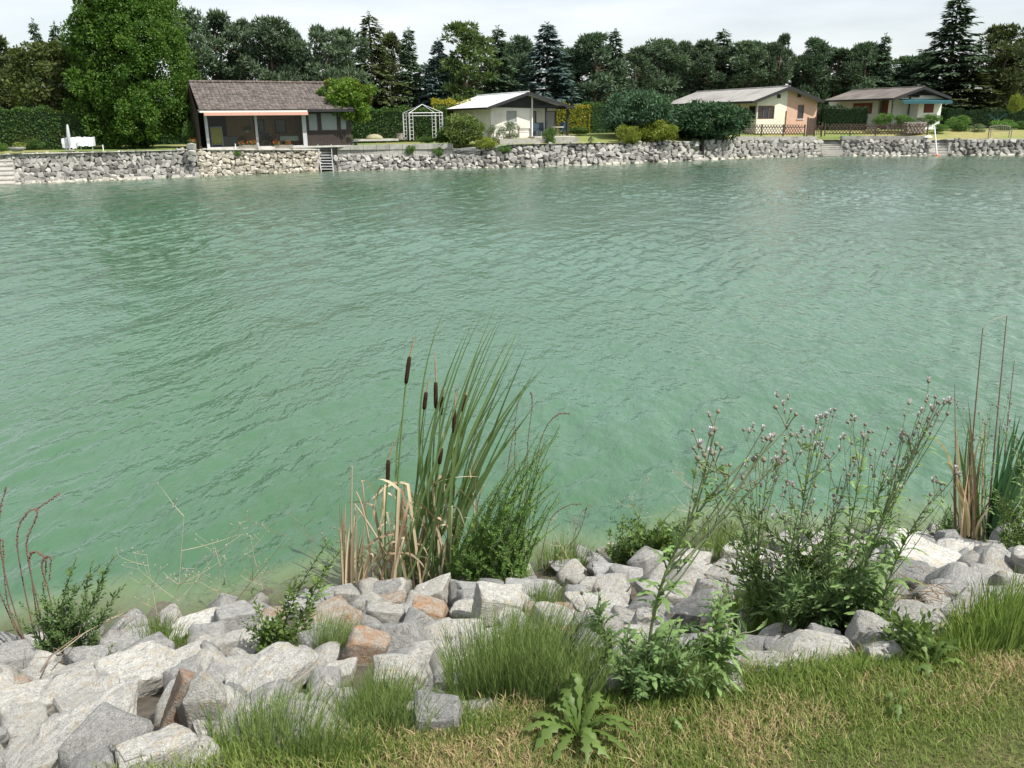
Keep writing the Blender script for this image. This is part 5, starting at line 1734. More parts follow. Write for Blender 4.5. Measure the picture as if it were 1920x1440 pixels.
# ---- cattail clump ---------------------------------------------------
def cattails():
    B = Base(775, 1100)
    root = thing('cattail_clump', 'tall cattail clump with brown heads growing at the water edge in mid picture', 'cattails', B.P)
    q = random.Random(5)
    def o(px, py, tw=0): return B.rel(px, py, toward=tw)
    heads = [((724, 1100), (727, 905), (728, 862), (741, 822), 0), ((738, 1098), (761, 720), (768, 668), (779, 628), .1), ((772, 1092), (795, 768), (799, 735), (806, 708), -.1),
             ((812, 1090), (817, 766), (817, 716), (816, 655), 0), ((820, 1085), (826, 778), (830, 744), (834, 720), -.15), ((848, 1092), (851, 813), (852, 767), (856, 720), .1),
             ((842, 1088), (867, 772), (873, 740), (874, 733), -.1), ((812, 1096), (824, 870), (828, 840), (833, 808), .15)]
    for (b, h0, h1, sp, tw) in heads:
        pb, p0, p1, ps = o(*b, tw), o(*h0, tw), o(*h1, tw), o(*sp, tw)
        ctrl = pb.lerp(p0, .55) + Vector((-.03, 0, .02))
        st = MB().tube(bez(pb, ctrl, p0, 10), [.0065] * 10, 6).build('flower_stalk', M['reed_stem'], root)
        ax = p1 - p0
        n = 9
        pts = [p0 + ax * (i / (n - 1)) for i in range(n)]
        rs = [.003] + [.013] + [.0158] * (n - 4) + [.0135, .003]
        pts[1] = p0 + ax * .04; pts[-2] = p0 + ax * .96
        MB().tube(pts, rs, 10).build('seed_head', M['seed_head'], st)
        MB().tube([p1, p1.lerp(ps, .5), ps], [.0055, .006, .0015], 6).build('spike', M['spike'], st)
    tips = [(828, 583, 770, 700), (922, 576, 850, 700), (877, 612, 800, 720), (926, 610, 860, 740), (967, 618, 890, 760), (958, 660, 880, 800), (962, 632, 850, 760), (1012, 703, 890, 800),
            (1005, 712, 900, 830), (958, 712, 860, 830), (885, 665, 830, 800), (905, 690, 820, 820), (940, 700, 850, 850), (995, 770, 900, 850), (930, 735, 850, 880), (880, 720, 810, 880),
            (745, 780, 730, 900), (860, 640, 780, 790), (980, 660, 900, 800), (935, 600, 860, 750), (1000, 690, 900, 820), (945, 640, 860, 780), (840, 700, 780, 850), (900, 760, 840, 900), (870, 790, 820, 900), (975, 740, 870, 870), (850, 735, 800, 900), (918, 655, 830, 780),
            (815, 745, 775, 880), (890, 830, 850, 930), (960, 800, 880, 900), (948, 690, 870, 770), (895, 600, 800, 760), (912, 628, 845, 720), (985, 720, 905, 790), (790, 760, 755, 900)]
    for i, (tx, ty, cx, cy) in enumerate(tips):
        tw = q.uniform(-.22, .22)
        bx = q.uniform(725, 862)
        by = q.uniform(1075, 1105)
        ctr = (cx - q.uniform(-15, 35), cy + q.uniform(10, 90)); ty -= 20; tx += 14
        pts = bez(o(bx, by, tw), o(*ctr, tw), o(tx, ty, tw + q.uniform(-.1, .1)), 14)
        blade(pts, q.uniform(.018, .031), Vector((1, q.uniform(-1.1, .5), q.uniform(-.2, .2))), q.uniform(.2, .9), .12).build('leaf', M['reed_leaf'], root)
    # dry standing and broken leaves
    for i in range(96):
        tw = q.uniform(-.25, .25)
        bx = q.choice([q.uniform(640, 690), q.uniform(700, 860), q.uniform(720, 800)])
        by = q.uniform(1085, 1125) if bx > 690 else q.uniform(1110, 1130)
        if bx < 690:
            tx, ty = bx + q.uniform(-8, 14), q.uniform(930, 1060)
            pts = bez(o(bx, by, tw), o(bx - 2, (by + ty) / 2, tw), o(tx, ty, tw), 7)
        else:
            k = (bx + q.uniform(-40, 50), q.uniform(900, 1040))
            e = (k[0] + q.choice([-1, 1, 1]) * q.uniform(20, 110), k[1] + q.uniform(-20, 130))
            a = bez(o(bx, by, tw), o((bx + k[0]) / 2, (by + k[1]) / 2 - 10, tw), o(*k, tw), 5)
            b = bez(o(*k, tw), o((k[0] + e[0]) / 2, min(k[1], e[1]) - 6, tw), o(*e, tw + q.uniform(-.15, .15)), 6)
            pts = a + b[1:]
        blade(pts, q.uniform(.012, .026), Vector((1, q.uniform(-1, 1), q.uniform(-.3, .3))), q.uniform(.1, 1), .1, .6).build('dry_leaf', M['dry_leaf'] if q.random() < .65 else M['dry_brown'], root)
    for (pts) in ([(655, 1125), (659, 990), (660, 874)], [(700, 1090), (690, 960), (668, 922)], [(735, 1060), (700, 990), (665, 945)], [(760, 1110), (705, 1095), (650, 1090)], [(860, 1100), (905, 1000), (880, 880)]):
        c = [o(*p) for p in pts]
        MB().tube(bez(c[0], c[1], c[2], 8), [.008, .008, .008, .007, .007, .006, .006, .005], 6).build('dry_stalk', M['dry_leaf'], root)
    # pale bleached leaves arching right
    for (a, b, c) in (((900, 1010), (930, 850), (1052, 842)), ((890, 1000), (900, 830), (1000, 800)), ((905, 1020), (940, 860), (1040, 862)), ((880, 1000), (900, 880), (990, 838)), ((880, 1050), (900, 930), (1045, 918)), ((870, 980), (880, 860), (940, 780))):
        pts = bez(o(*a, -.1), o(*b, -.1), o(*c, -.05), 12)
        blade(pts, .022, Vector((.4, -.6, .8)), q.uniform(.7, 1), .1, .5).build('dry_leaf', M['dry_leaf'], root)
cattails()

# ---- shoots with many small leaves -----------------------------------
def shoot_leaves(q, pts, ll, lw, step, t0=.1, t1=1.0, ang=.9, top=.45):
    """rhombic leaves alternating round a stem"""
    P, A, N, L, W = [], [], [], [], []
    seg = [(pts[i + 1] - pts[i]).length for i in range(len(pts) - 1)]
    tot = sum(seg)
    s = t0 * tot
    az = q.uniform(0, 6.28)
    while s < t1 * tot:
        acc = 0
        for i, l in enumerate(seg):
            if acc + l >= s: break
            acc += l
        f = (s - acc) / l
        p = pts[i].lerp(pts[i + 1], f)
        d = (pts[i + 1] - pts[i]).normalized()
        x = d.orthogonal().normalized(); y = d.cross(x)
        az += 2.4 + q.uniform(-.4, .4)
        r = x * math.cos(az) + y * math.sin(az)
        a = (d * math.cos(ang) + r * math.sin(ang) + Vector((0, 0, q.uniform(-.3, .1)))).normalized()
        k = (1 - (1 - top) * (s / tot)) * q.uniform(.7, 1.2)
        P.append(p[:]); A.append(a[:]); N.append((d * math.sin(ang) - r * math.cos(ang) + Vector((q.uniform(-.3, .3), q.uniform(-.3, .3), .3)))[:]); L.append(ll * k); W.append(lw * k)
        s += step * q.uniform(.7, 1.3)
    if not P: return np.zeros((0, 4, 3))
    return rhombi(np.array(P), np.array(A), np.array(N), np.array(L), np.array(W))

def leafy_plant(name, label, cat, base, tips, mat, stem='green_stem', ll=.04, lw=.012, step=.012, spread=20, side=0, bend=.15, tw=.15, t0=.1, ang=.9, seed=1, srad=.004, lobes=1, group=None, side_len=.12):
    q = random.Random(seed); rg = np.random.default_rng(seed)
    B = Base(*base)
    root = thing(name, label, cat, B.P, 0, group)
    Q = []
    for (tx, ty) in tips:
        t = q.uniform(-tw, tw)
        b0 = B.rel(base[0] + q.uniform(-spread, spread), base[1] + q.uniform(-4, 4), toward=t * .5)
        tip = B.rel(tx, ty, toward=t)
        ctrl = b0.lerp(tip, .5) + Vector(((b0.x - tip.x) * bend, 0, abs(tip.z - b0.z) * bend * .6))
        pts = bez(b0, ctrl, tip, 10)
        MB().tube(pts, [srad * (1 - .07 * i) for i in range(10)], 5).build('stem', M[stem], root)
        Q.append(shoot_leaves(q, pts, ll, lw, step, t0, 1.0, ang))
        for j in range(side):
            f = q.uniform(.15, .85); i = int(f * 9)
            p = pts[i]; d = (pts[min(i + 1, 9)] - pts[i]).normalized()
            r = Vector((q.uniform(-1, 1), q.uniform(-1, 1), .2)).normalized()
            e = p + (d * .7 + r * .7) * side_len * (1.2 - f) * q.uniform(.6, 1.2)
            sp = [p, p.lerp(e, .5) + Vector((0, 0, .005)), e]
            MB_side.tube(sp, [srad * .5, srad * .4, srad * .2], 3, cap=False) if False else None
            Q.append(shoot_leaves(q, sp, ll * .85, lw * .85, step * .8, .1, 1.0, ang))
    Q = np.concatenate([x for x in Q if len(x)])
    obj('foliage', quads_mesh('foliage', Q, M[mat], rg.uniform(0, 1, len(Q))), parent=root)
    return root, B
MB_side = None
rr = random.Random(3)
# green willow-leaved bush right of the cattails
tips = [(rr.uniform(850, 1052), 0) for _ in range(120)]
tips = [(x, 1095 - (rr.uniform(.35, 1.0)) * (110 + 190 * smoothstep(840, 1030, x))) for x, _ in tips]
leafy_plant('bush', 'dense green narrow leaved bush leaning against the right side of the cattails', 'bush', (915, 1100), tips, 'willow_leaf', ll=.038, lw=.012, step=.007, spread=80, side=6, seed=4, tw=.3, ang=.8)
def dry_spikes(name, label, cat, base, paths, seed, bead=.0055, mat='purple_stem', rad=.003, spread=12):
    q = random.Random(seed)
    B = Base(*base)
    root = thing(name, label, cat, B.P)
    for path in paths:
        t = q.uniform(-.15, .15)
        P = [B.rel(x, y, toward=t) for x, y in path]
        pts = []
        for i in range(len(P) - 1):
            for k in range(6):
                f = k / 6
                p0, p1, p2, p3 = P[max(i - 1, 0)], P[i], P[i + 1], P[min(i + 2, len(P) - 1)]
                pts.append(.5 * ((2 * p1) + (p2 - p0) * f + (2 * p0 - 5 * p1 + 4 * p2 - p3) * f * f + (3 * p1 - p0 - 3 * p2 + p3) * f ** 3))
        pts.append(P[-1])
        n = len(pts)
        MB().tube(pts, [rad * (1 - .6 * i / n) for i in range(n)], 5).build('stem', M[mat], root)
        if bead:
            bd = MB()
            for i in range(int(n * .35), n - 1):
                for k in range(4):
                    p = pts[i].lerp(pts[i + 1], k / 4) + Vector((q.uniform(-1, 1), q.uniform(-1, 1), q.uniform(-1, 1))) * bead * .8
                    r = bead * q.uniform(.5, 1.1)
                    bd.add([p + Vector(v) * r for v in ((1, 0, 0), (-1, 0, 0), (0, 1, 0), (0, -1, 0), (0, 0, 1.3), (0, 0, -1.3))],
                           [(0, 2, 4), (2, 1, 4), (1, 3, 4), (3, 0, 4), (2, 0, 5), (1, 2, 5), (3, 1, 5), (0, 3, 5)])
            o_ = bd.build('seed_pods', M[mat], root)
    return root
dry_spikes('dry_stalks', 'thin dark beaded dry stalks rising out of the bush beside the cattails', 'dry weed', (930, 1090),
           [[(900, 1080), (895, 950), (885, 840), (905, 790)], [(940, 1080), (950, 900), (960, 830), (972, 750)], [(970, 1070), (985, 930), (990, 830), (998, 760), (995, 735)],
            [(985, 1080), (1000, 900), (1020, 810), (1045, 778), (1068, 776)], [(960, 1070), (975, 960), (965, 870), (968, 800)], [(1010, 1070), (1030, 980), (1060, 950), (1090, 945)], [(1010, 1080), (1050, 1040), (1085, 1000), (1100, 950)]], 6)
# mugwort at the left
leafy_plant('mugwort', 'upright dark green mugwort plants at the left edge of the near bank', 'weed', (120, 1240),
            [(145, 1042), (215, 1042), (188, 1062), (60, 1105), (100, 1120), (236, 1095), (160, 1110), (125, 1090), (35, 1130), (80, 1090), (200, 1110), (175, 1050), (20, 1150), (140, 1150), (100, 1170), (220, 1150)],
            'mugwort_leaf', ll=.062, lw=.021, step=.008, spread=60, side=9, seed=9, tw=.15, ang=.75)
dry_spikes('dry_stalks', 'tall curling brown beaded dry stalks at the left edge', 'dry weed', (75, 1240),
           [[(60, 1240), (20, 1120), (0, 1020), (0, 960), (12, 912)], [(75, 1235), (45, 1100), (32, 1010), (48, 965), (75, 950), (112, 925)], [(80, 1235), (60, 1090), (50, 1020), (68, 970), (68, 955)],
            [(90, 1230), (70, 1130), (55, 1060), (62, 1035), (85, 1050), (80, 1110)], [(70, 1235), (30, 1180), (-10, 1080), (-20, 980)], [(100, 1235), (95, 1130), (78, 1060), (95, 1045), (92, 1090)], [(60, 1230), (20, 1150), (8, 1080), (6, 1010)]], 16, rad=.0045, bead=.007)
# thin pale forked stalks along the waterline, left
def forked(label, base, main, seed, n=7, mat='pale_twig', rad=.003):
    q = random.Random(seed)
    B = Base(*base)
    root = thing('dry_stalk', label, 'dry weed', B.P)
    c = B.rel(*main)
    b0 = Vector((0, 0, 0))
    pts = bez(b0, b0.lerp(c, .5) + Vector((q.uniform(-.04, .04), 0, 0)), c, 8)
    st = MB().tube(pts, [rad * (1 - .08 * i) for i in range(8)], 5).build('stem', M[mat], root)
    hs = MB()
    for i in range(n):
        k = q.randint(2, 7)
        p = pts[k]
        ln = (c.length) * q.uniform(.15, .42)
        r = Vector((q.uniform(-1, 1), q.uniform(-.4, .4), q.uniform(.1, 1))).normalized()
        e = p + r * ln
        tw = bez(p, p.lerp(e, .5) + Vector((0, 0, -.02)), e, 5)
        br = MB().tube(tw, [rad * .6, rad * .55, rad * .5, rad * .4, rad * .3], 4)
        for j in range(3):
            a = tw[q.randint(2, 4)]
            e2 = a + Vector((q.uniform(-1, 1), q.uniform(-.4, .4), q.uniform(0, 1))).normalized() * ln * .3
            br.tube([a, e2], [rad * .35, rad * .25], 3)
            br.tube([e2, e2 + Vector((0, 0, .006))], [.004, .004], 5)
        br.build('twig', M[mat], root)
forked('dry forked stalk standing left of the waterline boulders, tallest there', (332, 1188), (345, 968), 41, 9, 'pale_twig', .0035)
forked('thin dry stalk leaning far to the right above the waterline', (422, 1150), (540, 1005), 42, 9, 'twig')
forked('short pale dry stalk between the tall forked and the leaning one', (405, 1150), (430, 1000), 43, 7)
forked('low dry stalk at the water just left of the forked stalk', (300, 1180), (275, 1040), 44, 6)
forked('low pale stalk crossing the leaning one', (500, 1130), (470, 1010), 45, 6)
forked('dry stalk left of the reed stubble', (600, 1120), (570, 985), 46, 7, 'twig')
forked('grey dry stalk right of the green bush at the water', (1060, 1075), (1090, 960), 47, 7, 'twig')
forked('pale stalk leaning left over the water beside the grey one', (1080, 1075), (1030, 985), 48, 5)
forked('pale feathery dry weed behind the nettle bush', (1290, 1040), (1310, 900), 49, 10)
forked('small pale dry weed at the water left of the thistles', (1190, 1040), (1195, 920), 50, 9)
# green weeds
leafy_plant('weed', 'fresh green leafy weed between boulders, left of the reed stubble', 'weed', (520, 1238),
            [(468, 1105), (520, 1140), (562, 1075), (545, 1130), (600, 1100), (480, 1150), (590, 1140), (455, 1165), (575, 1175), (510, 1170), (540, 1180), (490, 1190), (470, 1200), (560, 1200), (620, 1010), (640, 1030)],
            'weed_leaf', ll=.058, lw=.026, step=.011, spread=45, side=6, seed=10, ang=.95, t0=.05)
leafy_plant('nettle_bush', 'leafy green nettle bush at the water edge between cattails and thistles', 'bush', (1215, 1062),
            [(x, 1062 - rr.uniform(.4, 1) * 100) for x in [1138 + 3.4 * i for i in range(50)]] + [(1185, 945), (1270, 950)],
            'weed_leaf', ll=.070, lw=.034, step=.011, spread=75, side=6, seed=11, ang=1.1, tw=.25, t0=.02)
leafy_plant('bush', 'dark green leafy undergrowth at the foot of the tall thistles', 'bush', (1545, 1190),
            [(rr.uniform(1440, 1680), rr.uniform(1050, 1150)) for _ in range(44)],
            'mugwort_leaf', ll=.07, lw=.018, step=.009, spread=85, side=5, seed=12, ang=.7, tw=.25, t0=.02)
leafy_plant('bush', 'green leafy undergrowth at the foot of the leaning thistle in the middle', 'bush', (1235, 1310),
            [(rr.uniform(1130, 1380), rr.uniform(1150, 1270)) for _ in range(34)],
            'mugwort_leaf', ll=.06, lw=.018, step=.010, spread=80, side=4, seed=13, ang=.8, tw=.15, t0=.02)
leafy_plant('weed', 'broad leaved upright green weed at the lawn edge on the right', 'weed', (1715, 1235),
            [(1650, 1140), (1680, 1160), (1700, 1145), (1735, 1150), (1755, 1170), (1785, 1180), (1665, 1185), (1720, 1180), (1690, 1200), (1740, 1200)],
            'weed_leaf', ll=.055, lw=.024, step=.011, spread=50, side=4, seed=14, ang=.8, t0=.05)
leafy_plant('bush', 'small green bush at the foot of the right hand reed clump', 'bush', (1775, 1018),
            [(rr.uniform(1745, 1805), rr.uniform(940, 990)) for _ in range(16)],
            'willow_leaf', ll=.04, lw=.013, step=.010, spread=22, side=3, seed=15, tw=.1)
leafy_plant('bush', 'bright green leafy plants at the right edge over the waterline', 'bush', (1905, 1050),
            [(rr.uniform(1850, 1960), rr.uniform(900, 1010)) for _ in range(22)],
            'weed_leaf', ll=.06, lw=.02, step=.016, spread=40, side=2, seed=17, tw=.15)
leafy_plant('weed', 'small leafy weed under the mugwort beside a grey stone', 'weed', (200, 1250),
            [(195, 1210), (215, 1205), (205, 1225), (180, 1225)], 'weed_leaf', ll=.04, lw=.015, step=.012, spread=14, side=2, seed=18)

leafy_plant('bush', 'tangle of mid green leafy shoots between the flowering thistle stems', 'bush', (1500, 1165),
            [(rr.uniform(1330, 1690), rr.uniform(940, 1090)) for _ in range(48)],
            'weed_leaf', ll=.060, lw=.020, step=.016, spread=110, side=4, seed=19, ang=.8, tw=.3, t0=.1)
# ---- thistles --------------------------------------------------------
def thistle_leaf_mesh(seed, L=.11, lobed=.55, w=.03, mat='thistle_leaf', n=11, curl=.25):
    q = random.Random(seed)
    pts = [Vector((L * i / (n - 1), 0, L * curl * math.sin(i / (n - 1) * 2.2) - .35 * L * (i / (n - 1)) ** 2)) for i in range(n)]
    ws = []
    for i in range(n):
        t = i / (n - 1)
        e = math.sin(PI * min(1, t * .9 + .08)) ** .7
        ws.append(max(.001, w * e * ((1 if i % 2 else 1 - lobed)) * q.uniform(.85, 1.15)))
    ws[-1] = .001
    return MB().ribbon(pts, ws, (0, 1, 0), q.uniform(.3, .8), .18).mesh('leaf', M[mat])
TL = [thistle_leaf_mesh(i) for i in range(5)]
def bulb_mesh():
    mb = MB()
    prof = [(0, .003), (.003, .007), (.009, .0105), (.015, .009), (.019, .0065)]
    mb.tube([Vector((0, 0, z)) for z, r in prof], [r for z, r in prof], 8)
    return mb.mesh('flower_head', M['thistle_bulb'])
def tuft_mesh():
    q = random.Random(2); mb = MB()
    for i in range(26):
        a = q.uniform(0, 6.28); r = q.uniform(.004, .016)
        e = Vector((math.cos(a) * r, math.sin(a) * r, .019 + q.uniform(.010, .018)))
        s = Vector((math.cos(a) * .004, math.sin(a) * .004, .017))
        mb.ribbon([s, e], [.002, .004], Vector((-math.sin(a), math.cos(a), 0)))
    return mb.mesh('tuft', M['thistle_tuft'])
BULB, TUFT = bulb_mesh(), tuft_mesh()
def align(d, twist=0):
    return Vector(d).to_track_quat('Z', 'Y').to_matrix().to_4x4() @ Matrix.Rotation(twist, 4, 'Z')
def thistle(label, base, top, rx, ry, heads, leaves, seed, bow=0.0, tuft_p=.45, rad=.0055, lbase=(1, 1)):
    heads = int(heads * 1.5); leaves = int(leaves * 2.2); rad *= .72; rx *= 1.15
    q = random.Random(seed)
    B = Base(*base)
    root = thing('thistle', label, 'thistle', B.P, 0, 'flowering thistles on the bank')
    b0 = Vector((0, 0, 0))
    tip = B.rel(top[0], top[1] + ry * .3)
    ctrl = b0.lerp(tip, .45) + Vector((bow * .3, 0, .10 + abs(bow) * .1))
    pts = bez(b0, ctrl, tip, 16)
    MB().tube(pts, [rad * (1 - .04 * i) for i in range(16)], 6).build('stem', M['thistle_stem'], root)
    def leaf_at(p, d, sc):
        az = q.uniform(0, 6.28)
        r = (d.orthogonal().normalized())
        r = Matrix.Rotation(az, 3, d) @ r
        a = (d * q.uniform(.3, .8) + r).normalized()
        side = d.cross(a).normalized()
        up = a.cross(side)
        Mx = Matrix((a, side, up)).transposed().to_4x4()
        o = obj('leaf', q.choice(TL), parent=root)
        o.matrix_local = Matrix.Translation(p) @ Mx @ Matrix.Scale(sc, 4)
    for i in range(leaves):
        t = (i + q.random()) / leaves
        k = min(14, int(t * 13))
        p = pts[k].lerp(pts[k + 1], q.random())
        leaf_at(p, (pts[k + 1] - pts[k]).normalized(), (1.25 - .75 * t) * q.uniform(.6, 1.25))
    nb = max(3, int(heads / 2.4))
    left = heads
    for b in range(nb):
        k = int(5 + 10 * (b + q.random()) / nb)
        k = min(k, 14)
        p = pts[k]
        ex = top[0] + q.uniform(-1, 1) * rx
        ey = top[1] + q.uniform(-1, 1) * ry
        e = B.rel(ex, ey, toward=q.uniform(-.12, .12))
        cc = p.lerp(e, .5) + Vector((0, 0, -.25 * (e - p).length * .4))
        bp = bez(p, cc, e, 7)
        br = MB().tube(bp, [rad * .45 * (1 - .08 * i) for i in range(7)], 5)
        for j in range(3):
            leaf_at(bp[q.randint(0, 5)], (e - p).normalized(), q.uniform(.25, .5))
        nh = max(1, left // (nb - b)); left -= nh
        for j in range(nh):
            s = bp[q.randint(3, 6)] if j else bp[6]
            h = s + Vector((q.uniform(-.5, .5), q.uniform(-.5, .5), q.uniform(.5, 1.2))) * .055 if j else s
            if j: br.tube([s, s.lerp(h, .5) + Vector((0, 0, .003)), h], [rad * .28] * 3, 4)
            d = (h - s).normalized() if j else Vector((q.uniform(-.2, .2), q.uniform(-.2, .2), 1))
            hd = obj('flower_head', BULB, parent=root)
            sc = q.uniform(.48, .76)
            hd.matrix_local = Matrix.Translation(h) @ align(d) @ Matrix.Scale(sc, 4)
            if q.random() < tuft_p: obj('tuft', TUFT, parent=hd)
        br.build('branch', M['thistle_stem'], root)
thistle('longest leaning thistle, rooted among horsetails in the middle and bending far right', (1215, 1312), (1395, 850), 95, 55, 26, 22, 61, -.5, .25, .009)
thistle('thistle with many pinkish heads left of the tallest upright one', (1400, 1185), (1440, 870), 50, 62, 24, 18, 62, 0, .6)
thistle('tallest upright thistle with pale pink heads at its flat top', (1478, 1165), (1522, 805), 48, 45, 26, 20, 63, 0, .7)
thistle('thistle with one rather large open pink head, low in the middle of the group', (1455, 1200), (1500, 935), 45, 38, 16, 16, 64, 0, .4)
thistle('slender thistle with a pale head right of the tallest one', (1520, 1170), (1578, 880), 28, 36, 9, 14, 65, 0, .3)
thistle('thistle with closed green buds right of the slender one', (1565, 1165), (1625, 810), 38, 42, 14, 22, 66, 0, .15)
thistle('widely branched thistle arching right over the water towards the dry reeds', (1590, 1195), (1740, 790), 52, 42, 24, 26, 67, -.2, .35, .007)
thistle('short leafy thistle below the widely branched one', (1640, 1165), (1680, 900), 24, 40, 8, 20, 68, 0, .2)
thistle('thistle rising among the dry reed leaves near the right edge', (1845, 1015), (1845, 785), 45, 40, 18, 14, 69, 0, .5)
thistle('thistle cut by the right edge of the view', (1925, 1050), (1905, 800), 32, 60, 14, 14, 70, 0, .5)
thistle('small thistle beside the dry reed stubble on the left', (590, 1150), (628, 1010), 26, 16, 9, 8, 71, 0, .2, .004)
thistle('leafy young thistle without open heads right of the leaning one', (1330, 1290), (1352, 1110), 30, 22, 3, 26, 72, 0, 0)
thistle('bushy young thistle in front of the leaning one', (1160, 1290), (1110, 1130), 26, 26, 2, 24, 73, 0, 0)
thistle('thistle on the left fringe of the group, leaning left over the water', (1420, 1160), (1370, 905), 38, 40, 12, 16, 75, .1, .2)
thistle('thistle with few buds directly behind the dark undergrowth', (1540, 1180), (1560, 960), 50, 40, 10, 22, 76, 0, .1)
thistle('thin thistle leaning right between the two widest ones', (1600, 1180), (1665, 860), 40, 46, 12, 22, 77, -.1, .2)
thistle('short thistle low on the right of the group, over the largest waterline boulder', (1640, 1190), (1765, 905), 36, 40, 8, 24, 78, -.2, .15)
thistle('low thistle at the lawn edge with leaves spread to the right', (1300, 1300), (1400, 1180), 40, 16, 2, 24, 74, 0, 0)

# ---- big lobed leaves on the lawn edge ---------------------------------
def rosette(label, base, tips, seed, w=.035, group=None):
    q = random.Random(seed)
    B = Base(*base)
    root = thing('broadleaf_weed', label, 'weed', B.P + Vector((0, 0, .01)), 0, group)
    for (tx, ty, hh) in tips:
        tipw, _ = on_bank(tx, ty)
        tip = tipw - root.location + Vector((0, 0, hh))
        n = 21; ph = q.uniform(0, 6)
        tip = tip * q.uniform(.85, 1.1)
        ctrl = tip * .45 + Vector((q.uniform(-.04, .04), q.uniform(-.04, .04), .05 + hh * .4 + tip.length * q.uniform(.05, .3)))
        pts = bez((0, 0, 0), ctrl, tip, n)
        L = tip.length
        ws = []
        for i in range(n):
            t = i / (n - 1)
            e = .25 + .75 * smoothstep(.0, .6, t) if t < .8 else 1 - ((t - .8) / .2) ** 1.5
            ws.append(max(.001, w * e * (.68 + .34 * math.sin(i * 2.0 + ph)) * q.uniform(.75, 1.2)))
        side = Vector((0, 0, 1)).cross(tip.normalized())
        MB().ribbon(pts, ws, side + Vector((0, 0, q.uniform(-.35, .35))), q.uniform(.2, .9), .14).build('leaf', M['weed_leaf'], root)
rosette('large bright green weed with broad lobed leaves at the lawn edge, bottom centre', (1085, 1388),
        [(1045, 1345, .10), (1075, 1350, .14), (1120, 1350, .10), (1165, 1345, .04), (1212, 1372, .02), (1190, 1400, .03), (1150, 1440, .02), (1000, 1425, .02), (985, 1395, .04), (980, 1360, .05), (1040, 1440, .02), (1100, 1450, .03), (1020, 1365, .08), (1140, 1380, .06), (1060, 1400, .08), (1090, 1330, .15), (1055, 1330, .12), (1100, 1365, .05), (1180, 1420, .01), (1010, 1400, .02), (1130, 1420, .02), (1060, 1370, .10), (1150, 1362, .09)], 81, .036)
rosette('flat green weed at the lawn edge on the right', (1745, 1262), [(1700, 1255, .02), (1810, 1262, .02), (1790, 1250, .05), (1720, 1240, .06), (1770, 1240, .06), (1735, 1285, .01), (1700, 1270, .02)], 82, .03)
rosette('small green weed alone in the lawn on the right', (1680, 1340), [(1665, 1320, .04), (1695, 1320, .05), (1700, 1345, .01), (1660, 1350, .01), (1682, 1362, .01)], 83, .022)
rosette('tiny weed in the lawn right of the large bottom weed', (1275, 1370), [(1262, 1358, .02), (1290, 1360, .02), (1285, 1382, .01), (1262, 1384, .01)], 84, .02)
rosette('spiny yellow green leaves in front of the dark undergrowth below the thistles', (1500, 1172), [(1480, 1140, .10), (1505, 1135, .12), (1530, 1145, .08), (1468, 1165, .05), (1540, 1168, .05), (1495, 1120, .18)], 85, .04)

# ---- horsetails and tall grass -------------------------------------------
def fine_clump(name, label, cat, xr, yb, hpx, n, seed, mat='horsetail', wd=.0012, splay=.25, side=True, group=None, lean=.1, colbase=None):
    rg = np.random.default_rng(seed)
    q = random.Random(seed)
    B = Base((xr[0] + xr[1]) / 2, (yb[0] + yb[1]) / 2)
    V, F, T_ = [], [], []
    n = int(n * 1.7)
    for i in range(n):
        u = rg.normal(0, .27); u = max(-.5, min(.5, u))
        px = (xr[0] + xr[1]) / 2 + u * (xr[1] - xr[0])
        py = q.uniform(*yb)
        P, d = on_bank(px, py)
        P = P - B.P
        h = hpx * d / FPX * q.uniform(.45, 1.05) * (1 - .5 * abs(u))
        dx = u * splay * 2 * h + q.gauss(0, .12) * h + lean * h
        dyv = q.gauss(0, .12) * h
        pts = [P + Vector((dx * t * t, dyv * t, h * t * (1 - .08 * t))) for t in (0, .35, .7, 1.0)]
        tn = q.random()
        ang = q.uniform(-.7, .7)
        sd = Vector((math.cos(ang), math.sin(ang), 0))
        b = len(V)
        for j, p in enumerate(pts):
            w = wd * (1.2, 1, .7, .15)[j]
            V += [(p - sd * w)[:], (p + sd * w)[:]]
        F += [(b + 2 * j, b + 2 * j + 1, b + 2 * j + 3, b + 2 * j + 2) for j in range(3)]
        T_ += [tn] * 3
        if side:
            for k in range(14):
                t = q.uniform(.12, .9)
                p = pts[0].lerp(pts[-1], t); p.x = P.x + dx * t * t
                a = q.uniform(0, 6.28)
                L = h * .22 * (1 - .6 * t)
                dv = Vector((math.cos(a) * .55, math.sin(a) * .55, .85)) * L
                s2 = Vector((-math.sin(a), math.cos(a), 0)) * wd * .45
                b = len(V)
                V += [(p - s2)[:], (p + s2)[:], (p + dv + s2 * .3)[:], (p + dv - s2 * .3)[:]]
                F.append((b, b + 1, b + 2, b + 3)); T_.append(min(1, tn + .15))
    me = fast_mesh(name, V, F, M[mat], tint=T_)
    o = obj(name, me, loc=B.P)
    tag(o, label, cat, group)
HG = 'horsetail tufts among the boulders'
fine_clump('horsetail_clump', 'bright green horsetail tuft just right of the leafy weed and above pale stones', 'horsetail', (570, 668), (1228, 1248), 120, 260, 91, lean=.15, group=HG)
fine_clump('horsetail_clump', 'largest and densest dark horsetail clump, bottom centre', 'horsetail', (850, 1110), (1285, 1345), 230, 820, 92, group=HG, lean=.12)
fine_clump('horsetail_clump', 'horsetail clump left of the largest one, in front of the tall pale block', 'horsetail', (640, 800), (1345, 1400), 150, 430, 93, group=HG, lean=.1)
fine_clump('horsetail_clump', 'wide loose horsetail clump at the bottom, right of the boxy bottom boulder', 'horsetail', (400, 690), (1375, 1435), 145, 430, 94, group=HG, lean=.15)
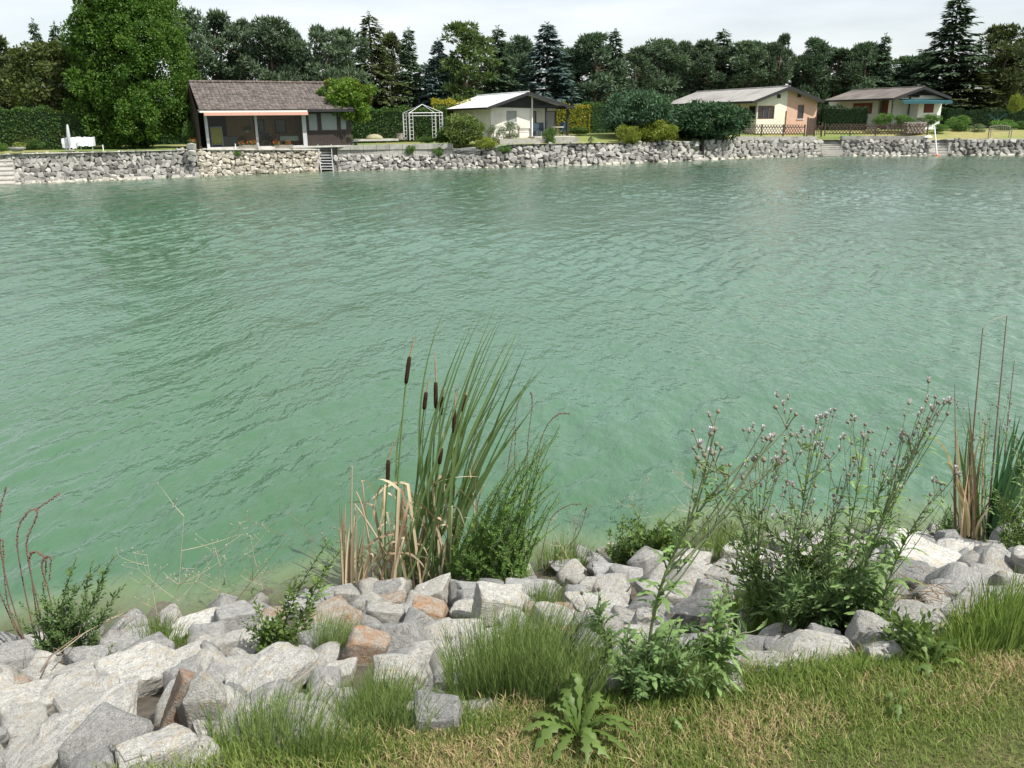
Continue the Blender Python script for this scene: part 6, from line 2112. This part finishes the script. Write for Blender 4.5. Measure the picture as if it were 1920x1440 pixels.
fine_clump('horsetail_clump', 'sparse low horsetail tuft in the gap between two denser clumps', 'horsetail', (770, 900), (1345, 1385), 90, 260, 95, group=HG)
fine_clump('grass_tuft', 'fine grass tuft at the waterline beside the tall forked stalk', 'grass tuft', (250, 350), (1205, 1228), 80, 240, 96, 'tall_grass', side=False, wd=.002, lean=.1)
fine_clump('grass_tuft', 'grass tuft at the foot of the mass of thistles, left part', 'grass tuft', (1350, 1500), (1150, 1195), 110, 420, 97, 'tall_grass', side=False, wd=.0018)
fine_clump('grass_tuft', 'dark grass tuft in the middle of the thistle group', 'grass tuft', (1450, 1660), (1130, 1195), 130, 620, 98, 'tall_grass', side=False, wd=.0018)
fine_clump('grass_tuft', 'grass tuft around the foot of the leaning thistle', 'grass tuft', (1140, 1340), (1270, 1325), 120, 600, 99, 'horsetail', wd=.0013)
fine_clump('grass_tuft', 'long green grass at the right edge above the lawn', 'grass tuft', (1790, 2000), (1150, 1230), 110, 700, 100, 'tall_grass', side=False, wd=.002)
fine_clump('grass_tuft', 'fine pale grass at the water right of the narrow leaved bush', 'grass tuft', (1010, 1110), (1060, 1078), 90, 160, 101, 'tall_grass', side=False, wd=.0016)
fine_clump('grass_tuft', 'light grass haze at the water behind the nettle bush', 'grass tuft', (1270, 1420), (1030, 1060), 110, 240, 102, 'tall_grass', side=False, wd=.0016)
fine_clump('grass_tuft', 'narrow grass tuft on top of the reddish stones', 'grass tuft', (975, 1060), (1120, 1150), 60, 120, 103, 'horsetail', wd=.0016)
FR = ['short lawn edge tuft beside the boxy bottom boulder', 'short lawn edge tuft under the wide loose horsetail clump, left half', 'short lawn edge tuft under the wide loose horsetail clump, right half', 'short lawn edge tuft below the sparse horsetail gap',
      'short lawn edge tuft left of the large lobed weed', 'short lawn edge tuft right of the large lobed weed', 'short lawn edge tuft under the bushy young thistle', 'short lawn edge tuft at the root of the leaning thistle',
      'short lawn edge tuft below the rounded cracked block', 'short lawn edge tuft between the cracked block and the domed block', 'short lawn edge tuft in front of the domed block', 'short lawn edge tuft between the domed and the lumpy block',
      'short lawn edge tuft in front of the lumpy block', 'tall lawn edge tuft near the right edge, lower one', 'tall lawn edge tuft at the right edge, upper one', 'short lawn edge tuft in front of the second horsetail clump', 'short lawn edge tuft at the bottom, below the middle of the horsetails']
for i, (x, y, w, h) in enumerate([(420, 1425, 40, 70), (560, 1432, 60, 60), (700, 1418, 60, 55), (880, 1385, 60, 60), (940, 1365, 40, 60), (1130, 1335, 50, 45), (1210, 1330, 60, 50), (1300, 1312, 60, 45), (1390, 1290, 60, 50), (1450, 1278, 50, 55), (1530, 1268, 60, 50), (1600, 1262, 60, 55), (1660, 1255, 50, 55), (1840, 1225, 80, 70), (1900, 1190, 80, 80), (780, 1400, 60, 40), (640, 1430, 50, 50)]):
    fine_clump('grass_tuft', FR[i], 'grass tuft', (x - w, x + w), (y - 12, y + 10), h, 90, 200 + i, 'tall_grass', side=False, wd=.0018, group='short tufts along the lawn edge', splay=.35)

# ---- right hand reed clump --------------------------------------------------
def right_reeds():
    B = Base(1840, 1015)
    root = thing('reed_clump', 'dry and green reed clump near the right edge with three tall bare stalks', 'reeds', B.P)
    q = random.Random(21)
    o = lambda x, y, t=0: B.rel(x, y, toward=t)
    for a, b, c, r in (((1808, 1012), (1825, 800), (1843, 615), .008), ((1850, 1005), (1868, 800), (1888, 592), .0075), ((1872, 1000), (1882, 850), (1902, 676), .006), ((1792, 960), (1792, 850), (1790, 720), .005)):
        pts = bez(o(*a), o(*b), o(*c), 12)
        MB().tube(pts, [r * (1.1 - .06 * i) for i in range(12)], 7).build('stalk', M['twig'], root)
    pts = bez(o(1843, 618), o(1850, 600), o(1885, 592), 6); MB().tube(pts, .0025, 4).build('stalk', M['pale_twig'], root)
    for i in range(34):
        bx = q.gauss(1822, 12); by = q.uniform(1000, 1022); tw = q.uniform(-.15, .15)
        tx = bx + q.uniform(-28, 30); ty = q.uniform(740, 950)
        pts = bez(o(bx, by, tw), o(bx + q.uniform(-8, 8), (by + ty) / 2, tw), o(tx, ty, tw), 7)
        blade(pts, q.uniform(.014, .03), Vector((1, q.uniform(-1, 1), 0)), q.random(), .1, .6).build('dry_leaf', M['dry_leaf'] if q.random() < .35 else (M['dry_brown'] if q.random() < .6 else M['reed_leaf']), root)
    for a, b, c in (((1800, 990), (1800, 850), (1790, 785)), ((1790, 900), (1780, 830), (1742, 818)), ((1800, 930), (1785, 850), (1765, 870))):
        blade(bez(o(*a), o(*b), o(*c), 8), .02, Vector((.6, -.6, .3)), .95, .1, .6).build('dry_leaf', M['dry_leaf'], root)
    for i in range(30):
        bx = q.uniform(1848, 1895); tw = q.uniform(-.15, .15)
        tx = q.uniform(1870, 1990); ty = q.uniform(760, 900)
        pts = bez(o(bx, q.uniform(995, 1015), tw), o(bx + (tx - bx) * .3, ty + (1010 - ty) * .4, tw), o(tx, ty, tw), 9)
        blade(pts, q.uniform(.025, .04), Vector((1, q.uniform(-1, .5), .2)), q.random(), .12).build('leaf', M['reed_dark'], root)
    for i in range(5):
        pts = bez(o(1858 + 3 * i, 1010), o(1850 + 4 * i, 930), o(1895 + 6 * i, 900 + 10 * i), 9)
        blade(pts, .025, Vector((1, -.5, .2)), .8, .1).build('leaf', M['weed_leaf'], root)
right_reeds()

# ---- sticks -------------------------------------------------------------
def stick(label, pts, rad, mat, twigs=0, seed=1, lift=.03):
    q = random.Random(seed)
    W = [on_bank(x, y, 0)[0] + Vector((0, 0, z)) for x, y, z in pts]
    root = thing('dry_branch', label, 'branch', W[0])
    P = [w - W[0] for w in W]
    n = len(P)
    MB().tube(P, [rad * (1 - .6 * i / n) for i in range(n)], 6).build('stem', M[mat], root)
    for i in range(twigs):
        k = q.randint(0, n - 2)
        a = P[k].lerp(P[k + 1], q.random())
        d = (P[k + 1] - P[k]).normalized()
        e = a + (d + Vector((q.uniform(-1, 1), q.uniform(-1, 1), q.uniform(-.1, .5)))) * q.uniform(.05, .14)
        MB().tube([a, a.lerp(e, .5) + Vector((0, 0, .01)), e], [rad * .4, rad * .3, rad * .15], 4).build('twig', M[mat], root)
stick('bundle of grey dry twigs lying on the boulders at the left', [(86, 1310, .16), (105, 1278, .17), (150, 1250, .20), (200, 1220, .20), (250, 1192, .2)], .005, 'twig', 9, 1)
stick('thin pale dry twig above the grey bundle on the left', [(120, 1285, .2), (170, 1245, .22), (215, 1215, .22), (255, 1190, .2)], .003, 'pale_twig', 4, 2)
stick('bent pale branch lying at the foot of the thistles', [(1480, 1148, .12), (1500, 1168, .10), (1540, 1180, .08), (1575, 1188, .06)], .008, 'pale_twig', 2, 3)
stick('pale curved twig rising from the bent branch', [(1548, 1178, .08), (1575, 1150, .12), (1588, 1110, .16), (1604, 1078, .2)], .005, 'pale_twig', 1, 4)
stick('long thin pale stem leaning across the leaves left of the bent branch', [(1385, 1180, .1), (1420, 1160, .16), (1455, 1125, .22), (1472, 1075, .28)], .004, 'pale_twig', 0, 5)
def twig_pile():
    B = Base(1700, 1140)
    q = random.Random(4)
    root = thing('twig_pile', 'brown pile of dry twigs and straw between pale boulders on the right', 'twigs', B.P)
    for i in range(46):
        P, d = on_bank(q.uniform(1620, 1770), q.uniform(1100, 1180))
        a = P - B.P + Vector((0, 0, q.uniform(.06, .13)))
        e = a + Vector((q.uniform(-1, 1), q.uniform(-.5, .5), q.uniform(-.15, .25))) * q.uniform(.06, .16)
        MB().tube([a, a.lerp(e, .5) + Vector((0, 0, .01)), e], [.0024, .002, .001], 4).build('twig', M['dry_brown'] if i % 2 else M['twig'], root)
twig_pile()

# ---- lawn grass -------------------------------------------------------------
def lawn_grass():
    rg = np.random.default_rng(8)
    N_ = 300000
    px = rg.uniform(250, 1990, N_); py = rg.uniform(1130, 1510, N_)
    # area-uniform sampling on the lawn itself
    u = rg.uniform(-1.6, 3.6, N_); v0 = rg.uniform(-1.8, .5, N_)
    vl = np.interp(u, _leu, _lev)
    v = vl + .06 + rg.normal(0, .035, N_) - rg.uniform(0, 1.5, N_) * rg.uniform(.3, 1.6, N_)
    X = u * BU.x + v * BV.x; Y = u * BU.y + v * BV.y
    Z = np.full(N_, Z_LAWN - .01)
    D = np.stack([X, Y, Z - CAM_H], 1)
    F_, R_, U_ = np.array(FWD), np.array(RGT), np.array(UPV)
    d = D @ F_
    sx = 960 + FPX * (D @ R_) / d; sy = 720 - FPX * (D @ U_) / d
    keep = (d > .3) & (sx > -60) & (sx < 1990) & (sy < 1530)
    X, Y, Z, v, u, vl = X[keep], Y[keep], Z[keep], v[keep], u[keep], vl[keep]
    n = len(X)
    patch = np.array([mnoise.noise(Vector((a * 1.5, b * 2.3, 4))) + .5 * mnoise.noise(Vector((a * 5, b * 5, 1))) for a, b in zip(u, v)])
    edge = np.clip(1 - np.abs((vl - v) - .22) / .22, 0, 1)          # the strip just behind the stones is drier
    dead = rg.uniform(size=n) < np.clip(.10 + patch * .8 + edge * .30 - .15 * (u > 1.2) * (vl - v > .6), .03, .6)
    h = rg.uniform(.012, .030, n) * np.where(dead, .85, 1) * np.where(rg.uniform(size=n) < .05, 1.7, 1)
    a = rg.uniform(0, 2 * PI, n); ln = rg.uniform(.15, 1.2, n) * np.where(dead, 1.5, 1)
    w = rg.uniform(.0007, .0016, n)
    s = np.stack([np.cos(a + rg.normal(1.57, .5, n)), np.sin(a + 1.57), 0 * a], 1)
    P = np.stack([X, Y, Z], 1)
    mid = P + np.stack([np.cos(a) * ln * h * .35, np.sin(a) * ln * h * .35, h * .62], 1)
    tip = P + np.stack([np.cos(a) * ln * h, np.sin(a) * ln * h, h], 1)
    sw = s * w[:, None]
    V = np.stack([P - sw, P + sw, mid + sw * .8, mid - sw * .8, tip], 1)
    for flag, nm, mt_, lab in ((False, 'lawn_grass', 'grass', 'short green grass blades of the near lawn'), (True, 'dead_grass', 'dead_grass', 'dry brown grass blades in the near lawn')):
        Q = V[dead == flag]
        k = len(Q)
        b = np.arange(k)[:, None] * 5
        tri = np.concatenate([b + [0, 1, 2], b + [0, 2, 3], b + [3, 2, 4]], 1).reshape(-1, 3)
        tn = np.repeat(rg.uniform(0, 1, k), 3)
        me = fast_mesh(nm, Q.reshape(-1, 3), tri, M[mt_], tint=tn)
        tag(obj(nm, me), lab, 'grass', kind='stuff')
lawn_grass()
# ================================================================== SMALL THINGS ON THE FAR SHORE
def gbase(px, py, back):
    return at(px, py, Yb(px) + SETB + back)
def ppm(P): return FPX / (P - C0).dot(FWD)

# lattice fence
def lattice_fence(label, a, b, y0, y1, back, name='fence', post_every=2.2):
    A, B = gbase(a, y1(a), back), gbase(b, y1(b), back)
    H = (y1(a) - y0(a)) / ppm(A) * 1.02
    root = thing(name, label, 'fence', A)
    d = (B - A); W = d.length; d.normalize()
    nrm_ = Vector((-d.y, d.x, 0)).normalized()
    n = max(1, round(W / post_every))
    for i in range(n + 1):
        p = d * (W * i / n)
        MB().box(-.05, .05, -.05, .05, -.1, H + .05, M=Matrix.Translation(p) @ Matrix.Rotation(math.atan2(d.y, d.x), 4, 'Z')).build('post', M['fence_wood'], root)
    for z in (.12, H - .2):
        MB().bar(Vector((0, 0, z)) + nrm_ * .06, d * W + Vector((0, 0, z)) + nrm_ * .06, .04, .07).build('rail', M['fence_wood'], root)
    step = .30
    sl = {}
    for s in (-1, 1):
        e = Vector((d.x * s * H * .75, d.y * s * H * .75, H))
        off = nrm_ * (-.05 if s > 0 else -.022)
        sl[s] = MB().bar(Vector((0, 0, .03)) + off, e + off + Vector((0, 0, .03)), .055, .022, up=nrm_).mesh('slat', M['fence_wood'])
    k = int(W / step)
    for i in range(k + 1):
        for s in (-1, 1):
            x = i * step
            if s > 0 and x + H * .75 > W + .05: continue
            if s < 0 and x - H * .75 < -.05: continue
            obj('slat', sl[s], parent=root, loc=d * x)
    return root
lattice_fence('dark brown diagonal lattice fence before the cream and salmon house', 1386, 1508, lambda p: 235, lambda p: 253.5, 1.35)
lattice_fence('dark brown diagonal lattice fence right of the gate, before the grey bungalow', 1546, 1738, lambda p: 234, lambda p: 253, 1.35)
def gate():
    A = gbase(1512, 255, 1.3)
    root = thing('garden_gate', 'dark timber gate with a solid panel between two lattice fences', 'gate', A, math.radians(19))
    k = 1 / ppm(A)
    MB().box(0, .09, 0, .09, -.1, 34 * k).build('post', M['fence_wood'], root)
    MB().box(17 * k, 17 * k + .1, 0, .1, -.1, 34 * k).build('post', M['fence_wood'], root)
    MB().box(33 * k, 33 * k + .1, 0, .1, -.1, 24 * k).build('post', M['fence_wood'], root)
    for i in range(6):
        x = .1 + i * (17 * k - .12) / 6
        MB().box(x, x + (17 * k - .12) / 6 - .015, .02, .05, .05, 32 * k).build('board', M['fence_wood'], root)
    for i in range(7):
        x0 = 17 * k + .12 + i * .1
        MB().bar((x0, .03, .1), (x0 + .25 * (1 if i % 2 else -1) + .1, .03, 20 * k), .04, .02, up=(0, 1, 0)).build('slat', M['fence_wood'], root)
gate()

# gazebo frame
def gazebo():
    Y = Yb(794) + SETB + 3.4
    c = at(794, 262, Y)
    k = 1 / ppm(c)
    root = thing('gazebo_frame', 'white metal gazebo frame with lattice legs and no cover', 'gazebo', c, math.radians(18))
    W = 62 * k / 2; H = 48 * k; D_ = 1.3
    for sx in (-1, 1):
        for sy in (-1, 1):
            mb = MB()
            x, y = sx * W, sy * D_
            for dx, dy in ((0, 0), (-sx * .26, 0), (0, -sy * .26)):
                mb.tube([(x + dx, y + dy, 0), (x + dx, y + dy, H)], .018, 5)
            for z in np.arange(.15, H, .28):
                mb.tube([(x - sx * .26, y, z), (x, y, z)], .012, 4); mb.tube([(x, y - sy * .26, z), (x, y, z)], .012, 4)
            mb.build('leg', M['white_paint'], root)
            MB().tube([(x, y, H), (0, 0, H + 15 * k)], .02, 5).build('roof_bar', M['white_paint'], root)
    for a, b in (((-W, -D_), (W, -D_)), ((-W, D_), (W, D_)), ((-W, -D_), (-W, D_)), ((W, -D_), (W, D_))):
        mb = MB()
        mb.tube([(a[0], a[1], H), (b[0], b[1], H)], .02, 5); mb.tube([(a[0], a[1], H - .22), (b[0], b[1], H - .22)], .014, 5)
        mb.build('top_rail', M['white_paint'], root)
gazebo()

# wooden bench (far right) and bench on the terrace
def bench(label, px0, px1, ytop, ybase, back, mat, arch=False):
    A = gbase(px0, ybase, back); B = gbase(px1, ybase, back)
    W = (B - A).length; k = 1 / ppm(A)
    H = (ybase - ytop) * k
    root = thing('bench', label, 'bench', A, math.atan2(B.y - A.y, B.x - A.x))
    sh = H * .52
    for i in range(4):
        MB().box(.03, W - .03, -.42 + i * .11, -.42 + i * .11 + .08, sh - .03, sh).build('seat_slat', M[mat], root)
    for x in (0, W - .06):
        MB().box(x, x + .06, -.44, -.38, 0, sh + .2).build('leg', M[mat], root)
        MB().box(x, x + .06, .0, .06, 0, H * .9).build('leg', M[mat], root)
        MB().box(x, x + .06, -.44, .06, sh + .2, sh + .245).build('armrest', M[mat], root)
    n = 11
    for i in range(n):
        x = .1 + (W - .2) * i / (n - 1)
        zt = H * .88 + (.12 * H * math.sin(PI * i / (n - 1)) if arch else 0)
        MB().box(x - .02, x + .02, .02, .045, sh + .08, zt).build('back_slat', M[mat], root)
    mb = MB()
    mb.tube([(.03 + (W - .06) * i / 8, .03, H * .88 + (.12 * H * math.sin(PI * i / 8) if arch else 0)) for i in range(9)], .03, 6)
    mb.build('back_rail', M[mat], root)
bench('wooden garden bench with arched back on the lawn at the far right', 1852, 1892, 236, 259, .9, 'weathered_wood', True)
bench('grey slatted bench against the white bungalow wall', 971, 994, 240, 258, 3.4, 'weathered_wood')

# leaning white pole with an orange float, mooring rails
P0_ = at(1752, 237, Yb(1752) + .5); P1_ = at(1757, 292.5, Yb(1757) - .3)
r_ = thing('leaning_pole', 'leaning white pole with an orange float at its foot', 'pole', P1_)
MB().tube([Vector((0, 0, 0)), P0_ - P1_], .06, 8).build('pole', M['white_paint'], r_)
mb = MB(); D_, F_ = ICO[2]; mb.add([Vector(v) * .17 for v in D_], [tuple(f) for f in F_], smooth=True); mb.build('float', M['orange_ball'], r_)
def hoop(label, px):
    A = at(px, 293, Yb(px) - .1)
    root = thing('ladder_rail', label, 'handrail', A)
    for dx in (0, .75):
        MB().tube([(dx, .0, -.3), (dx, 0, .65), (dx, .12, .78), (dx, .5, .78), (dx, .6, .65), (dx, .6, .3)], .025, 6).build('rail', M['dull_metal'], root)
    for z in (.1, .35): MB().tube([(0, 0, z), (.75, 0, z)], .02, 5).build('rung', M['dull_metal'], root)
hoop('pale metal bathing ladder at the foot of the wall right of the gate steps', 1577)

# white covered garden things left of the big tree, with a grey closed parasol
def tarp():
    A = gbase(118, 281, 1.6); k = 1 / ppm(A)
    root = thing('covered_furniture', 'garden furniture under a white tarpaulin in front of the left hedge', 'covered furniture', A, math.radians(15))
    def sag(x0, x1, zt, zb, y0, y1, seed):
        q = random.Random(seed); nx = 9
        mb = MB(); rows = []
        for (y, z) in ((y0, zb), (y0, (zb + zt) / 2), (y0 + .03, zt), (y1, zt), (y1 + .03, zb)):
            rows.append([Vector((x0 + (x1 - x0) * i / (nx - 1) + q.uniform(-.02, .02), y + q.uniform(-.05, .05), z + q.uniform(-.05, .05))) for i in range(nx)])
        vs = [v for r in rows for v in r]
        fs = [(j * nx + i, j * nx + i + 1, (j + 1) * nx + i + 1, (j + 1) * nx + i) for j in range(4) for i in range(nx - 1)]
        fs += [(0, nx, 2 * nx, 3 * nx, 4 * nx), (nx - 1, 5 * nx - 1, 4 * nx - 1, 3 * nx - 1, 2 * nx - 1)]
        return mb.add(vs, fs, smooth=False)
    sag(0, 24 * k, 21 * k, 3 * k, 0, .8, 1).build('tarpaulin', M['tarpaulin'], root)
    sag(24 * k + .02, 53 * k, 22 * k, 6 * k, .05, .9, 2).build('tarpaulin', M['tarpaulin'], root)
    for x in (4 * k, 18 * k, 30 * k, 50 * k):
        MB().tube([(x, .3, 0), (x, .3, 8 * k)], .03, 6).build('leg', M['white_paint'], root)
    P = gbase(131, 282, 1.3)
    r2 = thing('closed_parasol', 'closed grey parasol leaning before the white covered furniture', 'parasol', P)
    t = at(126, 233, P.y) - P
    MB().tube([Vector((0, 0, 0)), t * .15, t * .2, t * .6, t * .95, t], [.05, .05, .10, .12, .07, .02], 8).build('cover', M['grey_metal'], r2)
    MB().box(-.2, .2, -.2, .2, -.02, .05).build('foot', M['concrete'], r2)
tarp()

def planter(label, px, ybase, w, h, back, flower='red_flower', leaf='fresh', box=True, mat='terracotta', fl=1, name='planter'):
    P = gbase(px, ybase, back); k = 1 / ppm(P)
    root = thing(name, label, 'planter', P, math.radians(19))
    W, H = w * k / 2, h * k
    if box: MB().box(-W, W, -.16, .16, 0, H).build('box', M[mat], root)
    else: MB().tube([(0, 0, 0), (0, 0, H * .2), (0, 0, H * .7), (0, 0, H)], [W * .5, W * .7, W, W * .96], 12).build('bowl', M[mat], root)
    rg = np.random.default_rng(px)
    n = 5 if box else 3
    cs = [np.array([rg.uniform(-W, W) * .9, rg.uniform(-.1, .1), H + .12]) for _ in range(n)]
    Q, T_ = clump_cloud(rg, cs, [.2] * n, 70, .08, .05)
    obj('foliage', quads_mesh('foliage', Q, M[{'fresh': 'fresh_shrub', 'yellow': 'yellow_shrub'}[leaf]], T_), parent=root)
    if fl:
        Q, T_ = clump_cloud(rg, [c + [0, -.05, .06] for c in cs], [.2] * n, 22, .07, .06)
        me = quads_mesh('flowers', Q, M[flower], T_); obj('flowers', me, parent=root)
planter('wooden flower box with red flowers left of the middle post of the glazed front', 467, 279, 34, 7, -.05, mat='weathered_wood')
planter('wooden flower box with red and yellow flowers below the glazed front, right one', 532, 279, 34, 7, -.05, mat='weathered_wood')
planter('stone bowl planter with a green plant at the left end of the far wall', 33, 284, 30, 8, .2, leaf='yellow', box=False, mat='wall_stone', fl=0)
planter('small white pot of red flowers on the wall pillar left of the boathouse', 360, 279, 10, 9, .1, box=False, mat='white_paint')
# pillar at the wall end, ivy post above it
P = gbase(360, 300, -.9)
r_ = thing('stone_pillar', 'rounded grey stone pillar at the joint of the tiered and the cobble wall', 'pillar', P)
D_, F_ = ICO[3]
for z in (.0, .38, .74):
    me_ = rock_mesh(int(700 + z * 100), 3, M['wall_stone'])
    obj('stone', me_, parent=r_, loc=(0, .2, z + .1), scale=(.36, .32, .26))
bush(357, 226, 268, 11, 'hedgebush', 2.2, 'narrow ivy covered post left of the boathouse', 'ivy_post', 'ivy')

# inside the glazed room: positions on the floor of the boathouse
def room(px, py, depth):
    """point inside the boathouse, depth metres behind its front"""
    x, z = H1L.fp(px, py, depth)
    return H1L.P + H1L.x * x + H1L.y * depth + Vector((0, 0, z))
def in_room(name, label, cat, px, depth):
    p = room(px, 240, depth); p.z = H1L.P.z + .01
    return thing(name, label, cat, p, math.radians(20))
r_ = in_room('folding_lounger', 'yellow folding lounger standing upright behind the left glass pane', 'lounger', 405, .6)
MB().box(-.34, .34, 0, .05, .25, 1.35).build('cushion', M['yellow_cloth'], r_)
mb = MB()
for x in (-.38, .38): mb.tube([(x, .0, 0), (x, .05, 1.4)], .025, 6)
mb.tube([(-.38, .05, 1.4), (.38, .05, 1.4)], .025, 6); mb.tube([(-.38, .0, .2), (.38, .0, .2)], .02, 6)
mb.build('frame', M['white_paint'], r_)
r_ = in_room('table', 'table with a green and white cloth inside the glazed front', 'table', 540, 1.1)
MB().box(-.65, .65, -.35, .35, .70, .74).build('tabletop', M['green_cloth'], r_)
MB().box(-.66, .66, -.37, -.355, .36, .69).build('tablecloth_edge', M['pale_cloth'], r_)
for x in (-.6, .6):
    for y in (-.3, .3): MB().box(x - .025, x + .025, y - .025, y + .025, 0, .70).build('leg', M['weathered_wood'], r_)
r_ = in_room('chair', 'dark chair inside the glazed front, left of the table', 'chair', 497, 1.0)
MB().box(-.25, .25, -.25, .25, .42, .46).build('seat', M['chair_blue'], r_)
MB().box(-.25, .25, .22, .26, .46, .95).build('backrest', M['chair_blue'], r_)
for x in (-.22, .22):
    for y in (-.22, .22): MB().box(x - .02, x + .02, y - .02, y + .02, 0, .42).build('leg', M['dull_metal'], r_)
r_ = in_room('sideboard', 'low pale cupboard inside the glazed front behind the lounger', 'cupboard', 428, 2.0)
MB().box(-.6, .6, -.2, .2, .05, .75).build('body', M['weathered_wood'], r_)
for x in (-.3, .3): MB().box(x - .28, x + .28, -.225, -.205, .1, .7).build('door', M['concrete'], r_)
p = room(463, 241, .9)
r_ = thing('hanging_plant', 'round hanging plant in the middle of the left glass panes', 'plant', p)
rg_ = np.random.default_rng(9)
Q, T_ = clump_cloud(rg_, [np.zeros(3), np.array([.1, 0, .05]), np.array([-.1, 0, 0])], [.22, .2, .2], 110, .09, .05)
obj('foliage', quads_mesh('foliage', Q, M['fresh_shrub'], T_), parent=r_)
MB().tube([(0, 0, -.12), (0, 0, -.28)], [.13, .09], 10).build('pot', M['white_paint'], r_)
MB().tube([(0, 0, 0), (0, 0, H1L.fp(463, 209)[1] + H1L.P.z - p.z)], .008, 4).build('cord', M['dull_metal'], r_)
for px_, lab in ((505, 'red flowering pot plant behind the glass left of the table'), (452, 'red flowering pot plant behind the glass under the hanging plant')):
    r_ = in_room('potted_plant', lab, 'plant', px_, .45)
    MB().tube([(0, 0, 0), (0, 0, .3)], [.12, .16], 10).build('pot', M['terracotta'], r_)
    Q, T_ = clump_cloud(rg_, [np.array([0, 0, .5]), np.array([.15, 0, .65]), np.array([-.12, 0, .6])], [.22, .2, .2], 60, .09, .05)
    obj('foliage', quads_mesh('foliage', Q, M['hedge'], T_), parent=r_)
    Q, T_ = clump_cloud(rg_, [np.array([0, 0, .55]), np.array([.15, 0, .7])], [.25, .25], 30, .07, .06)
    obj('flowers', quads_mesh('flowers', Q, M['red_flower'], T_), parent=r_)

# porch furniture of the white bungalow
def porch(name, label, cat, u, v):
    p = H2L.P + H2L.x * u + H2L.y * v; p.z = H2L.P.z - .04
    return thing(name, label, cat, p, H2L.th)
r_ = porch('garden_table', 'pale round table on the porch of the white bungalow', 'table', H2xw + 2.0, -.9)
MB().tube([(0, 0, .70), (0, 0, .745)], .55, 16).build('tabletop', M['pale_cloth'], r_)
MB().tube([(0, 0, 0), (0, 0, .69)], .05, 8).build('leg', M['dull_metal'], r_)
for i, (u, v, rz, lab) in enumerate(((.45, -.2, 0, 'dark blue high backed chair on the porch, nearest the white post'), (1.15, .1, .2, 'dark blue high backed chair on the porch, directly left of the table'), (2.9, -.1, -.4, 'dark blue chair on the porch right of the table'), (3.4, .4, -.6, 'dark blue chair on the porch beside the right hand post'))):
    r_ = porch('garden_chair', lab, 'chair', H2xw + u, v)
    r_.rotation_euler = (0, 0, H2L.th + rz); r_['group'] = 'chairs on the porch'
    MB().box(-.24, .24, -.24, .24, .40, .45).build('seat', M['chair_blue'], r_)
    MB().box(-.24, .24, .22, .26, .45, 1.1).build('backrest', M['chair_blue'], r_)
    for x in (-.22, .22):
        MB().box(x - .02, x + .02, -.24, .26, .62, .66).build('armrest', M['chair_blue'], r_)
        for y in (-.22, .22): MB().box(x - .02, x + .02, y - .02, y + .02, 0, .40).build('leg', M['chair_blue'], r_)

# odds and ends
P = gbase(667, 276, .3); k = 1 / ppm(P)
r_ = thing('lamp_box', 'short dark garden box standing on the planter wall', 'box', P)
MB().box(-.13, .13, -.13, .13, 0, .42).build('body', M['black_wood'], r_)
MB().box(-.17, .17, -.17, .17, .423, .48).build('lid', M['dull_metal'], r_)
P = gbase(707, 264, 3.2)
r_ = thing('covered_sandpit', 'low pale sandpit cover with a sand coloured heap on the lawn behind the planter wall', 'sandpit', P, .3)
MB().box(-1.9, 1.6, -.7, .7, 0, .14).build('frame', M['concrete_pale'], r_)
mb = MB(); D2, F2 = ICO[3]; mb.add([Vector((v[0] * .7 - .2, v[1] * .5, max(0, v[2]) * .38 + .14)) for v in D2], [tuple(f) for f in F2], smooth=True); mb.build('heap', M['silt'], r_)
P = gbase(750, 262, 3.2)
r_ = thing('wood_stump', 'grey weathered stump seat left of the gazebo frame', 'stump', P)
MB().tube([(0, 0, 0), (0, 0, .3), (0, 0, .5)], [.3, .25, .27], 9).build('trunk', M['weathered_wood'], r_)
for a in (0, 2.1, 4.2): MB().tube([(math.cos(a) * .2, math.sin(a) * .2, .25), (math.cos(a) * .5, math.sin(a) * .5, 0)], [.09, .04], 6).build('root', M['weathered_wood'], r_)
P = gbase(1740, 258, .3)
r_ = thing('upturned_dinghy', 'small pale upturned boat hull at the fence end above the right steps', 'boat', P, .4)
mb = MB(); mb.add([Vector((v[0] * .5, v[1] * .22, max(-.02, v[2]) * .2)) for v in D2], [tuple(f) for f in F2], smooth=True); mb.build('hull', M['white_paint'], r_)
MB().tube([(-.46, 0, .06), (0, 0, .21), (.46, 0, .06)], .02, 6).build('keel', M['weathered_wood'], r_)
P = gbase(1731, 236, 1.6)
r_ = thing('log_pile', 'dark stack of split logs at the right end of the lattice fence', 'log pile', gbase(1700, 250, 2.1), math.radians(19))
q_ = random.Random(8)
LG = MB().tube([(0, 0, 0), (0, .5, 0)], .09, 7).mesh('log', M['weathered_wood'])
for j in range(6):
    for i in range(12):
        obj('log', LG, parent=r_, loc=(i * .19 + (j % 2) * .09, q_.uniform(-.05, .05), .09 + j * .165), rot=(0, q_.uniform(0, 3), 0), scale=(1, 1, 1))
P = gbase(1866, 246, 7)
r_ = thing('rotary_dryer', 'green rotary clothes dryer on the lawn behind the bench', 'clothes dryer', P)
MB().tube([(0, 0, 0), (0, 0, 1.6)], .03, 6).build('pole', M['teal_cloth'], r_)
for a in range(4):
    c_, s_ = math.cos(a * PI / 2 + .4), math.sin(a * PI / 2 + .4)
    MB().tube([(0, 0, 1.0), (c_ * 1.2, s_ * 1.2, 1.65)], .018, 5).build('arm', M['teal_cloth'], r_)
for px_, y_, lab in ((194, 283, 'tiny white lamp post on the lawn edge below the big tree'), (442, 280, 'short white post at the glazed front left of the first flower box')):
    P = gbase(px_, y_, .1)
    r_ = thing('post_light', lab, 'light', P)
    MB().tube([(0, 0, 0), (0, 0, .38)], .035, 8).build('post', M['white_paint'], r_)
    MB().tube([(0, 0, .38), (0, 0, .40)], [.05, .03], 8).build('cap', M['grey_metal'], r_)
